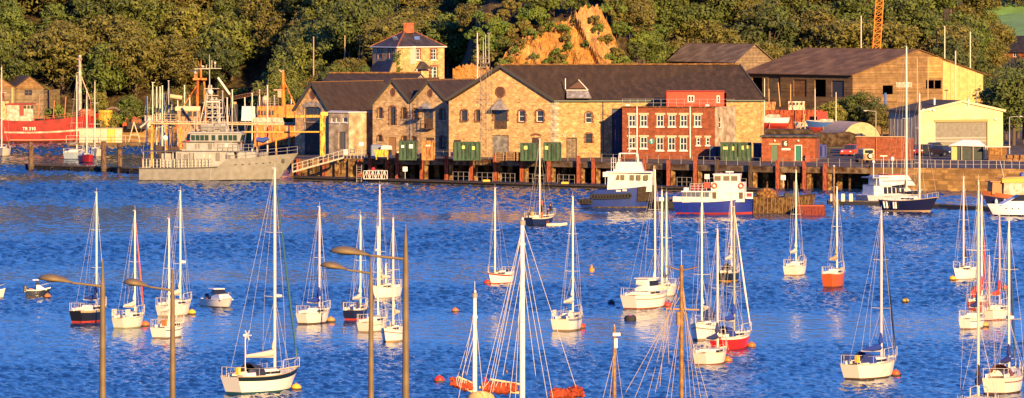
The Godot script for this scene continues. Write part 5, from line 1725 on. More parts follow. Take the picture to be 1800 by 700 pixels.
	wpart(t, "rails", m, mat(0.45, 0.4, 0.33, 0.6))
	# vehicles
	var paint := mat(0.02, 0.035, 0.05, 0.15)
	car("dark parked car beside the corner of the cream shed", gp(1632, 925, QUAY), -0.5, mat(0.05, 0.055, 0.06, 0.15))
	car("dark blue parked car with a bright headlamp near the kiosk", gp(1658, 918, QUAY), -0.9, paint)
	car("small blue car behind the dark parked cars", gp(1650, 936, QUAY), -0.3, mat(0.02, 0.06, 0.3, 0.15))
	car("maroon car half hidden by the yacht masts", gp(1603, 925, QUAY), -1.2, mat(0.18, 0.02, 0.03, 0.2))
	car("white and red estate car behind the brick store corner", gp(1497, 920, QUAY), -2.0, mat(0.6, 0.08, 0.05, 0.2), 1.08)
	# jeep seen from behind
	t = thing("jeep", "sand coloured jeep with spare wheel on its tail by the brick store", "jeep", gp(1521, 884, QUAY), PI / 2 + 0.25)
	var sand := mat(0.5, 0.38, 0.2, 0.6, 0.0, "grime", 3.0)
	part(t, "body", mb().box(V(0, 0.85, 0), V(3.6, 0.75, 1.6), Basis.IDENTITY, 0.08), sand)
	part(t, "cabin", mb().box(V(-0.5, 1.55, 0), V(2.4, 0.7, 1.5), Basis.IDENTITY, 0.1), mat(0.6, 0.48, 0.25, 0.7))
	part(t, "rear_window", mb().box(V(-1.71, 1.55, 0), V(0.02, 0.4, 1.1)), glass())
	part(t, "spare_wheel", mb().lathe([W(0.18, -0.1), W(0.36, -0.1), W(0.38, 0.0), W(0.36, 0.1), W(0.18, 0.1)], 16, V(-1.93, 1.0, 0.1), Basis(Vector3.BACK, PI / 2)), mat(0.02, 0.02, 0.02, 0.9))
	part(t, "wheel_cover", mb().lathe([W(0.001, -0.11), W(0.25, -0.11), W(0.25, 0.12), W(0.001, 0.12)], 14, V(-1.95, 1.0, 0.1), Basis(Vector3.BACK, PI / 2)), mat(0.8, 0.72, 0.55, 0.6))
	for x in [-1.15, 1.2]:
		for z in [-0.72, 0.72]: part(t, "wheel", mb().lathe([W(0.001, -0.12), W(0.38, -0.12), W(0.4, 0.0), W(0.38, 0.12), W(0.001, 0.12)], 14, V(x, 0.4, z), Basis(Vector3.RIGHT, PI / 2)), mat(0.02, 0.02, 0.02, 0.9))
	for z in [-0.66, 0.66]: part(t, "tail_light", mb().box(V(-1.82, 0.8, z), V(0.05, 0.2, 0.14)), mat(0.5, 0.03, 0.02, 0.4))
	# covered trailer and tarpaulined stacks
	t = thing("covered_trailer", "long trailer under brown tarpaulin behind the brick hut", "trailer", gp(1468, 935, QUAY))
	var tarp := mb()
	tarp.prism(PackedVector2Array([W(-3.3, 1.0), W(3.0, 1.0), W(3.0, 2.6), W(1.9, 2.95), W(-0.6, 2.75), W(-2.6, 2.9), W(-3.3, 2.5)]), -1.1, 1.1)
	part(t, "tarpaulin", tarp, mat(0.16, 0.115, 0.07, 0.9, 0.0, "concrete", 4.0))
	part(t, "chassis", mb().box(V(0, 0.8, 0), V(6.4, 0.25, 1.8)), mat(0.06, 0.05, 0.04, 0.8))
	for x in [-1.9, -1.0, 1.6]: part(t, "wheel", mb().lathe([W(0.001, -0.15), W(0.4, -0.15), W(0.42, 0), W(0.4, 0.15), W(0.001, 0.15)], 12, V(x, 0.42, 0.85), Basis(Vector3.RIGHT, PI / 2)), mat(0.03, 0.03, 0.03, 0.9))
	t = thing("blue_sheeted_load", "blue sheeted load beside the covered trailer", "load", gp(1506, 945, QUAY))
	part(t, "sheet", mb().prism(PackedVector2Array([W(-1.5, 0), W(1.5, 0), W(1.5, 2.0), W(0.7, 2.5), W(-1.1, 2.3), W(-1.5, 1.7)]), -0.9, 0.9), mat(0.04, 0.08, 0.2, 0.7, 0.0, "grime", 3.0))
	part(t, "rope", mb().bar(V(-0.4, 0, 0.93), V(-0.4, 2.35, 0.93), 0.06), mat(0.4, 0.36, 0.28, 0.9))
	t = thing("tarred_shed_roof", "low dark felt roofed lean to above the brick hut", "shed", gp(1388, 925, QUAY))
	part(t, "roof", mb().prism(PackedVector2Array([W(-3.6, 2.9), W(3.4, 2.9), W(3.0, 3.5), W(-3.4, 3.55)]), -2.0, 2.0), mat(0.13, 0.1, 0.07, 0.9, 0.0, "concrete", 5.0))
	part(t, "wall", mb().box(V(0, 1.4, 0), V(6.4, 2.95, 3.4)), mat(0.2, 0.14, 0.09, 0.9, 0.0, "plank", 4.0))
	# tent and kiosks on the right quay
	t = thing("awning_stand", "white peaked awning over a dark counter on the quay", "stall", gp(1702, 900, QUAY))
	part(t, "awning", mb().slab(V(-2.5, 2.0, 1.2), V(2.4, 1.85, 1.2), V(1.5, 2.6, -1.2), V(-0.6, 2.65, -1.2), 0.08), mat(0.8, 0.74, 0.66, 0.6))
	for x in [-2.2, -0.9, 0.6, 2.1]: part(t, "post", mb().rod(V(x, 0, 1.0), V(x, 1.95, 1.0), 0.06, 5), mat(0.5, 0.4, 0.28, 0.7))
	part(t, "counter", mb().box(V(0.3, 0.95, 0.2), V(3.4, 1.8, 1.2), Basis.IDENTITY, 0.03), mat(0.035, 0.06, 0.06, 0.6, 0.0, "grime", 2.0))
	part(t, "side_panel", mb().box(V(-1.9, 0.95, 0.7), V(0.85, 1.85, 0.1)), mat(0.6, 0.4, 0.16, 0.8))
	t = thing("timber_kiosk", "small slatted orange timber kiosk beside the awning", "kiosk", gp(1751, 898, QUAY))
	for i in 8: part(t, "slat", mb().box(V(-0.72 + i * 0.2, 1.2, 0.62), V(0.15, 1.0, 0.06)), mat(0.6, 0.3, 0.08, 0.8, 0.0, "grime", 2.0))
	part(t, "cabin", mb().box(V(0.2, 0.85, 0), V(2.4, 1.7, 1.1)), mat(0.3, 0.16, 0.06, 0.8, 0.0, "plank", 3.0))
	part(t, "roof", mb().box(V(0.2, 1.8, 0), V(3.4, 0.1, 1.6)), mat(0.7, 0.6, 0.48, 0.7))
	t = thing("stacked_gear", "stack of brown fish boxes at the end of the right quay", "boxes", gp(1785, 892, QUAY))
	for i in 6: part(t, "fish_box", mb().box(V(-0.8 + (i % 3) * 0.85, 0.22 + (i / 3) * 0.45, 0.1 * (i % 2)), V(0.78, 0.42, 0.6), Basis(Vector3.UP, 0.1 * i), 0.03), mat(0.4, 0.2, 0.07, 0.8, 0.0, "grime", 2.0))
	for w in [[1775, 930, 206, -1, "grey street lamp with bent arm at the corner of the cream shed"], [1540, 940, 196, 1, "green street lamp behind the brick store"]]:
		t = thing("quay_lamp", w[4], "street lamp", gp(w[0], w[1], QUAY))
		var h := gy(w[2], w[1]) - QUAY
		part(t, "post", mb().rod(Vector3.ZERO, V(0, h, 0), 0.09, 7, 0.06), mat(0.34, 0.32, 0.28, 0.6))
		part(t, "arm", mb().rod(V(0, h, 0), V(-w[3] * 1.3, h + 0.12, 0), 0.05, 5), mat(0.34, 0.32, 0.28, 0.6))
		part(t, "lantern", mb().ball(V(-w[3] * 1.5, h + 0.1, 0), V(0.35, 0.09, 0.15)), mat(0.5, 0.47, 0.42, 0.5))
	for w in [[1664, 975, 160], [1717, 970, 160]]:
		t = thing("yard_lamp", "short yard lamp showing above the cream shed roof", "street lamp", gp(w[0], w[1], QUAY), 0.0, "yard lamps behind the cream shed")
		var h := gy(w[2], w[1]) - QUAY
		part(t, "post", mb().rod(Vector3.ZERO, V(0, h, 0), 0.07, 6), mat(0.2, 0.2, 0.18, 0.6))
		part(t, "lantern", mb().box(V(0, h + 0.1, 0), V(0.55, 0.2, 0.35), Basis.IDENTITY, 0.05), mat(0.06, 0.06, 0.06, 0.6))

# ---------------------------------------------------------------- hulls: bow along +x, waterline at y = 0
func hull_point(h: Dictionary, t: float, lev: float, side: float) -> Vector3:
	var fs: float = h.get("stern", 1.0)
	var fb: float = h.get("bow", 1.35)
	var free: float = h.free
	var kick: float = h.get("kick", 0.0)   # forward part raised by a step
	var sheer: float = free * lerpf(fs, fb, t * t) - free * h.get("sag", 0.08) * sin(PI * t)
	if kick > 0.0: sheer += kick * smoothstep(h.get("kick_at", 0.5), h.get("kick_at", 0.5) + 0.06, t)
	var tm: float = h.get("mid", 0.42)
	var w0: float = h.get("transom", 0.6)
	var shape := 0.0
	if t < tm: shape = lerpf(w0, 1.0, 1.0 - pow(1.0 - t / tm, 2.0))
	else: shape = 1.0 - pow((t - tm) / (1.0 - tm), h.get("full", 2.1))
	var k := 1.0
	if lev >= 0.0: k = lerpf(h.get("tumble", 0.88) - 0.3 * t * t * t, 1.0, pow(lev, 0.65))
	else: k = (h.get("tumble", 0.88) - 0.3 * t * t * t) * pow(maxf(0.0, 1.0 + lev), 0.6)
	var L: float = h.len
	var x := -L * 0.5 + L * t
	x -= h.get("rake", 0.1) * L * (1.0 - lev) * pow(t, 4.0)
	x += h.get("stern_rake", 0.05) * L * (1.0 - lev) * pow(1.0 - t, 4.0)
	return V(x, lev * sheer if lev >= 0.0 else lev * h.get("draft", 0.5), side * h.beam * 0.5 * maxf(shape, 0.0) * k + side * 0.004)

func hull_strip(h: Dictionary, l0: float, l1: float, rows := 3, n := 16, out := 0.0, t0 := 0.0, t1 := 1.0) -> MB:
	var m := mb()
	for s in [-1.0, 1.0]:
		for i in n:
			for k in rows:
				var ta := lerpf(t0, t1, i / float(n))
				var tb := lerpf(t0, t1, (i + 1) / float(n))
				var la := lerpf(l0, l1, k / float(rows))
				var lb := lerpf(l0, l1, (k + 1) / float(rows))
				var o := V(0, 0, s * out)
				var a := hull_point(h, ta, la, s) + o
				var b := hull_point(h, tb, la, s) + o
				var c := hull_point(h, tb, lb, s) + o
				var d := hull_point(h, ta, lb, s) + o
				if s > 0: m.quad(a, b, c, d)
				else: m.quad(b, a, d, c)
	return m

func transom(h: Dictionary, l0: float, l1: float) -> MB:
	var m := mb()
	for k in 4:
		var la := lerpf(l0, l1, k / 4.0)
		var lb := lerpf(l0, l1, (k + 1) / 4.0)
		m.quad(hull_point(h, 0, la, -1), hull_point(h, 0, la, 1), hull_point(h, 0, lb, 1), hull_point(h, 0, lb, -1))
	return m

func deck(h: Dictionary, drop := 0.04, n := 16, t0 := 0.0, t1 := 1.0) -> MB:
	var m := mb()
	var y := V(0, -drop, 0)
	for i in n:
		var ta := lerpf(t0, t1, i / float(n))
		var tb := lerpf(t0, t1, (i + 1) / float(n))
		m.quad(hull_point(h, ta, 1, 1) * V(1, 1, 0.97) + y, hull_point(h, tb, 1, 1) * V(1, 1, 0.97) + y, hull_point(h, tb, 1, -1) * V(1, 1, 0.97) + y, hull_point(h, ta, 1, -1) * V(1, 1, 0.97) + y)
	return m

func build_hull(t: Node3D, h: Dictionary, paint: Material, boot: Material, deck_mat: Material, drop := 0.04, boot_at := 0.1) -> MeshInstance3D:
	var o := part(t, "hull", hull_strip(h, boot_at, 1.0, 5).mesh(true), paint)
	part(o, "transom", transom(h, boot_at, 1.0), paint)
	part(t, "boot_topping", hull_strip(h, -0.98, boot_at, 4).mesh(true), boot)
	part(t, "stern_boot", transom(h, -0.98, boot_at), boot)
	part(t, "deck", deck(h, drop), deck_mat)
	return o

func house(m: MB, x0: float, x1: float, w: float, y0: float, y1: float, rf := 0.0, ra := 0.0, wt := -1.0, wf := -1.0) -> MB:
	# a deckhouse whose front (x1) leans back by rf, its aft end (x0) leans forward by ra; wt is its width at the top, wf its width at the front
	var a := w * 0.5
	var b := (w if wt < 0.0 else wt) * 0.5
	var f := 1.0 if wf < 0.0 else wf / w
	var p := [V(x0, y0, a), V(x1, y0, a * f), V(x1, y0, -a * f), V(x0, y0, -a)]
	var q := [V(x0 + ra, y1, b), V(x1 - rf, y1, b * f), V(x1 - rf, y1, -b * f), V(x0 + ra, y1, -b)]
	for i in 4:
		var j := (i + 1) % 4
		m.quad(p[i], p[j], q[j], q[i])
	m.quad(q[0], q[1], q[2], q[3])
	return m

func side_panes(parent: Node3D, called: String, xs: Array, y: float, w: float, h: float, z: float, mt: Material, lean := 0.0) -> void:
	for x in xs:
		for s in [-1.0, 1.0]:
			part(parent, called, mb().box(V(x, y, s * z), V(w, h, 0.04), Basis(Vector3.RIGHT, -s * lean)), mt)

func lifebuoy(parent: Node3D, at: Vector3, turn := 0.0, r := 0.32) -> void:
	var p := []
	for i in 13: p.append(at + Basis(Vector3.UP, turn) * V(cos(TAU * i / 12) * r, sin(TAU * i / 12) * r, 0))
	part(parent, "lifebuoy", mb().tube(p, [0.085], 6, false), mat(0.72, 0.12, 0.02, 0.5))

func railing(m: MB, pts: Array, h: float, r := 0.03, mids := 1) -> MB:
	for i in pts.size():
		m.rod(pts[i], pts[i] + V(0, h, 0), r, 4)
		if i:
			for k in mids + 1:
				var y := V(0, h * (k + 1) / (mids + 1.0), 0)
				m.rod(pts[i - 1] + y, pts[i] + y, r * 0.7, 4)
	return m

# ---------------------------------------------------------------- working vessels
func patrol_ship() -> void:
	var d := rangeof(317.5)
	var s := F / d
	var t := thing("patrol_ship", "grey naval patrol ship with lattice mast moored at the pontoon", "ship", gp(386, d + 1.0, 0), -0.07)
	var grey := mat(0.26, 0.25, 0.22, 0.55, 0.0, "faint", 5.0)
	var light := mat(0.39, 0.385, 0.36, 0.55, 0.0, "faint", 5.0)
	var darkg := mat(0.06, 0.055, 0.05, 0.7)
	var X := func(u: float) -> float: return (u - 386.0) / s
	var Y := func(v: float) -> float: return (317.5 - v) / s
	var h := {"len": 21.0, "beam": 5.4, "free": 1.72, "stern": 1.02, "bow": 1.6, "sag": 0.04, "kick": 0.9, "kick_at": 0.5, "transom": 0.9, "mid": 0.45, "full": 2.3, "rake": 0.13, "stern_rake": 0.0, "draft": 1.2, "tumble": 0.93}
	build_hull(t, h, grey, mat(0.03, 0.028, 0.028, 0.7), mat(0.16, 0.15, 0.13, 0.8), 0.2, 0.05)
	part(t, "rubbing_strake", hull_strip(h, 0.9, 0.98, 1, 12, 0.06, 0.0, 0.5), darkg)
	var m := house(mb(), X.call(312), X.call(420), 4.4, 1.3, Y.call(265), 0.5, 0.0, 4.3)
	var low := part(t, "main_deckhouse", m, light)
	side_panes(low, "porthole", [X.call(361), X.call(372)], Y.call(274), 0.22, 0.42, 2.19, mat(0.7, 0.55, 0.3, 0.3))
	side_panes(low, "hatch", [X.call(338), X.call(318)], Y.call(278), 0.45, 1.5, 2.2, grey)
	for u in [338.0, 344.0]: part(low, "vent_pipe", mb().rod(V(X.call(u), 1.5, 2.3), V(X.call(u), Y.call(268), 2.3), 0.08), light)
	part(t, "foredeck_house", house(mb(), X.call(420), X.call(455), 3.4, 2.3, Y.call(267), 0.3, 0.0, 3.2), light)
	var mid := part(t, "upper_deckhouse", house(mb(), X.call(322), X.call(424), 3.9, Y.call(265) + 0.01, Y.call(249), 0.35, 0.25, 3.7), light)
	side_panes(mid, "locker_door", [X.call(347), X.call(352)], Y.call(257), 0.22, 0.7, 1.97, grey)
	var br := part(t, "bridge", house(mb(), X.call(336), X.call(424), 3.9, Y.call(249) + 0.01, Y.call(234), -0.35, 0.1, 4.3), light)
	side_panes(br, "bridge_window", [X.call(342), X.call(350), X.call(358), X.call(366), X.call(378), X.call(390), X.call(399), X.call(408), X.call(416)], Y.call(242), 0.5, 0.72, 2.06, mat(0.03, 0.06, 0.045, 0.06), -0.18)
	for i in 5: part(br, "bridge_window", mb().box(V(X.call(424) + 0.2, Y.call(242), -1.6 + i * 0.8), V(0.04, 0.7, 0.65), Basis(Vector3.BACK, -0.3)), mat(0.03, 0.06, 0.045, 0.06))
	part(t, "bridge_roof", mb().box(V(X.call(380), Y.call(233), 0), V(7.0, 0.16, 4.6)), light)
	part(t, "mast_house", house(mb(), X.call(354), X.call(404), 2.6, Y.call(232.4), Y.call(218), 0.5, 0.3, 2.2), light)
	part(t, "wing_screen", mb().box(V(X.call(395), Y.call(255), 2.0), V(2.4, 0.9, 0.05)), light)
	# mast
	var mast := mb()
	lattice(mast, V(X.call(366), Y.call(218), 0), V(X.call(369), Y.call(150), 0), 1.2, 0.07, 6, 0.35)
	mast.rod(V(X.call(368), Y.call(155), 0), V(X.call(368), Y.call(96), 0), 0.08, 6, 0.04)
	mast.rod(V(X.call(351), Y.call(218), 0.3), V(X.call(364), Y.call(160), 0.1), 0.09, 6)
	var ms := part(t, "mast", mast, mat(0.42, 0.38, 0.31, 0.5))
	for w in [[120.5, 2.6], [156, 2.0], [168, 1.7], [181, 2.4], [188, 1.8], [200, 2.8]]:
		part(ms, "crosstree", mb().box(V(X.call(372), Y.call(w[0]), 0), V(w[1], 0.09, 0.5)), mat(0.42, 0.38, 0.31, 0.5))
	part(ms, "radar_dome", mb().ball(V(X.call(370), Y.call(162), 0.3), V(0.38, 0.36, 0.38)), mat(0.75, 0.7, 0.6, 0.4))
	part(ms, "radar_scanner", mb().box(V(X.call(374), Y.call(179), 0.4), V(1.7, 0.14, 0.16)), mat(0.7, 0.65, 0.55, 0.4))
	for w in [[377.5, 112, 1.3], [372, 106, 1.5], [362, 114, 1.2]]: part(ms, "whip_aerial", mb().rod(V(X.call(w[0]), Y.call(121), 0), V(X.call(w[0]), Y.call(w[1]), 0), 0.04, 4), mat(0.7, 0.6, 0.45, 0.5))
	part(ms, "masthead_light", mb().ball(V(X.call(377.5), Y.call(111), 0), V(0.13, 0.2, 0.13)), mat(0.75, 0.65, 0.5, 0.4))
	for w in [[265.5, 312, 424, 4.5], [249.5, 320, 428, 4.1]]:
		part(t, "deck_edge", mb().box(V((X.call(w[1]) + X.call(w[2])) * 0.5, Y.call(w[0]), 0), V((w[2] - w[1]) / s, 0.1, w[3])), darkg)
	for w in [[326, 256, 0.6, 0.9], [372, 257, 0.5, 0.8], [386, 275, 0.5, 1.1], [404, 275, 0.7, 0.5], [330, 281, 0.55, 1.5]]:
		part(t, "hull_door", mb().box(V(X.call(w[0]), Y.call(w[1]), 2.24 if w[1] > 265 else 1.96), V(w[2], w[3], 0.05)), mat(0.17, 0.155, 0.13, 0.6))
	var wr2 := []
	for i in 9: wr2.append(V(X.call(340 + i * 10), Y.call(232), 2.1))
	part(t, "bridge_railing", railing(mb(), wr2, 0.8, 0.025), light)
	var ur := []
	for i in 8: ur.append(V(X.call(386 + i * 9), Y.call(265), 2.1))
	part(t, "upper_railing", railing(mb(), ur, 0.9, 0.03), light)
	for i in 5: part(t, "plating_seam", mb().bar(hull_point(h, 0.12 + i * 0.085, 0.06, 1.0) + V(0, 0, 0.01), hull_point(h, 0.12 + i * 0.085, 0.88, 1.0) + V(0, 0, 0.01), 0.07, 0.03), light)
	part(t, "funnel_casing", house(mb(), X.call(326), X.call(345), 1.6, Y.call(249), Y.call(236), 0.2, 0.3, 1.3), grey)
	for u in [349, 356, 410]: part(t, "searchlight", mb().ball(V(X.call(u), Y.call(229), 1.3), V(0.2, 0.22, 0.2)).rod(V(X.call(u), Y.call(233), 1.3), V(X.call(u), Y.call(229), 1.3), 0.05), mat(0.5, 0.3, 0.15, 0.5))
	var am := lattice(mb(), V(X.call(378), Y.call(218), 0), V(X.call(377), Y.call(172), 0), 0.9, 0.06, 4, 0.5)
	var aft := part(t, "after_mast", am, mat(0.42, 0.4, 0.36, 0.5))
	for w in [[176, 1.6], [190, 2.0], [206, 2.4]]: part(aft, "mast_platform", mb().box(V(X.call(379), Y.call(w[0]), 0.1), V(w[1], 0.1, 0.9)), mat(0.42, 0.4, 0.36, 0.5))
	for w in [[342, 205], [347, 196], [388, 200], [396, 210], [402, 204], [362, 190]]: part(aft, "whip_aerial", mb().rod(V(X.call(w[0]), Y.call(232), 0.8), V(X.call(w[0]), Y.call(w[1]), 0.8), 0.045, 4), mat(0.6, 0.54, 0.45, 0.5))
	for w in [[360, 224, 0.9], [372, 226, 1.1], [384, 222, 0.8], [394, 226, 0.7]]: part(t, "deck_locker", mb().box(V(X.call(w[0]), Y.call(w[1]), 1.25), V(w[2], 0.8, 0.5), Basis.IDENTITY, 0.05), grey)
	# after deck
	part(t, "deck_crate", mb().box(V(X.call(296), Y.call(281), 0.6), V(1.7, 1.9, 1.6), Basis.IDENTITY, 0.05), light)
	part(t, "dome_post", mb().rod(V(X.call(292), 1.5, 1.7), V(X.call(292), Y.call(247), 1.7), 0.07, 5), light)
	part(t, "satellite_dome", mb().ball(V(X.call(292), Y.call(243), 1.7), V(0.36, 0.42, 0.36), 12, 8), mat(0.8, 0.74, 0.62, 0.4))
	part(t, "after_awning", mb().box(V(X.call(282), Y.call(266), 0), V(4.4, 0.1, 4.2)), darkg)
	for u in [254, 306]: part(t, "awning_post", mb().rod(V(X.call(u), 1.5, 1.9), V(X.call(u), Y.call(266), 1.9), 0.06, 5), light)
	for i in 20:
		var u := 254.0 + i * 6.2
		part(t, "deck_stay", mb().box(V(X.call(u), 2.25 - (0.06 if i % 2 == 0 else 0.0), 2.45), V(0.1, 1.25, 0.1)), mat(0.55, 0.49, 0.38, 0.6))
	var rl := mb()
	for y in [2.1, 2.5, 2.9]: rl.rod(V(X.call(252), y, 2.46), V(X.call(376), y, 2.46), 0.022, 4)
	part(t, "guard_wires", rl, light)
	lifebuoy(t, V(X.call(321), Y.call(256), 2.1))
	part(t, "red_bundle", mb().ball(V(X.call(332), Y.call(249.5), 1.6), V(0.75, 0.16, 0.4)), mat(0.6, 0.03, 0.02, 0.6))
	part(t, "life_raft", mb().tube([V(X.call(398), Y.call(255), 1.7), V(X.call(404), Y.call(255), 1.7)], [0.4], 10), mat(0.8, 0.74, 0.62, 0.4))
	part(t, "bow_winch", mb().box(V(X.call(466), Y.call(273), 0), V(0.9, 0.9, 1.0), Basis.IDENTITY, 0.1), grey)
	part(t, "gun_mount", mb().lathe([W(0.5, 2.3), W(0.5, 3.2), W(0.2, 3.6)], 10, V(X.call(460), 0.2, 0)), grey)
	var rb := []
	for i in 8: rb.append(hull_point(h, 0.56 + i * 0.062, 1.0, 0.92))
	part(t, "bow_railing", railing(mb(), rb, 0.9, 0.03), light)
	for i in 6: part(t, "freeing_port", mb().box(hull_point(h, 0.62 + 0.045 * i, 0.72, 1.0), V(0.3, 0.12, 0.12)), darkg)
	part(t, "anchor", mb().box(hull_point(h, 0.93, 0.75, 1.0), V(0.4, 0.5, 0.25)), darkg)
	part(t, "ensign_staff", mb().rod(V(X.call(250), 1.5, 0), V(X.call(247), Y.call(262), 0), 0.05, 5), mat(0.3, 0.1, 0.05, 0.6))

func tug_boat() -> void:
	var d := rangeof(366.0)
	var s := F / d
	var t := thing("tug", "blue tug with white wheelhouse and tyre fenders along its side", "tug", gp(1083, d + 2.0, 0), -0.1)
	var X := func(u: float) -> float: return (u - 1083.0) / s
	var Y := func(v: float) -> float: return (366.0 - v) / s
	var blue := mat(0.007, 0.034, 0.24, 0.6, 0.0, "faint", 6.0)
	var white := mat(0.78, 0.76, 0.70, 0.45, 0.0, "faint", 3.0)
	var tyre := mat(0.025, 0.022, 0.02, 0.9)
	var h := {"len": 9.1, "beam": 4.2, "free": 1.2, "stern": 0.85, "bow": 1.3, "kick": 1.15, "kick_at": 0.17, "transom": 0.72, "mid": 0.5, "full": 3.2, "rake": 0.04, "stern_rake": 0.08, "draft": 1.0, "tumble": 0.9}
	build_hull(t, h, blue, mat(0.30, 0.2, 0.06, 0.8, 0.0, "grime", 2.0), mat(0.1, 0.09, 0.08, 0.9), 0.1, 0.07)
	for i in 17:
		var f := 0.05 + i * 0.04
		var p := hull_point(h, f, 0.62 if f > 0.22 else 0.75, 1.0) + V(0, 0, 0.12)
		part(t, "tyre_fender", mb().lathe([W(0.14, -0.12), W(0.3, -0.12), W(0.34, 0.0), W(0.3, 0.12), W(0.14, 0.12)], 12, p, Basis(Vector3.RIGHT, PI / 2 + 0.2)), tyre)
	part(t, "bow_fender", hull_strip(h, 0.3, 0.98, 3, 6, 0.16, 0.8, 1.0), mat(0.07, 0.045, 0.025, 0.9, 0.0, "grime", 1.5))
	var hs := part(t, "wheelhouse", house(mb(), X.call(1069), X.call(1147), 3.0, 1.9, Y.call(304), -0.12, 0.12, 3.1, 2.2), white)
	side_panes(hs, "window", [X.call(1079), X.call(1087), X.call(1096), X.call(1113), X.call(1124.5), X.call(1138)], Y.call(312.5), 0.5, 0.62, 1.44, mat(0.16, 0.13, 0.07, 0.08))
	for i in 3: part(hs, "window", mb().box(V(X.call(1147) + 0.06, Y.call(312.5), -0.7 + i * 0.7), V(0.05, 0.6, 0.55)), mat(0.16, 0.13, 0.07, 0.08))
	part(hs, "roof_eave", mb().box(V(X.call(1108), Y.call(303), 0), V(5.5, 0.14, 3.4)), white)
	part(t, "flying_bridge", house(mb(), X.call(1080), X.call(1132), 2.2, Y.call(302.4), Y.call(285.5), 0.3, 0.4, 2.0), white)
	var cage := mb()
	for w in [[1088, 0.9], [1122, 0.9], [1088, -0.9], [1122, -0.9]]: cage.rod(V(X.call(w[0]), Y.call(286), w[1]), V(X.call(w[0] - (w[0] - 1105) * 0.1), Y.call(270.5), w[1]), 0.06, 5)
	for z in [-0.9, 0.9]: cage.rod(V(X.call(1089), Y.call(270.5), z), V(X.call(1121), Y.call(270.5), z), 0.06, 5)
	for u in [1089.5, 1120.5]: cage.rod(V(X.call(u), Y.call(270.5), -0.9), V(X.call(u), Y.call(270.5), 0.9), 0.06, 5)
	part(t, "tubular_frame", cage, white)
	part(t, "aft_railing", railing(mb(), [V(X.call(1076), Y.call(302), 1.2), V(X.call(1080), Y.call(302), 1.2), V(X.call(1084), Y.call(302), 1.2)], 1.6, 0.035, 2), white)
	part(t, "name_plate", mb().box(hull_point(h, 0.55, 0.9, 1.0) + V(0, 0.02, 0.02), V(0.55, 0.2, 0.05)).box(hull_point(h, 0.63, 0.9, 1.0) + V(0, 0.02, 0.02), V(0.5, 0.2, 0.05)), mat(0.7, 0.65, 0.6, 0.6))
	part(t, "tow_post", mb().rod(V(X.call(1040), 0.8, 0), V(X.call(1040), 1.7, 0), 0.14, 8), mat(0.05, 0.05, 0.06, 0.7))
	part(t, "bow_post", mb().rod(V(X.call(1149), 2.2, 0), V(X.call(1150), Y.call(292), 0), 0.06, 5), mat(0.6, 0.4, 0.2, 0.7))
	# small craft between tug and ferry
	var k := thing("work_launch", "low black launch with blue drums lying between tug and ferry", "boat", gp(1176, 795, 0), 0.6)
	var hh := {"len": 5.2, "beam": 2.2, "free": 1.0, "bow": 1.3, "transom": 0.85, "full": 3.0, "draft": 0.4}
	build_hull(k, hh, mat(0.03, 0.028, 0.028, 0.7, 0.0, "grime", 2.0), mat(0.03, 0.02, 0.02, 0.8), mat(0.08, 0.07, 0.06, 0.9), 0.2)
	part(k, "drum", mb().lathe([W(0.001, 0.8), W(0.3, 0.8), W(0.3, 1.6), W(0.001, 1.62)], 12, V(0.8, 0, 0)), mat(0.02, 0.06, 0.3, 0.5))
	part(k, "drum", mb().lathe([W(0.001, 0.8), W(0.28, 0.8), W(0.28, 1.5), W(0.001, 1.52)], 12, V(-0.4, 0, 0.2)), mat(0.04, 0.04, 0.05, 0.5))
	part(k, "white_locker", mb().box(V(-1.3, 1.1, 0), V(0.7, 0.6, 0.8), Basis.IDENTITY, 0.06), mat(0.7, 0.66, 0.6, 0.5))

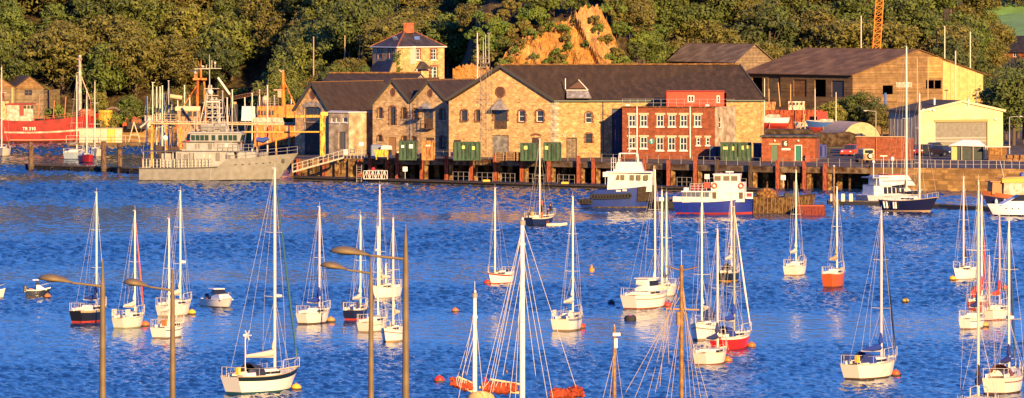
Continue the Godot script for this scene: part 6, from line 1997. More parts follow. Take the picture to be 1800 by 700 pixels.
func ferry() -> void:
	var d := rangeof(377.0)
	var s := F / d
	var t := thing("passenger_ferry", "small passenger ferry with navy hull and tall white wheelhouse", "ferry", gp(1255, d + 2.0, 0), -0.12)
	var X := func(u: float) -> float: return (u - 1255.0) / s
	var Y := func(v: float) -> float: return (377.0 - v) / s
	var white := mat(0.80, 0.78, 0.72, 0.45, 0.0, "faint", 4.0)
	var h := {"len": 9.2, "beam": 3.6, "free": 1.35, "stern": 1.0, "bow": 1.4, "transom": 0.66, "mid": 0.5, "full": 3.4, "rake": 0.02, "stern_rake": 0.04, "draft": 0.9, "tumble": 0.9, "sag": 0.06}
	build_hull(t, h, mat(0.006, 0.024, 0.28, 0.5, 0.0, "faint", 4.0), mat(0.35, 0.03, 0.02, 0.7), mat(0.25, 0.23, 0.2, 0.8), 0.05, 0.13)
	part(t, "white_bulwark", hull_strip({"len": 9.2, "beam": 3.6, "free": 2.0, "stern": 1.0, "bow": 1.0, "transom": 0.66, "mid": 0.5, "full": 3.4, "stern_rake": 0.0, "rake": 0.0, "sag": 0.02}, 0.7, 1.0, 1, 10, 0.0, 0.0, 0.48), white)
	var sal := part(t, "saloon", house(mb(), X.call(1201), X.call(1254), 2.9, 1.3, Y.call(338), 0.0, 0.15, 2.7), white)
	side_panes(sal, "saloon_window", [X.call(1205), X.call(1213), X.call(1221), X.call(1229), X.call(1237), X.call(1245)], Y.call(345), 0.46, 0.78, 1.42, mat(0.1, 0.11, 0.12, 0.08), 0.06)
	part(sal, "saloon_roof", mb().box(V(X.call(1228), Y.call(337.3), 0), V(3.7, 0.12, 3.0)), white)
	for i in 4:
		part(t, "red_bench", mb().box(V(X.call(1218 + i * 6.3), Y.call(331), 0), V(0.1, 0.55, 2.2)).box(V(X.call(1218 + i * 6.3) + 0.16, Y.call(333.5), 0), V(0.3, 0.06, 2.2)), mat(0.5, 0.04, 0.04, 0.6))
	part(t, "roof_railing", railing(mb(), [V(X.call(1215), Y.call(336.6), 1.4), V(X.call(1222), Y.call(336.6), 1.4), V(X.call(1229), Y.call(336.6), 1.4), V(X.call(1237), Y.call(336.6), 1.4), V(X.call(1244), Y.call(336.6), 1.4)], 0.85, 0.025, 2), white)
	part(t, "roof_locker", mb().box(V(X.call(1207), Y.call(334), 0.4), V(0.6, 0.45, 0.8), Basis.IDENTITY, 0.06), white)
	var tw := part(t, "wheelhouse_block", house(mb(), X.call(1252), X.call(1311), 3.0, 1.4, Y.call(321), 0.05, 0.0, 2.9), white)
	side_panes(tw, "window", [X.call(1258), X.call(1305)], Y.call(344), 0.45, 0.75, 1.5, mat(0.12, 0.09, 0.06, 0.1))
	side_panes(tw, "door", [X.call(1271)], Y.call(344), 0.5, 1.35, 1.49, white)
	for u in [1258.5, 1305.5]: lifebuoy(t, V(X.call(u), Y.call(326.5), 1.58), 0.0, 0.27)
	var wh := part(t, "wheelhouse", house(mb(), X.call(1257), X.call(1301), 2.4, Y.call(321) + 0.01, Y.call(308), -0.1, -0.05, 2.5), white)
	side_panes(wh, "window", [X.call(1263.5), X.call(1279), X.call(1293)], Y.call(314), 0.72, 0.55, 1.24, mat(0.16, 0.13, 0.08, 0.08))
	part(wh, "roof_cap", mb().box(V(X.call(1279), Y.call(307), 0), V(3.1, 0.12, 2.7)), white)
	part(t, "radar", mb().box(V(X.call(1283), Y.call(303), 0), V(0.9, 0.14, 0.14)).rod(V(X.call(1283), Y.call(307), 0), V(X.call(1283), Y.call(303), 0), 0.06), white)
	part(t, "red_sign", mb().box(V(X.call(1245), Y.call(326), 1.4), V(0.7, 0.6, 0.05)), mat(0.6, 0.06, 0.03, 0.5))
	part(t, "bow_board", mb().box(V(X.call(1319), Y.call(344), 1.1), V(0.85, 0.75, 0.05)), mat(0.75, 0.7, 0.64, 0.5))
	part(t, "bow_flag", mb().box(V(X.call(1319), Y.call(343), 1.14), V(0.6, 0.4, 0.03)), mat(0.4, 0.03, 0.05, 0.5))
	part(t, "stern_cleat", mb().box(V(X.call(1190), 1.45, 1.0), V(0.4, 0.35, 0.2)), white)
	# the old hulk alongside
	d = rangeof(377.5)
	var b := thing("timber_hulk", "old brown timber hulk with streaked planking beside the ferry", "barge", gp(1378, d + 4.0, 0), 0.02)
	var hb := {"len": 7.2, "beam": 4.0, "free": 2.0, "stern": 1.0, "bow": 1.12, "transom": 0.92, "mid": 0.5, "full": 5.0, "rake": 0.03, "stern_rake": 0.0, "draft": 1.0, "tumble": 0.95}
	build_hull(b, hb, mat(0.24, 0.155, 0.06, 0.95, 0.0, "concrete", 3.0), mat(0.1, 0.07, 0.04, 0.95), mat(0.09, 0.075, 0.05, 0.95), 0.3, 0.05)
	for i in 15: part(b, "plank_batten", mb().bar(hull_point(hb, 0.04 + i * 0.06, 0.05, 1.0) + V(0, 0, 0.05), hull_point(hb, 0.05 + i * 0.06, 0.97, 1.0) + V(0, 0, 0.05), 0.07), mat(0.22, 0.14, 0.055, 0.95))
	part(b, "spoil_heap", mb().ball(V(-2.0, 2.2, 0), V(1.3, 0.75, 1.2), 9, 6), mat(0.5, 0.3, 0.1, 0.95, 0.0, "concrete", 2.0))
	part(b, "deck_winch", mb().box(V(0.8, 2.1, 0), V(1.6, 0.5, 1.4), Basis.IDENTITY, 0.1), mat(0.05, 0.045, 0.04, 0.9))
	var c := thing("red_caisson", "rust red steel caisson floating at the end of the hulk", "caisson", gp(1426, rangeof(378) + 1.0, 0), -0.1)
	part(c, "tank", mb().box(V(0, 0.35, 0), V(3.2, 1.5, 2.0), Basis.IDENTITY, 0.12), mat(0.2, 0.03, 0.018, 0.8, 0.0, "rust", 2.0))
	part(c, "lip", mb().box(V(0, 1.05, 0.98), V(3.0, 0.14, 0.14)), mat(0.4, 0.08, 0.03, 0.8))

func quay_right_boats() -> void:
	var white := mat(0.78, 0.76, 0.72, 0.35, 0.0, "faint", 4.0)
	var navy := mat(0.012, 0.016, 0.06, 0.3)
	var dark := glass()
	# pontoon
	var t := thing("finger_pontoon", "grey decked finger pontoon below the stone quay wall", "pontoon", gp(1610, 803, 0))
	for w in [[1456, 812, 1556, 806], [1556, 806, 1650, 798], [1650, 798, 1760, 786]]:
		var a := gp(w[0], w[1], 0.5)
		var b := gp(w[2], w[3], 0.5)
		var n := (b - a).cross(Vector3.UP).normalized() * -3.2
		for i in 8:
			var p := a.lerp(b, i / 8.0)
			var q := a.lerp(b, (i + 0.97) / 8.0)
			wpart(t, "deck_plank", mb().slab(p, q, q - n.abs() * V(0, 0, 1), p - n.abs() * V(0, 0, 1), 0.12), mat(0.3, 0.25, 0.19, 0.9, 0.0, "grime", 2.0))
		wpart(t, "float", mb().slab(a + V(0, -0.14, 0.05), b + V(0, -0.14, 0.05), b + V(0, -0.14, -3.0), a + V(0, -0.14, -3.0), 0.7), mat(0.05, 0.045, 0.04, 0.9))
	for u in [1463, 1482, 1496]:
		wpart(t, "service_post", mb().box(gp(u, 807, 0.95), V(0.45, 0.9, 0.4), Basis.IDENTITY, 0.05), mat(0.7, 0.58, 0.42, 0.6))
	for w in [[1466, 805, 292], [1465, 808, 330]]:
		var o := thing("pontoon_pile", "slim rusty pile at the head of the finger pontoon", "pile", gp(w[0], w[1], 0), 0.0, "slim piles of the finger pontoon")
		part(o, "shaft", mb().rod(V(0, -3, 0), V(0, gy(w[2], w[1]), 0), 0.13, 8), mat(0.4, 0.26, 0.12, 0.8, 0.0, "rust", 2.0))
		part(o, "cap", mb().ball(V(0, gy(w[2], w[1]), 0), V(0.16, 0.12, 0.16)), mat(0.7, 0.6, 0.45, 0.6))
	# motor yacht
	var d := 812.0
	var s := F / d
	t = thing("motor_yacht", "white motor yacht with enclosed flybridge behind the navy ketch", "motor yacht", gp(1568, d, 0), 0.45)
	var X := func(u: float) -> float: return (u - 1568.0) / s * 1.05
	var Y := func(v: float) -> float: return (359.0 - v) / s
	var h := {"len": 8.4, "beam": 3.4, "free": 1.15, "bow": 1.5, "transom": 0.92, "full": 2.5, "rake": 0.12, "draft": 0.6}
	build_hull(t, h, mat(0.4, 0.41, 0.45, 0.35), navy, white, 0.05, 0.12)
	var c := part(t, "saloon", house(mb(), X.call(1523), X.call(1602), 2.9, 1.1, Y.call(326), 1.2, 0.0, 2.6), white)
	side_panes(c, "saloon_window", [X.call(1545), X.call(1553), X.call(1561), X.call(1569), X.call(1578)], Y.call(334), 0.45, 0.8, 1.4, dark, 0.08)
	var fb := part(t, "flybridge", house(mb(), X.call(1534), X.call(1602), 2.9, Y.call(326) + 0.01, Y.call(308), 0.9, 0.0, 2.5), white)
	side_panes(fb, "blue_stripe", [X.call(1568)], Y.call(317.5), 4.0, 0.1, 1.4, mat(0.05, 0.07, 0.2, 0.4), 0.0)
	part(t, "red_canopy_trim", mb().box(V(X.call(1572), Y.call(307), 0), V(3.0, 0.1, 2.5)), mat(0.5, 0.06, 0.04, 0.6))
	part(t, "aft_canopy", mb().box(V(X.call(1536), Y.call(311.5), 0), V(2.2, 0.14, 2.8)), mat(0.25, 0.28, 0.34, 0.6))
	part(t, "canopy_post", mb().rod(V(X.call(1528), 1.2, 1.2), V(X.call(1530), Y.call(311), 1.2), 0.05), white)
	part(t, "aft_screen", mb().box(V(X.call(1524), Y.call(335), 0), V(0.08, 1.5, 2.8)), mat(0.3, 0.32, 0.38, 0.6))
	part(t, "radar_mast", mb().rod(V(X.call(1533), Y.call(311), 0), V(X.call(1533), Y.call(286), 0), 0.07).rod(V(X.call(1569), Y.call(307), 0), V(X.call(1569), Y.call(282), 0), 0.06), white)
	part(t, "white_dome", mb().ball(V(X.call(1533), Y.call(284), 0), V(0.2, 0.22, 0.2)), white)
	part(t, "white_dome", mb().ball(V(X.call(1569), Y.call(280), 0), V(0.26, 0.36, 0.26)), white)
	part(t, "scanner", mb().box(V(X.call(1552), Y.call(274), 0), V(1.0, 0.12, 0.12)).rod(V(X.call(1552), Y.call(307), 0), V(X.call(1552), Y.call(274), 0), 0.04), white)
	for x in [-2.5, -1.2]: part(t, "porthole", mb().ball(V(x, 0.6, h.beam * 0.48), V(0.22, 0.13, 0.1)), white)
	# navy ketch with two white masts
	yacht({"label": "navy hulled ketch with two tall white masts and dark sail covers", "u0": 1552, "u1": 1647, "v": 372.5, "mast": 1616, "top": 165, "lenm": 7.6, "hull": Color(0.010, 0.012, 0.05), "boot": Color(0.5, 0.32, 0.2), "cover": Color(0.012, 0.012, 0.03), "free": 1.3, "deckhouse": 0.5, "mizzen": [1594, 82], "rail": true, "mastr": 0.11, "turn": -1, "fenders": true})
	# timber fishing boat and white cruiser at the edge of the frame
	d = 795.0
	s = F / d
	t = thing("timber_trawler", "wooden trawler with orange varnished wheelhouse and blue hull by the cruiser", "fishing boat", gp(1790, d, 0), PI + 0.25)
	var hw := {"len": 9.0, "beam": 3.6, "free": 1.5, "bow": 1.5, "transom": 0.6, "full": 2.4, "draft": 0.8}
	build_hull(t, hw, mat(0.02, 0.03, 0.14, 0.5, 0.0, "grime", 3.0), mat(0.1, 0.03, 0.02, 0.7), mat(0.3, 0.2, 0.1, 0.8), 0.1, 0.1)
	part(t, "red_strake", hull_strip(hw, 0.72, 1.0, 1, 14, 0.03), mat(0.35, 0.1, 0.03, 0.6))
	var cb := part(t, "deckhouse", house(mb(), -3.6, 2.2, 2.6, 1.6, 3.1, 0.1, 0.0, 2.5), mat(0.72, 0.64, 0.5, 0.6, 0.0, "grime", 3.0))
	part(t, "canopy", mb().slab(V(-3.8, 3.9, 1.4), V(-3.8, 3.9, -1.4), V(2.4, 3.55, -1.4), V(2.4, 3.55, 1.4), 0.1).slab(V(2.4, 3.1, -1.36), V(-3.7, 3.1, -1.36), V(-3.7, 3.85, -1.36), V(2.4, 3.5, -1.36), 0.06), mat(0.68, 0.34, 0.06, 0.7))
	side_panes(cb, "window", [-2.4, -1.0, 0.4], 2.6, 0.8, 0.6, 1.3, mat(0.6, 0.5, 0.35, 0.2))
	part(t, "wheelhouse", house(mb(), 2.3, 3.5, 1.9, 1.8, 3.2, 0.1, 0.0, 1.8), mat(0.36, 0.15, 0.05, 0.6))
	part(t, "wheelhouse_roof", mb().box(V(2.9, 3.26, 0), V(1.6, 0.1, 2.1)), mat(0.5, 0.2, 0.05, 0.6))
	part(t, "blue_roof_box", mb().box(V(-0.6, 4.0, 0), V(0.7, 0.5, 0.7), Basis.IDENTITY, 0.1), mat(0.03, 0.06, 0.3, 0.5))
	part(t, "whip_aerial", mb().rod(V(1.6, 3.2, 0), V(2.2, 5.6, 0), 0.03), white)
	for x in [2.2, 3.1]: part(t, "white_fender", mb().ball(V(x, 0.8, -1.75 + (x - 2.2) * 0.5), V(0.2, 0.5, 0.2)), white)
	d = rangeof(381)
	t = thing("motor_cruiser", "sleek white motor cruiser with dark wraparound windscreen", "motor cruiser", gp(1788, d + 1.0, 0), PI + 0.2)
	var hc := {"len": 7.0, "beam": 2.8, "free": 1.25, "bow": 1.15, "transom": 0.9, "full": 2.2, "rake": 0.12, "draft": 0.5, "sag": -0.05}
	build_hull(t, hc, mat(0.72, 0.72, 0.76, 0.2), mat(0.02, 0.02, 0.03, 0.4), white, 0.02, 0.16)
	part(t, "cabin_top", house(mb(), -2.4, 2.2, 2.2, 1.3, 2.2, 1.9, 0.2, 1.6), white)
	part(t, "windscreen", house(mb(), -1.0, 1.1, 1.95, 1.75, 2.45, 1.2, 0.0, 1.5), dark)
	part(t, "radar_arch", mb().tube([V(-1.7, 1.5, 1.1), V(-1.2, 2.9, 0.8), V(-1.2, 2.9, -0.8), V(-1.7, 1.5, -1.1)], [0.14], 6), white)
	for x in [0.2, 0.9, 1.6]:
		for z in [-1.0, 1.0]: part(t, "porthole", mb().ball(hull_point(hc, x / 7.0 + 0.5, 0.66, z), V(0.1, 0.08, 0.06)), mat(0.03, 0.03, 0.04, 0.2))

func trawler_and_yard() -> void:
	var red := mat(0.52, 0.014, 0.01, 0.55, 0.0, "grime", 7.0)
	var white := mat(0.75, 0.68, 0.55, 0.5, 0.0, "grime", 3.0)
	var dark := mat(0.04, 0.035, 0.03, 0.8)
	var d := 1108.0
	var s := F / d
	var t := thing("red_trawler", "big rusty red trawler with white line and white wheelhouse laid up ashore", "trawler", gp(60, d, 0.0), 0.06)
	var X := func(u: float) -> float: return (u - 60.0) / s
	var Y := func(v: float) -> float: return gy(v, d)
	var h := {"len": 20.5, "beam": 6.0, "free": 4.4, "stern": 1.0, "bow": 1.12, "sag": 0.18, "transom": 0.8, "mid": 0.5, "full": 3.0, "rake": 0.06, "stern_rake": 0.03, "draft": 1.0, "tumble": 0.9}
	build_hull(t, h, red, mat(0.2, 0.05, 0.02, 0.9, 0.0, "concrete", 4.0), mat(0.15, 0.05, 0.03, 0.8), 0.6, 0.12)
	part(t, "white_line", hull_strip(h, 0.46, 0.53, 1, 20, 0.06, 0.26, 0.98), white)
	part(t, "lower_line", hull_strip(h, 0.16, 0.19, 1, 20, 0.06, 0.3, 0.85), mat(0.6, 0.3, 0.2, 0.6))
	letters(t, "TR 310", 0.5, hull_point(h, 0.46, 0.66, 1.0) + V(0, 0, 0.08), mat(0.75, 0.68, 0.58, 0.6))
	var wh := part(t, "wheelhouse", house(mb(), X.call(12), X.call(60), 3.6, 2.8, Y.call(184), 0.3, 0.0, 3.4), white)
	side_panes(wh, "window", [X.call(44), X.call(50), X.call(56)], Y.call(188), 0.36, 0.5, 1.76, dark)
	side_panes(wh, "door", [X.call(38)], Y.call(194), 0.7, 1.7, 1.79, mat(0.25, 0.04, 0.03, 0.7))
	part(wh, "red_roof", mb().box(V(X.call(36), Y.call(182.5), 0), V(4.8, 0.22, 3.9)), red)
	part(t, "rear_cabin", house(mb(), X.call(4), X.call(16), 3.2, 2.8, Y.call(178), 0.0, 0.0), mat(0.62, 0.42, 0.2, 0.7, 0.0, "rust", 3.0))
	part(t, "funnel", mb().tube([V(X.call(21), Y.call(184), 0), V(X.call(21), Y.call(154), 0)], [0.25, 0.22], 8), mat(0.5, 0.3, 0.12, 0.6))
	part(t, "gallows", mb().tube([V(X.call(6), Y.call(180), 0.8), V(X.call(5), Y.call(162), 0.8), V(X.call(5), Y.call(162), -0.8), V(X.call(6), Y.call(180), -0.8)], [0.16], 6), red)
	var mast := part(t, "mast", mb().tube([V(X.call(140), 3.2, 0), V(X.call(140), Y.call(97), 0)], [0.34, 0.26], 10), white)
	for v in [104, 116, 128, 146]: part(mast, "mast_rung", mb().box(V(X.call(139), Y.call(v), 0.1), V(0.9, 0.1, 0.2)), mat(0.5, 0.3, 0.2, 0.7))
	part(t, "derrick", mb().rod(V(X.call(142), Y.call(134), 0), V(X.call(158), Y.call(175), 0), 0.09, 6), mat(0.65, 0.4, 0.3, 0.6))
	part(t, "stay", mb().rod(V(X.call(158), Y.call(170), 0), V(X.call(160), 4.0, 0), 0.05, 5), mat(0.4, 0.1, 0.05, 0.6))
	for w in [[70, 196, 1.6, 1.4], [84, 200, 2.2, 1.2], [100, 196, 1.8, 1.5], [114, 200, 1.4, 0.9], [128, 196, 1.8, 1.3]]:
		part(t, "deck_gear", mb().box(V(X.call(w[0]), 3.4, 0.3), V(w[2], w[3], 2.0), Basis(Vector3.UP, w[0] * 0.1), 0.15), [red, dark, mat(0.2, 0.08, 0.05, 0.9, 0.0, "concrete", 2.0)][int(w[0]) % 3])
	part(t, "bulwark_rail", railing(mb(), [hull_point(h, 0.5, 1, 0.96), hull_point(h, 0.58, 1, 0.96), hull_point(h, 0.66, 1, 0.96), hull_point(h, 0.74, 1, 0.96), hull_point(h, 0.82, 1, 0.96), hull_point(h, 0.9, 1, 0.96)], 0.7, 0.045), mat(0.45, 0.12, 0.06, 0.6))
	part(t, "forecastle_gear", mb().box(V(X.call(152), 5.0, 0), V(2.6, 1.2, 2.0), Basis.IDENTITY, 0.3), mat(0.4, 0.1, 0.04, 0.7, 0.0, "rust", 2.0))
	for w in [[66, 168], [92, 176], [112, 170]]: part(t, "derrick_post", mb().rod(V(X.call(w[0]), 3.0, 0.6), V(X.call(w[0]) + 0.3, Y.call(w[1]), 0.6), 0.1, 6), mat(0.45, 0.16, 0.08, 0.7))
	for w in [[66, 168, 140, 110], [112, 170, 140, 120], [140, 100, 164, 196]]: part(t, "rigging_wire", mb().rod(V(X.call(w[0]), Y.call(w[1]), 0.5), V(X.call(w[2]), Y.call(w[3]), 0), 0.03, 4), dark)
	# gear on the shore behind its bow
	t = thing("yellow_tank_buoy", "large rusty yellow steel mooring buoy ashore by the trawler's bow", "buoy", gp(184, 1121, 2.2))
	part(t, "drum", mb().lathe([W(0.9, 0), W(1.35, 0.5), W(1.35, 2.3), W(1.0, 2.75), W(0.001, 2.8)], 14), mat(0.66, 0.36, 0.03, 0.6, 0.0, "rust", 3.0))
	part(t, "collar", mb().lathe([W(1.0, 2.55), W(1.25, 2.6), W(1.25, 2.95), W(1.0, 3.0)], 14), mat(0.72, 0.45, 0.05, 0.6, 0.0, "rust", 2.0))
	t = thing("grey_hoop", "big grey steel ring leaning behind the yellow buoy", "ring", gp(198, 1124, 2.2))
	var ring := []
	for i in 21: ring.append(V(cos(TAU * i / 20) * 1.6, 1.7 + sin(TAU * i / 20) * 1.6, 0))
	part(t, "ring", mb().tube(ring, [0.22], 7, false), mat(0.2, 0.16, 0.12, 0.8, 0.0, "rust", 2.0))
	part(t, "web", mb().lathe([W(0.001, -0.06), W(1.45, -0.06), W(1.45, 0.06), W(0.001, 0.06)], 18, V(0, 1.7, 0), Basis(Vector3.RIGHT, PI / 2)), mat(0.13, 0.1, 0.07, 0.9, 0.0, "concrete", 2.0))
	var rr := RandomNumberGenerator.new()
	rr.seed = 15
	var cols := [mat(0.6, 0.14, 0.02, 0.6, 0.0, "rust", 2.0), mat(0.5, 0.09, 0.02, 0.6, 0.0, "rust", 2.0), mat(0.62, 0.42, 0.2, 0.7, 0.0, "rust", 2.0), mat(0.3, 0.08, 0.03, 0.8, 0.0, "rust", 2.0)]
	for i in 11:
		var u := 222.0 + i * 4.6
		var b := thing("orange_buoy_float", "orange steel float heaped ashore behind the white fence", "float", gp(u, 1120 + (i % 3), 2.2 + (0.9 if i % 2 == 1 else 0.0)), rr.randf() * 3.0, "orange floats heaped ashore")
		part(b, "drum", mb().tube([V(-0.75, 0.5, 0), V(0.75, 0.5, 0)], [0.5], 10), cols[i % 4])
		part(b, "band", mb().tube([V(-0.1, 0.5, 0), V(0.1, 0.5, 0)], [0.54], 10), cols[(i + 1) % 4])
	for i in 22:
		var u := 262.0 + i * 12.0 + rr.randf_range(-4, 4)
		var q := thing("yard_crate", "painted steel crate of gear stacked along the inner quay", "crate", gp(u, 1119 + (i % 2) * 1.5, 2.2), rr.randf_range(-0.5, 0.5), "gear crates along the inner quay")
		var z := V(rr.randf_range(0.9, 1.8), rr.randf_range(0.8, 2.2), 1.0)
		part(q, "box", mb().box(V(0, z.y * 0.5, 0), z, Basis.IDENTITY, 0.06), cols[i % 4] if i % 5 else white)
		part(q, "lid", mb().box(V(0, z.y + 0.04, 0), V(z.x + 0.1, 0.08, 1.1)), cols[(i + 2) % 4])
	t = thing("dark_winch", "dark machinery on skids below the orange floats", "winch", gp(240, 1116, 2.2))
	part(t, "frame", mb().box(V(0, 0.6, 0), V(3.2, 1.2, 1.6), Basis.IDENTITY, 0.1), mat(0.04, 0.035, 0.045, 0.8, 0.0, "grime", 2.0))
	part(t, "drum", mb().tube([V(-0.8, 1.2, 0.5), V(0.8, 1.2, 0.5)], [0.45], 10), mat(0.3, 0.12, 0.05, 0.8, 0.0, "rust", 2.0))
	# cream container office on a stage
	d = 1085.0
	t = thing("stage_cabin", "long cream panelled cabin on a railed landing stage", "cabin", gp(177, d, 0))
	part(t, "stage", mb().box(V(0.5, 0.5, 0), V(12.0, 0.5, 4.0)), mat(0.2, 0.14, 0.08, 0.9, 0.0, "plank", 4.0))
	for i in 6: part(t, "panel", mb().box(V(-2.85 + i * 1.14, 1.85, 0), V(1.1, 2.2, 2.2)), mat(0.66, 0.56, 0.4, 0.6, 0.0, "faint", 3.0) if i != 4 else mat(0.66, 0.42, 0.06, 0.6))
	part(t, "roof", mb().box(V(0, 3.0, 0), V(7.0, 0.1, 2.5)), mat(0.4, 0.34, 0.25, 0.7))
	for x in [-5.0, -2.0, 1.0, 4.0, 6.2]: part(t, "stage_pile", mb().rod(V(x, -3, 1.6), V(x, 0.5, 1.6), 0.2, 7), mat(0.2, 0.13, 0.07, 0.9))
	part(t, "stage_railing", railing(mb(), [V(-5.4, 0.75, 1.9), V(-3.8, 0.75, 1.9), V(-2, 0.75, 1.9), V(0, 0.75, 1.9), V(2, 0.75, 1.9), V(4, 0.75, 1.9), V(6.2, 0.75, 1.9)], 1.1, 0.045), mat(0.55, 0.48, 0.38, 0.6))
	t = thing("shear_legs", "pale steel A frame sheer legs beside the cream cabin", "frame", gp(235, 1088, 0.5))
	part(t, "leg", mb().rod(V(-1.7, -3, 0), V(0, 3.4, 0), 0.1, 6), mat(0.55, 0.45, 0.3, 0.6))
	part(t, "leg", mb().rod(V(2.0, -3, 0), V(0, 3.4, 0), 0.1, 6), mat(0.55, 0.45, 0.3, 0.6))
	part(t, "crossbar", mb().rod(V(-0.6, 1.4, 0), V(0.7, 1.4, 0), 0.07, 6), mat(0.55, 0.45, 0.3, 0.6))
	# small boats moored before it
	yacht({"label": "pale blue sloop moored before the cream cabin", "u0": 114, "u1": 150, "v": 280, "mast": 134, "top": 133, "lenm": 7.5, "hull": Color(0.34, 0.42, 0.5), "boot": Color(0.1, 0.12, 0.2), "cover": Color(0.3, 0.25, 0.2), "turn": 1})
	yacht({"label": "white sloop moored beside the mooring pile", "u0": 150, "u1": 178, "v": 276, "mast": 168, "top": 144, "lenm": 7.5, "hull": Color(0.7, 0.66, 0.58), "boot": Color(0.4, 0.3, 0.2), "cover": Color(0.5, 0.4, 0.3), "turn": -1})
	yacht({"label": "small red hulled sloop before the mooring pontoon", "u0": 137, "u1": 167, "v": 286, "mast": 152, "top": 158, "lenm": 6.5, "hull": Color(0.5, 0.03, 0.03), "boot": Color(0.1, 0.02, 0.02), "cover": Color(0.6, 0.5, 0.4), "turn": -1})
	yacht({"label": "white sloop with cream coachroof moored before the red trawler", "u0": -14, "u1": 18, "v": 275, "mast": 3, "top": 118, "lenm": 8.5, "hull": Color(0.66, 0.6, 0.5), "boot": Color(0.4, 0.3, 0.2), "cover": Color(0.5, 0.4, 0.3), "turn": -1})

func yard_vessels() -> void:
	var orange := mat(0.64, 0.22, 0.025, 0.55, 0.0, "rust", 6.0)
	var white := mat(0.76, 0.68, 0.55, 0.5, 0.0, "grime", 3.0)
	var dark := mat(0.03, 0.03, 0.04, 0.7)
	var yellow := mat(0.55, 0.31, 0.03, 0.6, 0.0, "rust", 3.0)
	# orange workboat behind the patrol ship
	var d := 975.0
	var s := F / d
	var t := thing("orange_workboat", "orange topped workboat with black funnel and blue hull at the inner berth", "workboat", gp(470, d, 0), 0.04)
	var X := func(u: float) -> float: return (u - 470.0) / s
	var Y := func(v: float) -> float: return gy(v, d)
	var h := {"len": 14.0, "beam": 5.0, "free": 2.9, "bow": 1.25, "transom": 0.85, "full": 3.0, "draft": 1.0}
	build_hull(t, h, mat(0.015, 0.03, 0.10, 0.5, 0.0, "rust", 6.0), mat(0.2, 0.04, 0.02, 0.8), mat(0.2, 0.1, 0.05, 0.8), 0.1, 0.08)
	var lo := part(t, "orange_deckhouse", house(mb(), X.call(446), X.call(526), 4.0, 2.7, Y.call(219), 0.2, 0.1), orange)
	for i in 6: part(lo, "white_rib", mb().box(V(X.call(452 + i * 13), Y.call(224), 2.03), V(0.12, 0.9, 0.06)), white)
	var wb := part(t, "white_bulwark", house(mb(), X.call(444), X.call(500), 3.8, Y.call(219) + 0.02, Y.call(206), 0.3, 0.2), white)
	wb.name = "white_bulwark"
	var up := part(t, "wheelhouse", house(mb(), X.call(452), X.call(524), 3.4, Y.call(206) + 0.02, Y.call(186), 0.3, 0.0), orange)
	side_panes(up, "window", [X.call(455), X.call(460), X.call(465), X.call(474), X.call(479)], Y.call(198), 0.3, 0.7, 1.72, dark)
	part(t, "upper_cabin", house(mb(), X.call(496), X.call(522), 3.0, Y.call(198), Y.call(184), 0.1, 0.1), orange)
	part(t, "white_crew_cabin", house(mb(), X.call(424), X.call(448), 3.4, Y.call(212), Y.call(187), 0.0, 0.1), mat(0.72, 0.66, 0.62, 0.5))
	part(t, "funnel", mb().tube([V(X.call(412), Y.call(215), 0), V(X.call(412), Y.call(183), 0)], [0.6, 0.5], 10), dark)
	part(t, "funnel_cap", mb().tube([V(X.call(412), Y.call(184), 0), V(X.call(412), Y.call(179), 0)], [0.34, 0.3], 10), mat(0.5, 0.3, 0.12, 0.7))
	var ms := part(t, "mast", mb().tube([V(X.call(498), Y.call(190), 0), V(X.call(497), Y.call(124), 0)], [0.34, 0.2], 8), orange)
	part(ms, "white_tip", mb().tube([V(X.call(490), Y.call(123), 0), V(X.call(494), Y.call(126), 0), V(X.call(499), Y.call(124), 0)], [0.14], 6), white)
	part(t, "mast_stay", mb().rod(V(X.call(500), Y.call(145), 0), V(X.call(518), Y.call(184), 0), 0.1, 5), orange)
	part(t, "radar_table", mb().box(V(X.call(488), Y.call(158), 0.2), V(1.2, 0.14, 0.6)).box(V(X.call(491), Y.call(165), 0.2), V(0.6, 1.0, 0.5), Basis.IDENTITY, 0.08), mat(0.6, 0.3, 0.2, 0.6))
	part(t, "top_railing", railing(mb(), [V(X.call(462), Y.call(186), 1.5), V(X.call(468), Y.call(186), 1.5), V(X.call(475), Y.call(186), 1.5), V(X.call(482), Y.call(186), 1.5), V(X.call(489), Y.call(186), 1.5)], 1.0, 0.03, 2), white)
	part(t, "signal_drum", mb().ball(V(X.call(466), Y.call(176), 0.4), V(0.5, 0.7, 0.5)), mat(0.66, 0.5, 0.3, 0.5))
	part(t, "deck_crane", lattice(mb(), V(X.call(410), Y.call(172), 0), V(X.call(470), Y.call(160), 0), 0.45, 0.04, 12), mat(0.16, 0.07, 0.04, 0.7))
	part(t, "crane_jib", mb().bar(V(X.call(383), Y.call(136), 0.4), V(X.call(404), Y.call(166), 0.4), 0.3), mat(0.5, 0.48, 0.46, 0.6))
	part(t, "crane_stay", mb().rod(V(X.call(404), Y.call(166), 0.4), V(X.call(410), Y.call(186), 0.2), 0.12), mat(0.2, 0.08, 0.04, 0.7))
	# orange gallows mast of a second boat
	d = 990.0
	t = thing("derrick_boat", "cream topped derrick boat with tall orange mast behind the patrol ship", "workboat", gp(340, d, 0), 0.0)
	var X2 := func(u: float) -> float: return (u - 340.0) * d / F
	var Y2 := func(v: float) -> float: return gy(v, d)
	var h2 := {"len": 11.0, "beam": 4.6, "free": 2.6, "bow": 1.3, "transom": 0.85, "full": 3.0, "draft": 1.0}
	build_hull(t, h2, mat(0.08, 0.05, 0.04, 0.7, 0.0, "rust", 4.0), dark, mat(0.3, 0.12, 0.05, 0.8), 0.1)
	var cab := part(t, "cabin", house(mb(), X2.call(312), X2.call(352), 3.2, 2.4, Y2.call(192), 0.0, 0.0), mat(0.4, 0.26, 0.14, 0.7, 0.0, "rust", 3.0))
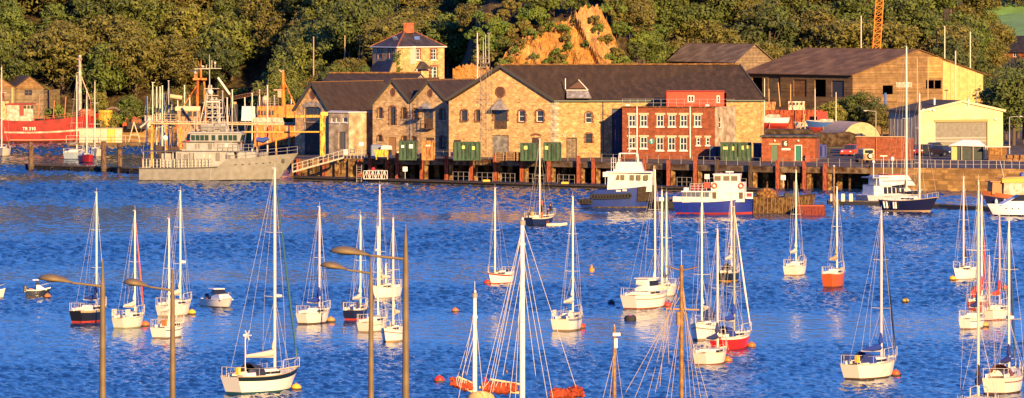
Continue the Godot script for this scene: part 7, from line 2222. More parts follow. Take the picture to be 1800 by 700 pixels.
	part(cab, "cream_roof", mb().box(V(X2.call(330), Y2.call(190.5), 0), V(3.6, 0.6, 3.4), Basis.IDENTITY, 0.1), mat(0.7, 0.55, 0.3, 0.6))
	side_panes(cab, "window", [X2.call(322), X2.call(334), X2.call(344)], Y2.call(200), 0.6, 0.7, 1.62, dark)
	var om := mb()
	om.tube([V(X2.call(346), Y2.call(216), 0), V(X2.call(347), Y2.call(140), 0)], [0.22, 0.2], 8)
	om.tube([V(X2.call(361), Y2.call(216), -0.5), V(X2.call(358), Y2.call(140), -0.3)], [0.2, 0.18], 8)
	om.tube([V(X2.call(353), Y2.call(140), 0), V(X2.call(353), Y2.call(106), 0)], [0.16, 0.08], 8)
	var mst := part(t, "orange_mast", om, orange)
	part(mst, "mast_platform", mb().box(V(X2.call(351), Y2.call(139), 0), V(2.0, 0.3, 1.0)).box(V(X2.call(344), Y2.call(131), 0), V(0.5, 1.1, 0.5)), orange)
	part(mst, "crosstree", mb().box(V(X2.call(354), Y2.call(121), 0), V(2.2, 0.1, 0.3)), white)
	part(mst, "radar", mb().box(V(X2.call(343), Y2.call(125), 0.2), V(1.5, 0.2, 0.3)), dark)
	part(mst, "white_lamp", mb().ball(V(X2.call(343), Y2.call(128), 0.3), V(0.24, 0.28, 0.24)), white)
	part(mst, "white_lamp", mb().ball(V(X2.call(356), Y2.call(117), 0.2), V(0.28, 0.18, 0.2)), white)
	part(t, "orange_boom", mb().rod(V(X2.call(346), Y2.call(150), 0.3), V(X2.call(320), Y2.call(190), 0.3), 0.1, 6), orange)
	part(t, "rolled_canvas", mb().tube([V(X2.call(299), Y2.call(169), 0.4), V(X2.call(320), Y2.call(172), 0.4)], [0.32], 8), mat(0.6, 0.42, 0.22, 0.8))
	part(t, "deck_railing", railing(mb(), [V(X2.call(272), Y2.call(215), 1.5), V(X2.call(280), Y2.call(215), 1.5), V(X2.call(290), Y2.call(215), 1.5), V(X2.call(300), Y2.call(215), 1.5), V(X2.call(310), Y2.call(215), 1.5)], 1.2, 0.045, 2), mat(0.62, 0.45, 0.3, 0.6))
	part(t, "blue_barrel", mb().lathe([W(0.001, 0), W(0.45, 0), W(0.45, 0.9), W(0.001, 0.92)], 10, V(X2.call(331), Y2.call(248), 1.0)), mat(0.1, 0.2, 0.36, 0.5))
	# bare masts of laid-up yachts
	for w in [[268, 992, 145, "bent"], [275, 996, 153, ""], [281, 996, 153, ""], [285, 990, 151, ""], [296, 994, 142, "grey"], [302, 992, 180, ""], [312, 990, 176, ""], [399, 962, 172, ""], [408, 962, 158, ""], [443, 955, 164, ""], [470, 950, 150, ""], [258, 1000, 170, ""], [289, 1004, 164, "grey"], [324, 1002, 150, ""], [333, 1006, 168, ""], [385, 1004, 178, ""], [391, 985, 160, "grey"], [430, 990, 172, ""], [456, 1000, 158, ""], [482, 992, 168, "grey"], [512, 985, 170, ""]]:
		var o := thing("bare_mast", "bare pale yacht mast standing among the moored workboats", "mast", gp(w[0], w[1], 0), 0.0, "bare masts at the inner berth")
		part(o, "spar", mb().rod(V(0, -0.5, 0), V(0, gy(w[2], w[1]), 0), 0.12, 7, 0.09), mat(0.3, 0.32, 0.36, 0.5) if w[3] == "grey" else mat(0.66, 0.58, 0.46, 0.5))
		for k in 2: part(o, "stay", mb().rod(V(0, gy(w[2], w[1]) * 0.96, 0), V(1.5 - 3.0 * k, 1.2, 0), 0.02, 3), mat(0.45, 0.38, 0.3, 0.6))
		part(o, "truck", mb().box(V(0.1 if w[3] == "bent" else 0.0, gy(w[2], w[1]), 0), V(0.5 if w[3] == "bent" else 0.25, 0.1, 0.1)), mat(0.5, 0.42, 0.32, 0.6))
	# pipe gantry
	d = 945.0
	t = thing("pipe_gantry", "yellow legged pipe gantry carrying walkways behind the patrol ship", "gantry", gp(420, d, 0))
	var pw := mat(0.48, 0.38, 0.27, 0.6, 0.0, "rust", 3.0)
	for w in [[267, 216], [292, 222], [318, 224], [424, 232], [485, 232], [528, 216]]:
		wpart(t, "yellow_leg", mb().box(V(gx(w[0], d), (gy(w[1], d) - 3.0) * 0.5, -d), V(0.34 if w[0] < 320 else 0.2, gy(w[1], d) + 3.0, 0.34)), yellow)
	wpart(t, "walkway", mb().bar(pt(262, 213, d), pt(548, 217, d), 1.2, 0.14), pw)
	wpart(t, "pipe", mb().rod(pt(262, 217, d - 0.4), pt(548, 220, d - 0.4), 0.13, 6), mat(0.6, 0.38, 0.2, 0.6))
	wpart(t, "pipe", mb().rod(pt(424, 232, d - 0.4), pt(548, 233, d - 0.4), 0.13, 6), mat(0.66, 0.36, 0.08, 0.6))
	for u in [252, 268, 284, 304]:
		wpart(t, "brace", mb().bar(pt(u - 6, 224, d + 0.6), pt(u + 10, 212, d + 0.6), 0.24), mat(0.4, 0.36, 0.3, 0.6))
	for u in [452, 508, 546]: wpart(t, "grey_leg", mb().box(V(gx(u, d), (gy(218, d) - 3.0) * 0.5, -d + 0.5), V(0.2, gy(218, d) + 3.0, 0.2)), pw)
	wpart(t, "blue_sail_bundle", mb().tube([pt(450, 245, d - 2), pt(462, 247, d - 2), pt(472, 243, d - 2)], [0.3, 0.4, 0.25], 7), mat(0.02, 0.06, 0.3, 0.7))
	# yellow davit crane on the quay corner
	t = thing("quay_davit", "stout yellow davit crane at the corner of the quay", "crane", gp(567, 917, QUAY))
	var Yq := func(v: float) -> float: return gy(v, 917.0) - QUAY
	part(t, "column", mb().box(V(0, Yq.call(200) * 0.5, 0), V(0.72, Yq.call(200), 0.7), Basis.IDENTITY, 0.05), mat(0.72, 0.47, 0.05, 0.6, 0.0, "rust", 4.0))
	part(t, "arm", mb().bar(V(-4.9, Yq.call(205), 0), V(0.5, Yq.call(204), 0), 0.4, 0.34), mat(0.6, 0.34, 0.05, 0.6, 0.0, "rust", 4.0))
	part(t, "head_block", mb().box(V(0.2, Yq.call(200), 0.1), V(1.0, 0.5, 0.8), Basis.IDENTITY, 0.08), mat(0.74, 0.5, 0.08, 0.6))
	part(t, "lower_arm", mb().rod(V(-4.4, Yq.call(232), 0), V(0, Yq.call(232), 0), 0.12, 6), mat(0.6, 0.34, 0.05, 0.6))
	# boats ashore on the right
	for w in [[1358, 985, 222, 5.0, Color(0.76, 0.72, 0.66), Color(0.45, 0.04, 0.03), "white sloop with red bottom shored up beside the warehouse end", 1344, 138], [1426, 990, 232, 5.0, Color(0.7, 0.62, 0.5), Color(0.4, 0.1, 0.05), "weathered white sloop shored up before the red steel hulk", 1433, 156], [1452, 986, 230, 6.0, Color(0.05, 0.12, 0.35), Color(0.4, 0.04, 0.03), "blue and red hull shored up with gear on deck", 1470, 162]]:
		var o := thing("shored_yacht", w[6], "boat", gp(w[0], w[1], gy(w[2], w[1]) + 0.25), PI * 0.95)
		var hh := {"len": w[3], "beam": 2.0, "free": 1.0, "bow": 1.25, "transom": 0.6, "draft": 0.6}
		build_hull(o, hh, mat(w[4].r, w[4].g, w[4].b, 0.4), mat(w[5].r, w[5].g, w[5].b, 0.6), white, 0.03, 0.25)
		part(o, "coachroof", house(mb(), -1.2, 1.2, 1.2, 1.0, 1.45, 0.5, 0.2, 1.0), white)
		var mx: float = -(w[7] - w[0]) * w[1] / F
		part(o, "mast", mb().rod(V(mx, 1.0, 0), V(mx, gy(w[8], w[1]) - o.position.y, 0), 0.08, 6, 0.06), mat(0.7, 0.62, 0.5, 0.5))
		for z in [-1.0, 1.0]: part(o, "shore_prop", mb().rod(V(0.3, 0.4, z * 0.9), V(0.3, QUAY - o.position.y, z * 1.7), 0.06), mat(0.3, 0.2, 0.1, 0.9))
		part(o, "keel", mb().box(V(0, (QUAY - o.position.y - 0.5) * 0.5, 0), V(1.4, absf(QUAY - o.position.y) - 0.4, 0.25)), mat(w[5].r, w[5].g, w[5].b, 0.6))
	for w in [[1371, 1000, 145, 210, 4.0], [1390, 1004, 148, 190, 0.0], [1414, 984, 190, 226, 3.0], [1352, 1008, 156, 180, 0.0], [1410, 988, 200, 240, -8.0]]:
		var o := thing("spare_spar", "leaning timber spar standing in the boatyard", "spar", gp(w[0], w[1], QUAY), 0.0, "spars in the boatyard")
		part(o, "spar", mb().rod(V(w[4] * 0.12, -0.1, 0), V(-w[4] * 0.06, gy(w[2], w[1]) - QUAY, 0), 0.12, 6, 0.08), mat(0.46, 0.28, 0.12, 0.8))
		part(o, "foot", mb().box(V(w[4] * 0.12, 0.06, 0), V(0.4, 0.12, 0.4)), mat(0.3, 0.2, 0.1, 0.9))
	t = thing("steel_hulk", "rusty red steel hulk with a white windowed wheelhouse in the boatyard", "boat", gp(1388, 998, QUAY))
	part(t, "hull_plates", house(mb(), -4.0, 4.2, 3.0, 0.0, gy(193, 998) - QUAY, -0.6, -0.3, 3.4), mat(0.34, 0.075, 0.025, 0.85, 0.0, "rust", 4.0))
	part(t, "grey_patch", mb().box(V(-2.4, 2.7, 1.62), V(2.2, 1.4, 0.08)), mat(0.2, 0.14, 0.1, 0.9, 0.0, "concrete", 2.0))
	var hb := gy(193, 998) - QUAY
	var wh := part(t, "wheelhouse", house(mb(), -0.2, 2.2, 2.4, hb + 0.01, gy(178, 998) - QUAY, 0.0, 0.0), mat(0.75, 0.62, 0.42, 0.6, 0.0, "rust", 3.0))
	side_panes(wh, "window", [0.1, 0.6, 1.1, 1.7], hb + 0.9, 0.32, 0.36, 1.22, dark)
	part(t, "after_cabin", house(mb(), -4.1, -2.2, 2.4, hb + 0.01, gy(179, 998) - QUAY, -0.2, 0.0), mat(0.5, 0.24, 0.1, 0.8, 0.0, "rust", 3.0))
	t = thing("red_board", "plain red square board standing in the boatyard", "board", gp(1446, 994, QUAY))
	part(t, "sheet", mb().box(V(0, gy(209, 994) - QUAY, 0), V(1.5, 2.1, 0.1)), mat(0.55, 0.02, 0.015, 0.6))
	for x in [-0.6, 0.6]: part(t, "leg", mb().box(V(x, (gy(221, 994) - QUAY) * 0.5, -0.06), V(0.12, gy(221, 994) - QUAY, 0.1)), mat(0.3, 0.1, 0.05, 0.8))

# ---------------------------------------------------------------- yachts on their moorings
func wire(parent: Node3D, called: String, a: Vector3, b: Vector3, r := 0.011, mt: Material = null) -> void:
	part(parent, called, mb().rod(a, b, r, 3), mat(0.5, 0.46, 0.4, 0.4, 0.3) if mt == null else mt)

func col(c: Color, rough := 0.4) -> StandardMaterial3D: return mat(c.r, c.g, c.b, rough)

func yacht(o: Dictionary) -> Node3D:
	var d := rangeof(o.v)
	var s := F / d
	var high: float = (o.v - o.top) / s                     # masthead above the water
	var L: float = o.get("lenm", clampf(high / 2.05, 4.4, 7.6))
	var beam := L * 0.34
	var free: float = o.get("free", clampf(0.092 * high, 0.75, 1.05))
	var w: float = (o.u1 - o.u0) / s * 1.17
	# the heading that gives the width seen
	var best := 0.0
	var miss := 1e9
	for i in 88:
		var a := deg_to_rad(i)
		var e := absf(L * cos(a) + beam * 0.75 * sin(a) - w)
		if e < miss:
			miss = e; best = a
	var sgn: float = o.get("turn", 1)                       # -1: bow right and nearer, 1: bow right and farther, 2: bow left and nearer, -2: bow left and farther
	var turn: float = best * signf(sgn)
	if absf(sgn) > 1.5: turn = PI - turn
	var uc: float = (o.u0 + o.u1) * 0.5
	var t := thing("yacht", o.label, "yacht", gp(uc, d + beam * 0.4, 0), turn, o.get("group", ""))
	var fwd := cos(turn)
	var h := {"len": L, "beam": beam, "free": free, "stern": o.get("stern", 1.0), "bow": o.get("bow", 1.3), "sag": 0.1, "transom": o.get("transom", 0.62), "mid": 0.45, "full": 2.0, "rake": 0.13, "stern_rake": o.get("stern_rake", 0.07), "draft": 0.55}
	var hc: Color = o.hull
	var white := mat(0.76, 0.73, 0.66, 0.4)
	var rig := mat(0.62, 0.57, 0.48, 0.35, 0.2)
	var pale := mat(0.7, 0.64, 0.52, 0.5)
	var hull := part(t, "hull", hull_strip(h, 0.13, o.get("band", 0.86) if o.has("stripe") else 1.0, 5, 20).mesh(true), col(hc, 0.28))
	part(hull, "transom", transom(h, 0.13, 1.0), col(hc, 0.28))
	if o.has("stripe"): part(t, "sheer_stripe", hull_strip(h, o.get("band", 0.86), 1.0, 1, 20).mesh(true), col(o.stripe, 0.35))
	var bt: Color = o.get("boot", Color(0.04, 0.08, 0.16))
	part(t, "boot_topping", hull_strip(h, -0.98, 0.13, 4, 20).mesh(true), col(bt, 0.6))
	part(t, "stern_boot", transom(h, -0.98, 0.13), col(bt, 0.6))
	if o.has("line"): part(t, "cove_line", hull_strip(h, 0.72, 0.79, 1, 20, 0.012), col(o.line, 0.4))
	part(t, "deck", deck(h, 0.03, 20), mat(0.62, 0.57, 0.47, 0.7))
	part(t, "toe_rail", hull_strip(h, 1.0, 1.05, 1, 20, -0.01), mat(0.45, 0.33, 0.2, 0.6))
	var ym := func(x: float) -> float: return hull_point(h, clampf(x / L + 0.5, 0.0, 1.0), 1.0, 1.0).y
	# where the mast must stand to be seen where it is
	var mx := 0.1 * L
	if absf(fwd) > 0.25: mx = clampf((o.mast - uc) / s / fwd, -0.06 * L, 0.2 * L)
	var du: float = (o.mast - uc) / s - mx * fwd
	t.position.x += du * 0.6 if absf(fwd) <= 0.25 else du * 0.5
	# coachroof and cockpit
	var rh: float = o.get("deckhouse", 0.38)
	var y0: float = ym.call(0.0) - 0.06
	var x1 := 0.2 * L
	var x0 := -0.13 * L
	var cr := part(t, "coachroof", house(mb(), x0, x1, beam * 0.58, y0, y0 + rh + 0.06, 0.55, 0.06, beam * 0.48, beam * 0.4), white)
	for i in 3:
		for z in [-1.0, 1.0]:
			part(cr, "cabin_window", mb().box(V(x0 + 0.5 + i * 0.16 * L * 0.5, y0 + rh * 0.6, z * (beam * 0.275 - i * 0.035)), V(0.5, 0.14, 0.05)), glass())
	part(cr, "hatch", mb().box(V(x1 * 0.45, y0 + rh + 0.09, 0), V(0.55, 0.07, 0.5)), mat(0.2, 0.2, 0.2, 0.3))
	for z in [-1.0, 1.0]: part(t, "cockpit_coaming", mb().box(V(-0.27 * L, y0 + 0.16, z * beam * 0.26), V(0.27 * L, 0.28, 0.12)), white)
	part(t, "cockpit_sole", mb().box(V(-0.27 * L, y0 + 0.075, 0), V(0.24 * L, 0.02, beam * 0.42)), mat(0.3, 0.2, 0.1, 0.7))
	part(t, "tiller", mb().rod(V(-0.46 * L, y0 + 0.4, 0), V(-0.33 * L, y0 + 0.55, 0), 0.03), mat(0.35, 0.18, 0.07, 0.6))
	if o.get("wheelhouse", false):
		var wh := part(t, "wheelhouse", house(mb(), x0 - 0.1, x0 + 0.24 * L, beam * 0.56, y0 + rh, y0 + rh + 1.0, 0.35, 0.05, beam * 0.5), white)
		for i in 4:
			for z in [-1.0, 1.0]: part(wh, "wheelhouse_window", mb().box(V(x0 + 0.25 + i * 0.055 * L, y0 + rh + 0.62, z * beam * 0.27), V(0.36, 0.42, 0.04)), glass())
		part(wh, "wheelhouse_roof", mb().box(V(x0 + 0.1 * L, y0 + rh + 1.03, 0), V(0.27 * L, 0.07, beam * 0.6)), pale)
	if o.has("hood"):
		var hd := mb()
		for i in 8:
			var a0 := PI * i / 8.0
			var a1 := PI * (i + 1) / 8.0
			var r := beam * 0.32
			hd.quad(V(x0 - 0.75, y0 + 0.1 + sin(a0) * 0.8, cos(a0) * r), V(x0 + 0.2, y0 + 0.1 + sin(a0) * 0.65, cos(a0) * r), V(x0 + 0.2, y0 + 0.1 + sin(a1) * 0.65, cos(a1) * r), V(x0 - 0.75, y0 + 0.1 + sin(a1) * 0.8, cos(a1) * r))
			hd.tri(V(x0 + 0.2, y0 + 0.1 + sin(a0) * 0.65, cos(a0) * r), V(x0 + 0.6, y0 + 0.2, 0), V(x0 + 0.2, y0 + 0.1 + sin(a1) * 0.65, cos(a1) * r))
		part(t, "spray_hood", hd, col(o.hood, 0.8))
	if o.has("dodger"):
		for z in [-1.0, 1.0]: part(t, "cockpit_dodger", mb().box(V(-0.35 * L, y0 + 0.5, z * beam * 0.4), V(0.17 * L, 0.5, 0.03)), col(o.dodger, 0.8))
	# masts
	var spars := [[mx, high, o.get("cover", Color(0.6, 0.54, 0.42)), 1.0]]
	if o.has("mizzen"):
		var mz: Array = o.mizzen
		var zx: float = mx - 0.34 * L
		if absf(fwd) > 0.3: zx = (mz[0] + (t.position.x - gp(uc, d).x) * 0.0 - uc) / s / fwd - du * 0.5 / fwd
		spars.append([clampf(zx, -0.48 * L, 0.4 * L), (o.v - mz[1]) / s, o.get("cover", null), 0.7])
	var mr: float = o.get("mastr", 0.082)
	for sp in spars:
		var x: float = sp[0]
		var top: float = sp[1]
		var by: float = y0 + (rh if x > x0 and x < x1 - 0.3 else 0.0)
		var mast := part(t, "mast", mb().tube([V(x, by, 0), V(x, lerpf(by, top, 0.7), 0), V(x, top, 0)], [mr, mr, mr * 0.75], 8), col(o.get("mastc", Color(0.74, 0.66, 0.52)), 0.35))
		part(mast, "masthead_gear", mb().box(V(x - 0.1, top + 0.05, 0), V(0.36, 0.06, 0.06)).rod(V(x, top, 0), V(x, top + 0.4, 0), 0.012, 3), rig)
		var n: int = o.get("spreaders", 1 if top < 9.5 else 2) if sp[3] == 1.0 else 1
		var tips := []
		for i in n:
			var yy := lerpf(by, top, 0.52 if n == 1 else 0.36 + 0.32 * i)
			var ww := beam * (0.3 if n == 1 else 0.34 - 0.07 * i)
			part(mast, "spreader", mb().rod(V(x, yy, 0), V(x - 0.08, yy + 0.04, -ww), 0.028, 4), rig)
			part(mast, "spreader", mb().rod(V(x, yy, 0), V(x - 0.08, yy + 0.04, ww), 0.028, 4), rig)
			tips.append([yy, ww])
		for z in [-1.0, 1.0]:
			var plate := V(x - 0.05, ym.call(x) + 0.02, z * beam * 0.44)
			var mid := V(x - 0.08, tips[0][0] + 0.04, z * tips[0][1])
			wire(t, "shroud", plate, mid)
			wire(t, "shroud", mid, V(x, top * 0.97, 0))
			wire(t, "lower_shroud", plate + V(-0.4, 0, 0), V(x, tips[0][0], 0))
			wire(t, "lower_shroud", plate + V(0.4, 0, 0), V(x, tips[0][0], 0))
		# boom with its stowed sail
		var bl: float = minf(0.42 * L, x + 0.44 * L) * sp[3]
		if bl > 0.8 and not o.get("noboom", false):
			var by2 := by + (0.95 if sp[3] == 1.0 else 1.15) - (rh * 0.4)
			part(t, "boom", mb().rod(V(x - 0.1, by2, 0), V(x - bl, by2 + 0.12, 0), 0.055, 6), rig)
			if sp[2] != null:
				var c := mb()
				c.tube([V(x - 0.02, by2 + 1.25, 0), V(x - 0.12, by2 + 0.6, 0), V(x - 0.3, by2 + 0.26, 0), V(x - bl * 0.45, by2 + 0.2, 0), V(x - bl * 0.96, by2 + 0.2, 0)], [0.06, 0.16, 0.23, 0.19, 0.08], 8)
				part(t, "sail_cover", c, col(sp[2], 0.85))
			wire(t, "topping_lift", V(x - bl, by2 + 0.1, 0), V(x, top, 0), 0.008)
	# stays
	var bowp := hull_point(h, 0.985, 1.0, 0.0) + V(0, 0.1, 0)
	var head := V(mx, high * 0.985, 0)
	if o.has("jib"):
		part(t, "furled_jib", mb().tube([bowp + V(0, 0.3, 0), bowp.lerp(head, 0.3), bowp.lerp(head, 0.96)], [0.045, 0.085, 0.03], 6), col(o.jib, 0.8))
	wire(t, "forestay", bowp, head)
	var sternp := hull_point(h, 0.0, 1.0, 0.0)
	wire(t, "backstay", sternp, V(spars[-1][0], spars[-1][1], 0))
	# pulpit, pushpit and guard rails
	var pm := mb()
	var b0 := hull_point(h, 0.86, 1.0, 0.9)
	var b1 := hull_point(h, 0.86, 1.0, -0.9)
	var tip := hull_point(h, 0.995, 1.0, 0.0) + V(0.12, 0, 0)
	for p in [b0, b1]:
		pm.rod(p, p + V(0.05, 0.6, 0), 0.022, 4)
		pm.rod(p + V(0.05, 0.6, 0), tip + V(0, 0.62, 0), 0.022, 4)
	pm.rod(tip, tip + V(0, 0.62, 0), 0.022, 4)
	part(t, "pulpit", pm, rig)
	var qm := mb()
	for z in [-0.9, 0.9]:
		var p := hull_point(h, 0.01, 1.0, z)
		var q := hull_point(h, 0.1, 1.0, z)
		qm.rod(p, p + V(0, 0.62, 0), 0.022, 4).rod(q, q + V(0, 0.62, 0), 0.022, 4).rod(p + V(0, 0.62, 0), q + V(0, 0.62, 0), 0.022, 4)
	qm.rod(hull_point(h, 0.01, 1.0, -0.9) + V(0, 0.62, 0), hull_point(h, 0.01, 1.0, 0.9) + V(0, 0.62, 0), 0.022, 4)
	part(t, "pushpit", qm, rig)
	for z in [-0.97, 0.97]:
		var gr := mb()
		var prev := hull_point(h, 0.1, 1.0, z)
		for f in [0.25, 0.4, 0.55, 0.7, 0.86]:
			var p := hull_point(h, f, 1.0, z)
			gr.rod(p, p + V(0, 0.55, 0), 0.014, 4)
			gr.rod(prev + V(0, 0.55, 0), p + V(0, 0.55, 0), 0.007, 3)
			prev = p
		part(t, "guard_rail", gr, rig)
	# extras
	if o.get("generator", false):
		var gp0 := V(-0.36 * L, y0, beam * 0.22)
		var g := part(t, "wind_generator", mb().rod(gp0, gp0 + V(0, 2.7, 0), 0.035, 5).ball(gp0 + V(0, 2.75, 0), V(0.22, 0.1, 0.1)), white)
		for i in 6:
			var a := TAU * i / 6.0
			part(g, "blade", mb().bar(gp0 + V(0.2, 2.75, 0), gp0 + V(0.2, 2.75 + sin(a) * 0.36, cos(a) * 0.36), 0.02, 0.07), white)
	if o.get("radar", false):
		part(t, "radar_dome", mb().lathe([W(0.001, 0), W(0.26, 0.02), W(0.27, 0.18), W(0.001, 0.24)], 12, V(mx + 0.35, high * 0.42, 0)), white)
	if o.get("outboard", false):
		part(t, "outboard", mb().box(hull_point(h, 0.0, 1.0, 0.5) + V(-0.2, 0.2, 0), V(0.3, 0.45, 0.3), Basis.IDENTITY, 0.06), mat(0.05, 0.05, 0.06, 0.4))
	if o.has("danbuoy"):
		part(t, "horseshoe_lifebelt", mb().box(hull_point(h, 0.02, 1.0, 0.8) + V(0, 0.4, 0), V(0.14, 0.5, 0.4), Basis.IDENTITY, 0.05), col(o.danbuoy, 0.6))
	if o.get("fenders", false):
		for f in [0.12, 0.18, 0.32, 0.36]:
			part(t, "fender", mb().tube([hull_point(h, f, 0.9, 1.0) + V(0, 0, 0.14), hull_point(h, f, 0.3, 1.0) + V(0, 0, 0.18)], [0.1, 0.12], 8), white)
	if o.has("canvas"):
		part(t, "cockpit_canopy", mb().tube([V(-0.42 * L, y0 + 0.7, 0), V(-0.3 * L, y0 + 0.95, 0), V(-0.16 * L, y0 + 0.75, 0)], [beam * 0.22, beam * 0.28, beam * 0.22], 8), col(o.canvas, 0.8))
	if o.has("buoy"):
		var bp: Vector3 = t.transform * (hull_point(h, 1.0, 0.0, 0.0) + V(0.5, 0, 0.15))
		buoy(o.get("buoy_label", "mooring buoy"), V(bp.x, 0, bp.z), o.buoy, 0.34, "")
	return t

func buoy(label: String, at: Vector3, c: Color, r: float, group := "", shape := "ball") -> void:
	var t := thing("mooring_buoy", label, "buoy", at, 0.0, group)
	if shape == "ball":
		part(t, "float", mb().ball(V(0, r * 0.35, 0), V(r, r * 0.85, r), 14, 9), col(c, 0.45))
		part(t, "eye", mb().tube([V(-0.08, r * 1.15, 0), V(0, r * 1.4, 0), V(0.08, r * 1.15, 0)], [0.03], 5), mat(0.2, 0.16, 0.12, 0.7))
		part(t, "waterline_weed", mb().lathe([W(r * 0.99, -0.02), W(r * 1.03, 0.05), W(r * 1.01, 0.12)], 14), mat(0.06, 0.05, 0.03, 0.9))
	elif shape == "tyre":
		part(t, "ring", mb().lathe([W(r * 0.5, 0.0), W(r * 0.55, 0.28), W(r * 0.8, 0.36), W(r, 0.2), W(r, -0.1)], 16), mat(0.02, 0.02, 0.022, 0.8))
		part(t, "core", mb().ball(V(0, 0.12, 0.1), V(r * 0.5, 0.3, r * 0.75)), col(c, 0.5))
	else:
		part(t, "cone", mb().lathe([W(r, -0.1), W(r, 0.25), W(r * 0.55, 0.3), W(0.06, 0.5), W(0.001, 0.51)], 12), col(c, 0.5))
		part(t, "topmark", mb().ball(V(0, 0.55, 0), V(0.07, 0.07, 0.07)), col(c, 0.5))

func make_moorings() -> void:
	var cream := Color(0.72, 0.66, 0.54)
	var white := Color(0.76, 0.72, 0.64)
	var blue := Color(0.012, 0.03, 0.16)
	var red := Color(0.62, 0.04, 0.015)
	var ob := Color(0.7, 0.14, 0.02)
	yacht({"label": "black hulled sloop with red boot and blue stowed sail behind the lamp post", "u0": 127, "u1": 190, "v": 566, "mast": 168, "top": 340, "hull": Color(0.012, 0.014, 0.022), "boot": Color(0.5, 0.05, 0.03), "cover": blue, "stripe": Color(0.4, 0.3, 0.16)})
	yacht({"label": "pale green grey sloop with red furled jib", "u0": 201, "u1": 257, "v": 577, "mast": 236, "top": 372, "hull": Color(0.60, 0.62, 0.48), "boot": Color(0.3, 0.28, 0.16), "jib": Color(0.6, 0.06, 0.03), "dodger": Color(0.6, 0.58, 0.5), "buoy": ob, "buoy_label": "orange buoy under the bow of the pale green sloop"})
	yacht({"label": "tall masted cream sloop with yellow buoy at its bow", "u0": 278, "u1": 340, "v": 556, "mast": 316, "top": 337, "hull": cream, "boot": Color(0.4, 0.28, 0.14), "radar": true, "buoy": Color(0.72, 0.42, 0.03), "buoy_label": "yellow buoy under the bow of the tall cream sloop"})
	yacht({"label": "white yacht with black hull band, square stern and orange lifebelt", "u0": 272, "u1": 327, "v": 594, "mast": 297, "top": 385, "hull": white, "line": Color(0.02, 0.02, 0.02), "boot": Color(0.25, 0.18, 0.1), "turn": 1, "transom": 0.85, "danbuoy": ob})
	yacht({"label": "largest white yacht with black sheer band, wind generator and navy sprayhood", "u0": 398, "u1": 530, "v": 691, "mast": 482, "top": 298, "lenm": 7.0, "hull": Color(0.78, 0.74, 0.62), "stripe": Color(0.008, 0.016, 0.018), "band": 0.76, "boot": Color(0.02, 0.09, 0.12), "cover": Color(0.62, 0.52, 0.4), "hood": Color(0.012, 0.016, 0.04), "generator": true, "radar": true, "danbuoy": Color(0.72, 0.5, 0.03), "jib": Color(0.03, 0.1, 0.12), "free": 1.15, "spreaders": 2, "mastr": 0.1, "buoy": Color(0.74, 0.42, 0.03), "buoy_label": "yellow buoy at the bow of the largest white yacht"})
	yacht({"label": "cream sloop with bright blue stowed mainsail", "u0": 524, "u1": 584, "v": 569, "mast": 561, "top": 365, "hull": cream, "boot": Color(0.12, 0.08, 0.04), "cover": Color(0.015, 0.04, 0.26), "buoy": Color(0.6, 0.25, 0.05), "buoy_label": "rusty buoy at the bow of the cream sloop with the blue sail"})
	yacht({"label": "navy hulled sloop with red waterline and dark dodgers", "u0": 605, "u1": 650, "v": 561, "mast": 633, "top": 380, "hull": Color(0.014, 0.02, 0.06), "boot": Color(0.5, 0.05, 0.03), "turn": 1, "dodger": Color(0.05, 0.06, 0.12)})
	yacht({"label": "white ketch with two masts beyond the lamp arm", "u0": 650, "u1": 705, "v": 525, "mast": 666, "top": 326, "hull": white, "boot": Color(0.3, 0.28, 0.22), "turn": -2, "mizzen": [678, 465], "radar": true})
	yacht({"label": "cream sloop with brown cove line by the smaller lamp post", "u0": 630, "u1": 686, "v": 583, "mast": 664, "top": 400, "hull": cream, "line": Color(0.3, 0.15, 0.08), "boot": Color(0.4, 0.26, 0.14), "noboom": true})
	yacht({"label": "white sloop with thin brown line beside the tallest lamp post", "u0": 664, "u1": 710, "v": 601, "mast": 693, "top": 385, "hull": white, "line": Color(0.25, 0.14, 0.08), "boot": Color(0.4, 0.24, 0.12), "turn": -2})
	yacht({"label": "small white sloop with red sheer stripe and bare mast", "u0": 854, "u1": 903, "v": 499, "mast": 869, "top": 331, "hull": white, "stripe": Color(0.5, 0.03, 0.03), "boot": Color(0.4, 0.05, 0.03), "turn": -2, "buoy": red, "buoy_label": "red buoy at the side of the red striped sloop", "outboard": true, "noboom": true})
	yacht({"label": "white sloop with broad grey lined stern and a red buoy", "u0": 974, "u1": 1030, "v": 581, "mast": 1007, "top": 347, "hull": Color(0.74, 0.68, 0.56), "stripe": Color(0.2, 0.2, 0.22), "boot": Color(0.3, 0.2, 0.1), "transom": 0.85, "dodger": Color(0.66, 0.6, 0.5), "buoy": red, "buoy_label": "red buoy below the broad white sloop"})
	yacht({"label": "white motor sailer with windowed wheelhouse amidships", "u0": 1094, "u1": 1184, "v": 543, "mast": 1152, "top": 300, "lenm": 6.6, "hull": Color(0.78, 0.73, 0.60), "line": Color(0.3, 0.2, 0.1), "boot": Color(0.3, 0.1, 0.05), "wheelhouse": true, "free": 1.15, "cover": Color(0.66, 0.58, 0.44), "buoy": red, "buoy_label": "red buoy at the bow of the motor sailer"})
	yacht({"label": "white sloop with blue sail bag half hidden by the motor sailer", "u0": 1148, "u1": 1189, "v": 522, "mast": 1163, "top": 335, "hull": Color(0.66, 0.6, 0.5), "boot": Color(0.3, 0.2, 0.1), "cover": Color(0.02, 0.05, 0.25), "turn": -2, "mizzen": [1168, 340]})
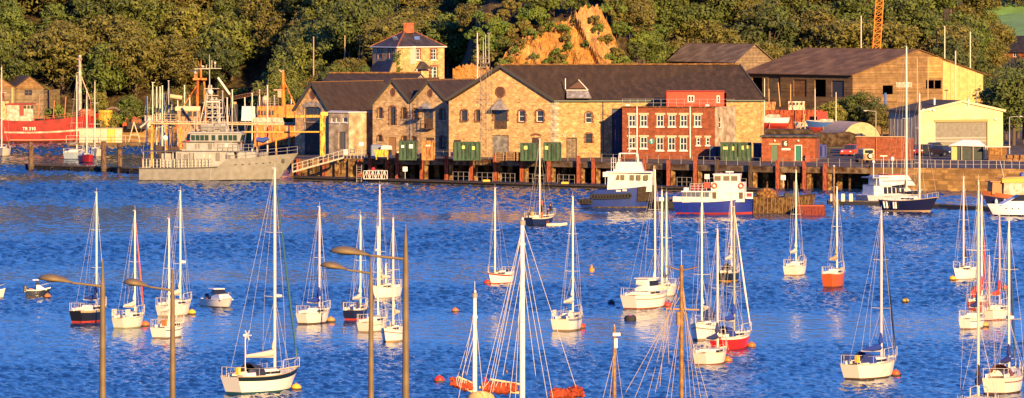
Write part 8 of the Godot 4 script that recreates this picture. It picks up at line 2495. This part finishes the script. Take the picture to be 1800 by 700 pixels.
	yacht({"label": "white yacht with blue cockpit canopy and yellow lifebelt", "u0": 1203, "u1": 1257, "v": 598, "mast": 1238, "top": 335, "hull": white, "line": Color(0.2, 0.16, 0.12), "boot": Color(0.3, 0.2, 0.12), "canvas": Color(0.015, 0.03, 0.16), "danbuoy": Color(0.72, 0.42, 0.03), "spreaders": 2, "turn": -2})
	yacht({"label": "bright red sloop with blue stowed mainsail and white furled jib", "u0": 1249, "u1": 1328, "v": 615, "mast": 1291, "top": 365, "hull": Color(0.62, 0.02, 0.015), "stripe": Color(0.7, 0.64, 0.54), "boot": Color(0.3, 0.02, 0.02), "cover": Color(0.015, 0.04, 0.28), "jib": Color(0.76, 0.68, 0.56), "hood": Color(0.012, 0.03, 0.2), "mastc": Color(0.4, 0.33, 0.26), "buoy": ob, "buoy_label": "orange buoy at the bow of the bright red sloop"})
	yacht({"label": "small open decked white sloop with orange buoy before the red sloop", "u0": 1220, "u1": 1286, "v": 641, "mast": 1262, "top": 405, "hull": Color(0.74, 0.66, 0.52), "boot": Color(0.3, 0.1, 0.05), "deckhouse": 0.22, "cover": Color(0.02, 0.03, 0.1), "buoy": Color(0.72, 0.16, 0.02), "buoy_label": "orange buoy at the bow of the small open decked sloop"})
	yacht({"label": "black sloop with dark sprayhood and dark furled jib", "u0": 1264, "u1": 1305, "v": 494, "mast": 1286, "top": 340, "hull": Color(0.014, 0.02, 0.03), "boot": Color(0.5, 0.25, 0.05), "turn": 1, "hood": Color(0.02, 0.025, 0.04), "jib": Color(0.02, 0.02, 0.06), "transom": 0.85})
	yacht({"label": "rounded white yacht moored beyond the red brown one", "u0": 1381, "u1": 1424, "v": 484, "mast": 1398, "top": 300, "hull": Color(0.74, 0.68, 0.56), "boot": Color(0.4, 0.2, 0.1), "turn": 1, "transom": 0.8, "spreaders": 1})
	yacht({"label": "varnished red brown yacht with tan sail cover", "u0": 1445, "u1": 1491, "v": 506, "mast": 1472, "top": 330, "hull": Color(0.44, 0.09, 0.02), "boot": Color(0.12, 0.03, 0.02), "cover": Color(0.5, 0.3, 0.14), "free": 1.25})
	yacht({"label": "cream cruising yacht with blue sprayhood, dodgers and sail cover", "u0": 1480, "u1": 1589, "v": 666, "mast": 1551, "top": 374, "lenm": 6.4, "hull": Color(0.78, 0.72, 0.56), "boot": Color(0.1, 0.06, 0.03), "cover": Color(0.012, 0.035, 0.24), "hood": Color(0.012, 0.04, 0.26), "dodger": Color(0.015, 0.03, 0.16), "jib": Color(0.02, 0.04, 0.1), "danbuoy": Color(0.7, 0.4, 0.04), "free": 1.05, "spreaders": 2, "buoy": Color(0.7, 0.1, 0.015), "buoy_label": "red buoy at the bow of the blue hooded cream yacht"})
	yacht({"label": "white sloop with blue sail cover and orange buoy below the stone quay", "u0": 1669, "u1": 1721, "v": 492, "mast": 1694, "top": 312, "hull": white, "boot": Color(0.4, 0.2, 0.08), "cover": Color(0.015, 0.05, 0.28), "turn": -2, "buoy": Color(0.72, 0.4, 0.04), "buoy_label": "yellow buoy under the white sloop below the stone quay"})
	yacht({"label": "cream yawl with red sail covers on both masts", "u0": 1726, "u1": 1782, "v": 562, "mast": 1758, "top": 380, "hull": cream, "boot": Color(0.4, 0.12, 0.05), "cover": Color(0.6, 0.05, 0.02), "mizzen": [1737, 450], "mastc": Color(0.5, 0.36, 0.24), "buoy": red, "buoy_label": "red buoy beside the cream yawl"})
	yacht({"label": "sloop with red canvas lying behind the cream yawl", "u0": 1700, "u1": 1745, "v": 548, "mast": 1727, "top": 345, "hull": Color(0.3, 0.05, 0.03), "boot": Color(0.2, 0.03, 0.02), "cover": Color(0.62, 0.04, 0.02), "canvas": Color(0.6, 0.04, 0.02), "jib": Color(0.6, 0.04, 0.03)})
	yacht({"label": "white sloop with two brown lines and navy boom tent", "u0": 1685, "u1": 1739, "v": 578, "mast": 1720, "top": 372, "hull": white, "line": Color(0.14, 0.08, 0.06), "boot": Color(0.3, 0.18, 0.1), "cover": Color(0.012, 0.02, 0.1), "buoy": Color(0.7, 0.3, 0.06), "buoy_label": "tan buoy at the bow of the white sloop with brown lines"})
	yacht({"label": "white cruising yacht with brown sheer lines and red trimmed sprayhood", "u0": 1724, "u1": 1808, "v": 691, "mast": 1777, "top": 389, "lenm": 7.0, "hull": Color(0.76, 0.7, 0.56), "line": Color(0.25, 0.09, 0.05), "boot": Color(0.12, 0.06, 0.03), "cover": Color(0.015, 0.02, 0.12), "hood": Color(0.2, 0.06, 0.06), "radar": true, "jib": Color(0.02, 0.06, 0.14), "free": 1.1})
	yacht({"label": "dark yacht with black stowed sail and tall brown mast", "u0": 1685, "u1": 1748, "v": 742, "mast": 1724, "top": 320, "lenm": 7.6, "hull": Color(0.03, 0.03, 0.04), "boot": Color(0.2, 0.05, 0.03), "cover": Color(0.03, 0.012, 0.012), "mastc": Color(0.6, 0.46, 0.34), "spreaders": 2})
	# sailing boat under way with its crew, and the tender it tows
	var sb := yacht({"label": "navy blue sailing boat under way with three people aboard", "u0": 925, "u1": 980, "v": 396, "mast": 948, "top": 245, "lenm": 5.2, "hull": Color(0.012, 0.022, 0.08), "stripe": Color(0.66, 0.55, 0.4), "boot": Color(0.01, 0.012, 0.03), "turn": 1, "deckhouse": 0.25, "noboom": true, "danbuoy": Color(0.72, 0.42, 0.08)})
	crew(sb)
	var t := thing("inflatable_tender", "pale inflatable tender with outboard towed astern of the navy boat", "dinghy", gp(979, rangeof(398), 0), -0.25)
	part(t, "tube", mb().tube([V(-1.0, 0.16, 0.5), V(0.5, 0.18, 0.5), V(1.0, 0.26, 0.0), V(0.5, 0.18, -0.5), V(-1.0, 0.16, -0.5)], [0.17, 0.18, 0.19, 0.18, 0.17], 8), mat(0.72, 0.6, 0.42, 0.6))
	part(t, "floor", mb().box(V(-0.1, 0.08, 0), V(1.7, 0.05, 0.8)), mat(0.3, 0.2, 0.12, 0.8))
	part(t, "thwart", mb().box(V(-0.1, 0.3, 0), V(0.2, 0.04, 0.9)), mat(0.4, 0.25, 0.12, 0.8))
	part(t, "outboard", mb().box(V(-1.05, 0.45, 0), V(0.3, 0.4, 0.24), Basis.IDENTITY, 0.06), mat(0.12, 0.03, 0.02, 0.5))
	# motor boats
	motor_boat("small dark hulled motor boat with white cuddy and orange buoy", 45, 89, 523, Color(0.014, 0.02, 0.04), 0.18)
	motor_boat("white cabin cruiser with dark windscreen alone among the yachts", 362, 408, 540, Color(0.76, 0.71, 0.6), -1.1)
	motor_boat("pale grey motor boat beyond the small dark motor boat", -26, 9, 525, Color(0.5, 0.48, 0.44), 0.2)
	buoy("orange buoy beside the small dark motor boat", gp(83, rangeof(524), 0), Color(0.72, 0.2, 0.02), 0.3)
	# loose mooring buoys
	buoy("round red buoy floating by the ketch's mizzen", gp(772, rangeof(672), 0), Color(0.66, 0.03, 0.012), 0.36)
	buoy("small orange red buoy alone in open water", gp(800, rangeof(549), 0), Color(0.6, 0.16, 0.04), 0.3)
	buoy("orange cone buoy with topmark in mid harbour", gp(1040, rangeof(477), 0), Color(0.62, 0.26, 0.03), 0.26, "", "cone")
	buoy("small dark weed covered buoy near the tyre buoy", gp(1075, rangeof(535), 0), Color(0.03, 0.03, 0.03), 0.3)
	buoy("black tyre buoy with red core", gp(1108, rangeof(563), 0), Color(0.6, 0.03, 0.02), 0.48, "", "tyre")
	buoy("flat yellow buoy alone beyond the cream cruising yacht", gp(1592, rangeof(532), 0), Color(0.72, 0.4, 0.03), 0.3)
	buoy("dark red buoy beside the yawl mast", gp(1767, rangeof(509), 0), Color(0.55, 0.03, 0.02), 0.3)

func motor_boat(label: String, u0: float, u1: float, v: float, c: Color, turn: float) -> void:
	var d := rangeof(v)
	var w := (u1 - u0) * d / F
	var L := minf(w / absf(cos(turn)) * 0.98, 5.6)
	var t := thing("motor_boat", label, "motor boat", gp((u0 + u1) * 0.5, d + 0.5, 0), turn)
	var h := {"len": L, "beam": L * 0.36, "free": 0.62, "bow": 1.3, "transom": 0.88, "full": 2.4, "rake": 0.12, "draft": 0.35, "stern_rake": 0.0}
	var white := mat(0.76, 0.71, 0.62, 0.35)
	build_hull(t, h, col(c, 0.3), mat(0.1, 0.06, 0.04, 0.6), white, 0.03, 0.1)
	part(t, "gunwale", hull_strip(h, 0.92, 1.04, 1, 14, 0.03), white)
	var cb := part(t, "cuddy", house(mb(), -0.08 * L, 0.34 * L, h.beam * 0.72, 0.6, 1.05, 0.7, 0.0, h.beam * 0.55), white)
	part(cb, "windscreen", house(mb(), -0.1 * L, 0.08 * L, h.beam * 0.68, 1.04, 1.42, 0.35, 0.0, h.beam * 0.5), glass())
	part(cb, "hard_top", mb().box(V(-0.12 * L, 1.46, 0), V(0.26 * L, 0.07, h.beam * 0.62), Basis.IDENTITY, 0.03), white)
	part(t, "bench", mb().box(V(-0.32 * L, 0.66, 0), V(0.3, 0.2, h.beam * 0.6)), mat(0.3, 0.14, 0.08, 0.7))
	part(t, "outboard", mb().box(V(-0.53 * L, 0.7, 0), V(0.3, 0.6, 0.3), Basis.IDENTITY, 0.06), mat(0.04, 0.04, 0.05, 0.4))
	part(t, "bow_rail", mb().tube([hull_point(h, 0.6, 1, 0.9) + V(0, 0.35, 0), hull_point(h, 0.85, 1, 0.9) + V(0, 0.4, 0), hull_point(h, 1.0, 1, 0) + V(0, 0.42, 0), hull_point(h, 0.85, 1, -0.9) + V(0, 0.4, 0), hull_point(h, 0.6, 1, -0.9) + V(0, 0.35, 0)], [0.02], 4), mat(0.6, 0.56, 0.5, 0.3, 0.5))

# ---------------------------------------------------------------- people: one continuous skin round a jointed frame
func figure(bones: Array, cell: float) -> MB:
	# bones: [from, to, radius from, radius to, colour]
	var lo := Vector3.ONE * 1e9
	var hi := -lo
	for b in bones:
		for i in 2:
			lo = lo.min(b[i] - Vector3.ONE * (b[2 + i] + cell * 2.0)); hi = hi.max(b[i] + Vector3.ONE * (b[2 + i] + cell * 2.0))
	var n := Vector3i(((hi - lo) / cell).ceil()) + Vector3i.ONE
	var f := PackedFloat32Array()
	f.resize(n.x * n.y * n.z)
	var field := func(p: Vector3) -> Array:
		var e := 0.0
		var near := 1e9
		var c := Color.BLACK
		for b in bones:
			var ab: Vector3 = b[1] - b[0]
			var t := clampf((p - b[0]).dot(ab) / maxf(ab.length_squared(), 1e-6), 0.0, 1.0)
			var q: float = p.distance_to(b[0] + ab * t) - lerpf(b[2], b[3], t)
			e += exp(-q * 55.0)
			if q < near:
				near = q; c = b[4]
		return [-log(maxf(e, 1e-30)) / 55.0, c]
	for x in n.x:
		for y in n.y:
			for z in n.z: f[(x * n.y + y) * n.z + z] = field.call(lo + V(x, y, z) * cell)[0]
	var at := {}
	var cols := {}
	for x in n.x - 1:
		for y in n.y - 1:
			for z in n.z - 1:
				var sum := Vector3.ZERO
				var k := 0
				for e in [[0, 0, 0, 1, 0, 0], [0, 0, 0, 0, 1, 0], [0, 0, 0, 0, 0, 1], [1, 0, 0, 1, 1, 0], [1, 0, 0, 1, 0, 1], [0, 1, 0, 1, 1, 0], [0, 1, 0, 0, 1, 1], [0, 0, 1, 1, 0, 1], [0, 0, 1, 0, 1, 1], [1, 1, 0, 1, 1, 1], [1, 0, 1, 1, 1, 1], [0, 1, 1, 1, 1, 1]]:
					var a := f[((x + e[0]) * n.y + y + e[1]) * n.z + z + e[2]]
					var b := f[((x + e[3]) * n.y + y + e[4]) * n.z + z + e[5]]
					if (a < 0.0) != (b < 0.0):
						sum += V(x + e[0], y + e[1], z + e[2]).lerp(V(x + e[3], y + e[4], z + e[5]), a / (a - b)); k += 1
				if k:
					at[Vector3i(x, y, z)] = lo + sum / k * cell
					cols[Vector3i(x, y, z)] = field.call(lo + sum / k * cell)[1]
	var m := mb()
	m.colored = true
	for key in at:
		for ax in 3:
			var u := Vector3i.ZERO
			u[ax] = 1
			var p: Vector3i = key
			var q: Vector3i = p + u
			if q.x >= n.x or q.y >= n.y or q.z >= n.z: continue
			var a := f[(p.x * n.y + p.y) * n.z + p.z]
			var b := f[(q.x * n.y + q.y) * n.z + q.z]
			if (a < 0.0) == (b < 0.0): continue
			var s := Vector3i.ZERO
			var r := Vector3i.ZERO
			s[(ax + 1) % 3] = 1
			r[(ax + 2) % 3] = 1
			if not (at.has(p - s) and at.has(p - r) and at.has(p - s - r)): continue
			m.tint = cols[p]
			if a < 0.0: m.quad(at[p], at[p - s], at[p - s - r], at[p - r])
			else: m.quad(at[p], at[p - r], at[p - s - r], at[p - s])
	return m

func person(label: String, at: Vector3, turn: float, seated: bool, top: Color, legs: Color, hair: Color) -> void:
	var skin := Color(0.42, 0.22, 0.13)
	var shoe := Color(0.05, 0.04, 0.035)
	var hip := 0.46 if seated else 0.9
	var up := V(0.04 if seated else 0.0, hip, 0)
	var neck := up + V(0.06 if seated else 0.03, 0.53, 0)
	var b := []
	b.append([up, up + V(0.02, 0.22, 0), 0.13, 0.14, legs])
	b.append([up + V(0.02, 0.2, -0.05), neck + V(0, -0.1, -0.09), 0.13, 0.12, top])
	b.append([up + V(0.02, 0.2, 0.05), neck + V(0, -0.1, 0.09), 0.13, 0.12, top])
	b.append([neck + V(0, -0.06, -0.15), neck + V(0, -0.06, 0.15), 0.075, 0.075, top])
	b.append([neck + V(0, -0.05, 0), neck + V(0.02, 0.1, 0), 0.055, 0.055, skin])
	b.append([neck + V(0.035, 0.14, 0), neck + V(0.04, 0.2, 0), 0.085, 0.09, skin])
	b.append([neck + V(0.13, 0.15, 0), neck + V(0.135, 0.145, 0), 0.018, 0.02, skin])
	b.append([neck + V(0.0, 0.23, 0), neck + V(0.05, 0.25, 0), 0.095, 0.088, hair])
	for s in [-1.0, 1.0]:
		b.append([neck + V(0.03, 0.17, s * 0.09), neck + V(0.03, 0.15, s * 0.095), 0.02, 0.016, skin])
		b.append([neck + V(0.12, 0.18, s * 0.033), neck + V(0.121, 0.18, s * 0.033), 0.01, 0.01, Color(0.03, 0.02, 0.02)])
		var sh: Vector3 = neck + V(0, -0.07, s * 0.2)
		var el: Vector3 = sh + V(0.06, -0.27, s * 0.05)
		var wr_: Vector3 = el + (V(0.2, 0.02 if seated else 0.1, -s * 0.06))
		b.append([sh, el, 0.062, 0.048, top])
		b.append([el, wr_, 0.046, 0.034, top])
		b.append([wr_, wr_ + V(0.07, 0, 0), 0.034, 0.03, skin])
		for k in 4: b.append([wr_ + V(0.07, 0, (k - 1.5) * 0.018), wr_ + V(0.12 + 0.012 * (1.5 - absf(k - 1.5)), -0.02, (k - 1.5) * 0.02), 0.01, 0.009, skin])
		b.append([wr_ + V(0.03, 0.01, -s * 0.03), wr_ + V(0.075, 0.0, -s * 0.055), 0.011, 0.009, skin])
		var hp: Vector3 = up + V(0, -0.02, s * 0.09)
		var kn: Vector3 = hp + (V(0.42, 0.03, s * 0.04) if seated else V(0.03, -0.42, s * 0.02))
		var an: Vector3 = kn + V(0.02 if seated else -0.02, -0.4, 0)
		b.append([hp, kn, 0.09, 0.062, legs])
		b.append([kn, an, 0.06, 0.042, legs])
		b.append([an + V(-0.02, -0.03, 0), an + V(0.15, -0.045, 0), 0.042, 0.032, shoe])
	var skin_mat := StandardMaterial3D.new()
	skin_mat.vertex_color_use_as_albedo = true
	skin_mat.roughness = 0.8
	single("person", label, "person", figure(b, 0.04), skin_mat, at, turn)

func crew(boat: Node3D) -> void:
	var y := 0.92
	# boat axes: bow is +x; the mast stands near the middle
	var put := func(x: float, z: float, yy: float) -> Vector3: return boat.transform * V(x, yy, z)
	person("person in a red jacket and dark trousers standing by the mast", put.call(0.35, -0.15, y + 0.2), 2.6, false, Color(0.4, 0.03, 0.02), Color(0.015, 0.018, 0.03), Color(0.03, 0.02, 0.015))
	person("person in dark clothes sitting up in the bow", put.call(2.0, 0.0, y + 0.1), -2.8, true, Color(0.02, 0.02, 0.03), Color(0.02, 0.02, 0.03), Color(0.02, 0.015, 0.01))
	person("person in a grey jacket sitting at the stern", put.call(-1.8, 0.1, y - 0.05), 2.9, true, Color(0.12, 0.11, 0.1), Color(0.05, 0.045, 0.05), Color(0.02, 0.018, 0.015))
	lifebuoy(boat, V(-1.2, y + 0.2, 0.85), 0.3, 0.26)

# ---------------------------------------------------------------- near things: ketches and street lamps
func sail_bundle(a: Vector3, b: Vector3, r: float, sd: int) -> MB:
	var rr := RandomNumberGenerator.new()
	rr.seed = sd
	var p := []
	var q := []
	for i in 15:
		var f := i / 14.0
		p.append(a.lerp(b, f) + V(0, rr.randf_range(-0.05, 0.05) - sin(PI * f) * 0.06, rr.randf_range(-0.05, 0.05)))
		q.append(r * (0.55 + 0.5 * sin(PI * clampf(f * 0.9 + 0.1, 0, 1))) * rr.randf_range(0.75, 1.2))
	var m := mb().tube(p, q, 9)
	for o in [V(0, r * 0.5, r * 0.45), V(0, -r * 0.35, r * 0.6), V(0, r * 0.7, -r * 0.2)]:
		var p2 := []
		var q2 := []
		for i in 24:
			p2.append(a.lerp(b, i / 23.0) + o * rr.randf_range(0.6, 1.25))
			q2.append(r * rr.randf_range(0.22, 0.5))
		m.tube(p2, q2, 7)
	return m

func make_ketches() -> void:
	# white masted ketch with tan-red sails, its hull below the picture
	var d := 360.0
	var s := F / d
	var t := thing("gaff_ketch", "ketch with two stout white masts and orange red sails lashed along its booms", "ketch", gp(905, d, 0), -0.35)
	var rot := Basis(Vector3.UP, -0.35)
	var loc := func(u: float, v: float, off := 0.0) -> Vector3: return t.transform.affine_inverse() * (pt(u, v, d + off))
	var h := {"len": 14.5, "beam": 4.0, "free": 1.7, "bow": 1.4, "transom": 0.55, "full": 2.2, "rake": 0.12, "draft": 1.0}
	build_hull(t, h, mat(0.05, 0.08, 0.07, 0.5), mat(0.25, 0.06, 0.03, 0.7), mat(0.42, 0.3, 0.16, 0.8), 0.15)
	var white := mat(0.80, 0.76, 0.66, 0.4)
	var sail := mat(0.56, 0.075, 0.018, 0.85, 0.0, "grime", 0.8)
	var spar := mat(0.66, 0.47, 0.25, 0.5)
	var rope := mat(0.6, 0.54, 0.46, 0.7)
	part(t, "deckhouse", house(mb(), -3.6, 1.2, 2.2, 1.6, 2.6, 0.4, 0.1, 2.0), mat(0.6, 0.5, 0.34, 0.6))
	for w in [[918, 392, 0.15, 0.0], [834.5, 520, 0.13, 0.0]]:
		var top: Vector3 = loc.call(w[0], w[1])
		var m := part(t, "mast", mb().tube([V(top.x, 1.4, top.z), V(top.x, top.y * 0.6, top.z), top], [w[2], w[2], w[2] * 0.72], 12), white)
		part(m, "masthead_cap", mb().tube([top + V(0, -0.1, 0), top + V(0, 0.12, 0)], [w[2] * 1.15], 10), mat(0.3, 0.26, 0.22, 0.6))
		part(m, "masthead_light", mb().ball(top + V(0.02, 0.2, 0), V(0.07, 0.1, 0.07)).rod(top + V(0, 0.1, 0), top + V(0, 0.75 if w[0] < 900 else 0.3, 0), 0.015, 4), white)
		part(m, "mast_band", mb().tube([top + V(0, -1.2, 0), top + V(0, -1.05, 0)], [w[2] * 1.1], 10), white)
	var mt: Vector3 = loc.call(918, 392)
	var zt: Vector3 = loc.call(834.5, 520)
	# booms, gaffs and stowed sails
	for w in [[W(912, 686), W(842, 681), W(914, 676), W(861, 667), W(910, 682), W(848, 680), 0.28, 3], [W(830, 684), W(803, 676), W(830, 674), W(803, 662), W(829, 680), W(793, 671), 0.26, 4]]:
		part(t, "boom", mb().rod(loc.call(w[0].x, w[0].y + 5), loc.call(w[1].x, w[1].y), 0.08, 8), spar)
		part(t, "gaff", mb().rod(loc.call(w[2].x, w[2].y), loc.call(w[3].x, w[3].y), 0.06, 8), spar)
		part(t, "stowed_sail", sail_bundle(loc.call(w[4].x, w[4].y), loc.call(w[5].x, w[5].y), w[6], w[7]), sail)
		for i in 6:
			var a: Vector3 = loc.call(w[0].x, w[0].y + 5).lerp(loc.call(w[1].x, w[1].y), 0.15 + i * 0.14)
			var b: Vector3 = loc.call(w[2].x, w[2].y).lerp(loc.call(w[3].x, w[3].y), 0.28 + i * 0.13)
			part(t, "sail_tie", mb().rod(a + V(0, 0, 0.27), b + V(0, 0, 0.25), 0.02, 4), rope)
	part(t, "pennant", mb().prism(PackedVector2Array([W(0, 0), W(0.14, -0.05), W(0.2, -0.55), W(0.06, -0.3)]), -0.01, 0.01, Transform3D(Basis.IDENTITY, loc.call(851, 663))), mat(0.6, 0.03, 0.04, 0.8))
	part(t, "stowed_jib", sail_bundle(loc.call(969, 694), loc.call(1024, 690), 0.3, 8), sail)
	part(t, "stowed_jib", sail_bundle(loc.call(1010, 682), loc.call(1026, 696), 0.2, 9), sail)
	part(t, "bowsprit", mb().rod(loc.call(960, 712), loc.call(1040, 704), 0.1, 8), spar)
	for i in 7: part(t, "sail_tie", mb().rod(loc.call(972 + i * 8, 698), loc.call(974 + i * 8, 684), 0.02, 4), rope)
	part(t, "canvas_hood", mb().ball(loc.call(845, 700), V(0.75, 0.38, 0.8), 12, 8), mat(0.55, 0.36, 0.16, 0.85))
	# standing rigging
	for w in [[918, 400, 860, 700], [918, 430, 866, 690], [918, 400, 848, 690], [918, 470, 884, 660], [918, 500, 896, 700], [918, 430, 906, 700], [918, 440, 962, 700], [918, 410, 972, 700], [918, 470, 948, 712], [921, 400, 1012, 680], [834, 560, 803, 668], [834, 585, 812, 660], [834, 545, 806, 700], [834, 540, 850, 700], [834, 600, 820, 660], [915, 420, 862, 665]]:
		part(t, "rigging", mb().rod(loc.call(w[0], w[1]), loc.call(w[2], w[3], -0.8 if (w[2] as int) % 2 == 0 else 0.8), 0.014, 4), rope)
	part(t, "block", mb().ball(loc.call(818, 656), V(0.05, 0.14, 0.05)).ball(loc.call(891, 654), V(0.05, 0.12, 0.05)), mat(0.3, 0.16, 0.07, 0.7))
	# timber masted boat
	d = 350.0
	t = thing("timber_masted_boat", "boat with two varnished wooden masts and a web of ropes", "ketch", gp(1150, d, 0), 0.3)
	var loc2 := func(u: float, v: float, off := 0.0) -> Vector3: return t.transform.affine_inverse() * (pt(u, v, d + off))
	build_hull(t, {"len": 11.0, "beam": 3.4, "free": 1.5, "bow": 1.4, "transom": 0.5, "full": 2.2, "draft": 1.0}, mat(0.08, 0.05, 0.03, 0.5), mat(0.2, 0.05, 0.03, 0.7), mat(0.4, 0.28, 0.15, 0.8), 0.15)
	var wood := mat(0.44, 0.23, 0.06, 0.45, 0.0, "grime", 1.5)
	for w in [[1198, 466, 0.125], [1080, 574, 0.11]]:
		var top: Vector3 = loc2.call(w[0], w[1])
		var m := part(t, "mast", mb().tube([V(top.x, 1.2, top.z), V(top.x, top.y * 0.5, top.z), top], [w[2], w[2], w[2] * 0.75], 12), wood)
		part(m, "aerial", mb().rod(top, top + V(0, 0.8 if w[0] > 1100 else 0.1, 0), 0.015, 4), mat(0.7, 0.65, 0.6, 0.5))
	part(t, "crosstree", mb().rod(loc2.call(1171, 468), loc2.call(1198, 476), 0.035, 5).rod(loc2.call(1198, 476), loc2.call(1226, 470), 0.035, 5), wood)
	part(t, "yard", mb().rod(loc2.call(1171, 543), loc2.call(1229, 545), 0.045, 6), mat(0.5, 0.25, 0.08, 0.6))
	part(t, "mast_fork", mb().box(loc2.call(1194, 560), V(0.3, 0.7, 0.2), Basis.IDENTITY, 0.04), wood)
	part(t, "white_lamp", mb().tube([loc2.call(1082, 612), loc2.call(1082, 595)], [0.11], 10), mat(0.8, 0.77, 0.7, 0.4))
	part(t, "lamp_bracket", mb().box(loc2.call(1083, 588), V(0.4, 0.16, 0.2)), mat(0.75, 0.7, 0.62, 0.4))
	for w in [[1196, 480, 1138, 700], [1196, 490, 1152, 690], [1196, 500, 1116, 700], [1196, 560, 1172, 700], [1196, 560, 1180, 700], [1200, 500, 1214, 700], [1200, 500, 1222, 700], [1200, 520, 1232, 700], [1200, 540, 1244, 700], [1198, 545, 1206, 700], [1080, 620, 1060, 700], [1080, 620, 1072, 700], [1080, 590, 1094, 700], [1196, 520, 1100, 690], [1172, 543, 1160, 680], [1172, 543, 1176, 640], [1198, 480, 1218, 640]]:
		part(t, "rigging", mb().rod(loc2.call(w[0], w[1]), loc2.call(w[2], w[3], -0.9 if (w[2] as int) % 4 == 0 else 0.9), 0.014, 4), mat(0.5, 0.36, 0.2, 0.7))

func make_lamps() -> void:
	var bronze := mat(0.2, 0.14, 0.065, 0.6, 0.0, "faint", 2.0)
	var label := ["street lamp with leaf shaped head, first of the row before the black sloop", "street lamp with leaf shaped head before the stern view white yacht", "slimmer street lamp with leaf head beside the tallest one", "tallest street lamp with spike top and leaf shaped head"]
	var rows := [[180, 455, 66, 498, 155.0, 12.4], [303, 474, 215, 505, 165.0, 11.0], [652, 452, 562, 475, 168.0, 10.6], [713, 394, 578, 450, 140.0, 13.4]]
	for i in 4:
		var w: Array = rows[i]
		var d: float = w[4]
		var gy0 := lerpf(13.2, 13.0, (d - 128.0) / 58.0)
		var k := d / F
		var t := thing("street_lamp", label[i], "street lamp", gp(w[0], d, gy0), 0.0)
		var tip := gy(w[1], d) - gy0
		var r: float = w[5] * k * 0.5
		part(t, "post", mb().tube([V(0, -0.1, 0), V(0, tip * 0.55, 0), V(0, tip - 0.75, 0), V(0, tip, 0)], [r * 1.25, r * 0.95, r * 0.72, 0.012], 16), bronze)
		part(t, "base_plate", mb().tube([V(0, -0.02, 0), V(0, 0.06, 0)], [r * 2.6], 12), bronze)
		var ay := gy(w[3] + 6.0, d) - gy0
		var hx: float = (w[2] - w[0]) * k
		var hy := gy(w[3] - 8.0, d) - gy0
		part(t, "arm", mb().tube([V(0.02, ay, 0), V(hx * 0.5, lerpf(ay, hy, 0.5), 0)], [r * 0.42, r * 0.3], 8), bronze)
		# leaf-shaped head: a flattened, pointed body
		var head := mb()
		var n := 14
		var L := -hx * 0.56
		for a in n:
			var f0 := float(a) / n
			var f1 := float(a + 1) / n
			var w0 := 0.3 * pow(sin(PI * pow(f0, 0.75)), 0.8)
			var w1 := 0.3 * pow(sin(PI * pow(f1, 0.75)), 0.8)
			var c0 := V(hx + L * f0, lerpf(hy, lerpf(ay, hy, 0.44), f0) + sin(PI * f0) * 0.02, 0)
			var c1 := V(hx + L * f1, lerpf(hy, lerpf(ay, hy, 0.44), f1) + sin(PI * f1) * 0.02, 0)
			for q in 8:
				var t0 := TAU * q / 8.0
				var t1 := TAU * (q + 1) / 8.0
				var e := func(c: Vector3, ww: float, tt: float) -> Vector3: return c + V(0, sin(tt) * ww * (0.42 if sin(tt) > 0 else 0.16), cos(tt) * ww)
				head.quad(e.call(c0, w0, t0), e.call(c0, w0, t1), e.call(c1, w1, t1), e.call(c1, w1, t0))
		part(t, "lamp_head", head.mesh(true), bronze)
		part(t, "lens", mb().ball(V(hx + L * 0.4, lerpf(hy, ay, 0.22) - 0.03, 0), V(0.22, 0.012, 0.12), 12, 6), mat(0.6, 0.58, 0.52, 0.2))

func _ready() -> void:
	make_light()
	make_textures()
	make_land()
	make_water()
	make_cliff()
	make_stone_buildings()
	make_office()
	make_sheds()
	make_masts_and_cranes()
	make_jetty()
	make_quay_things()
	patrol_ship()
	tug_boat()
	ferry()
	quay_right_boats()
	trawler_and_yard()
	yard_vessels()
	make_moorings()
	make_ketches()
	make_lamps()
	make_woods()
	hip_house()
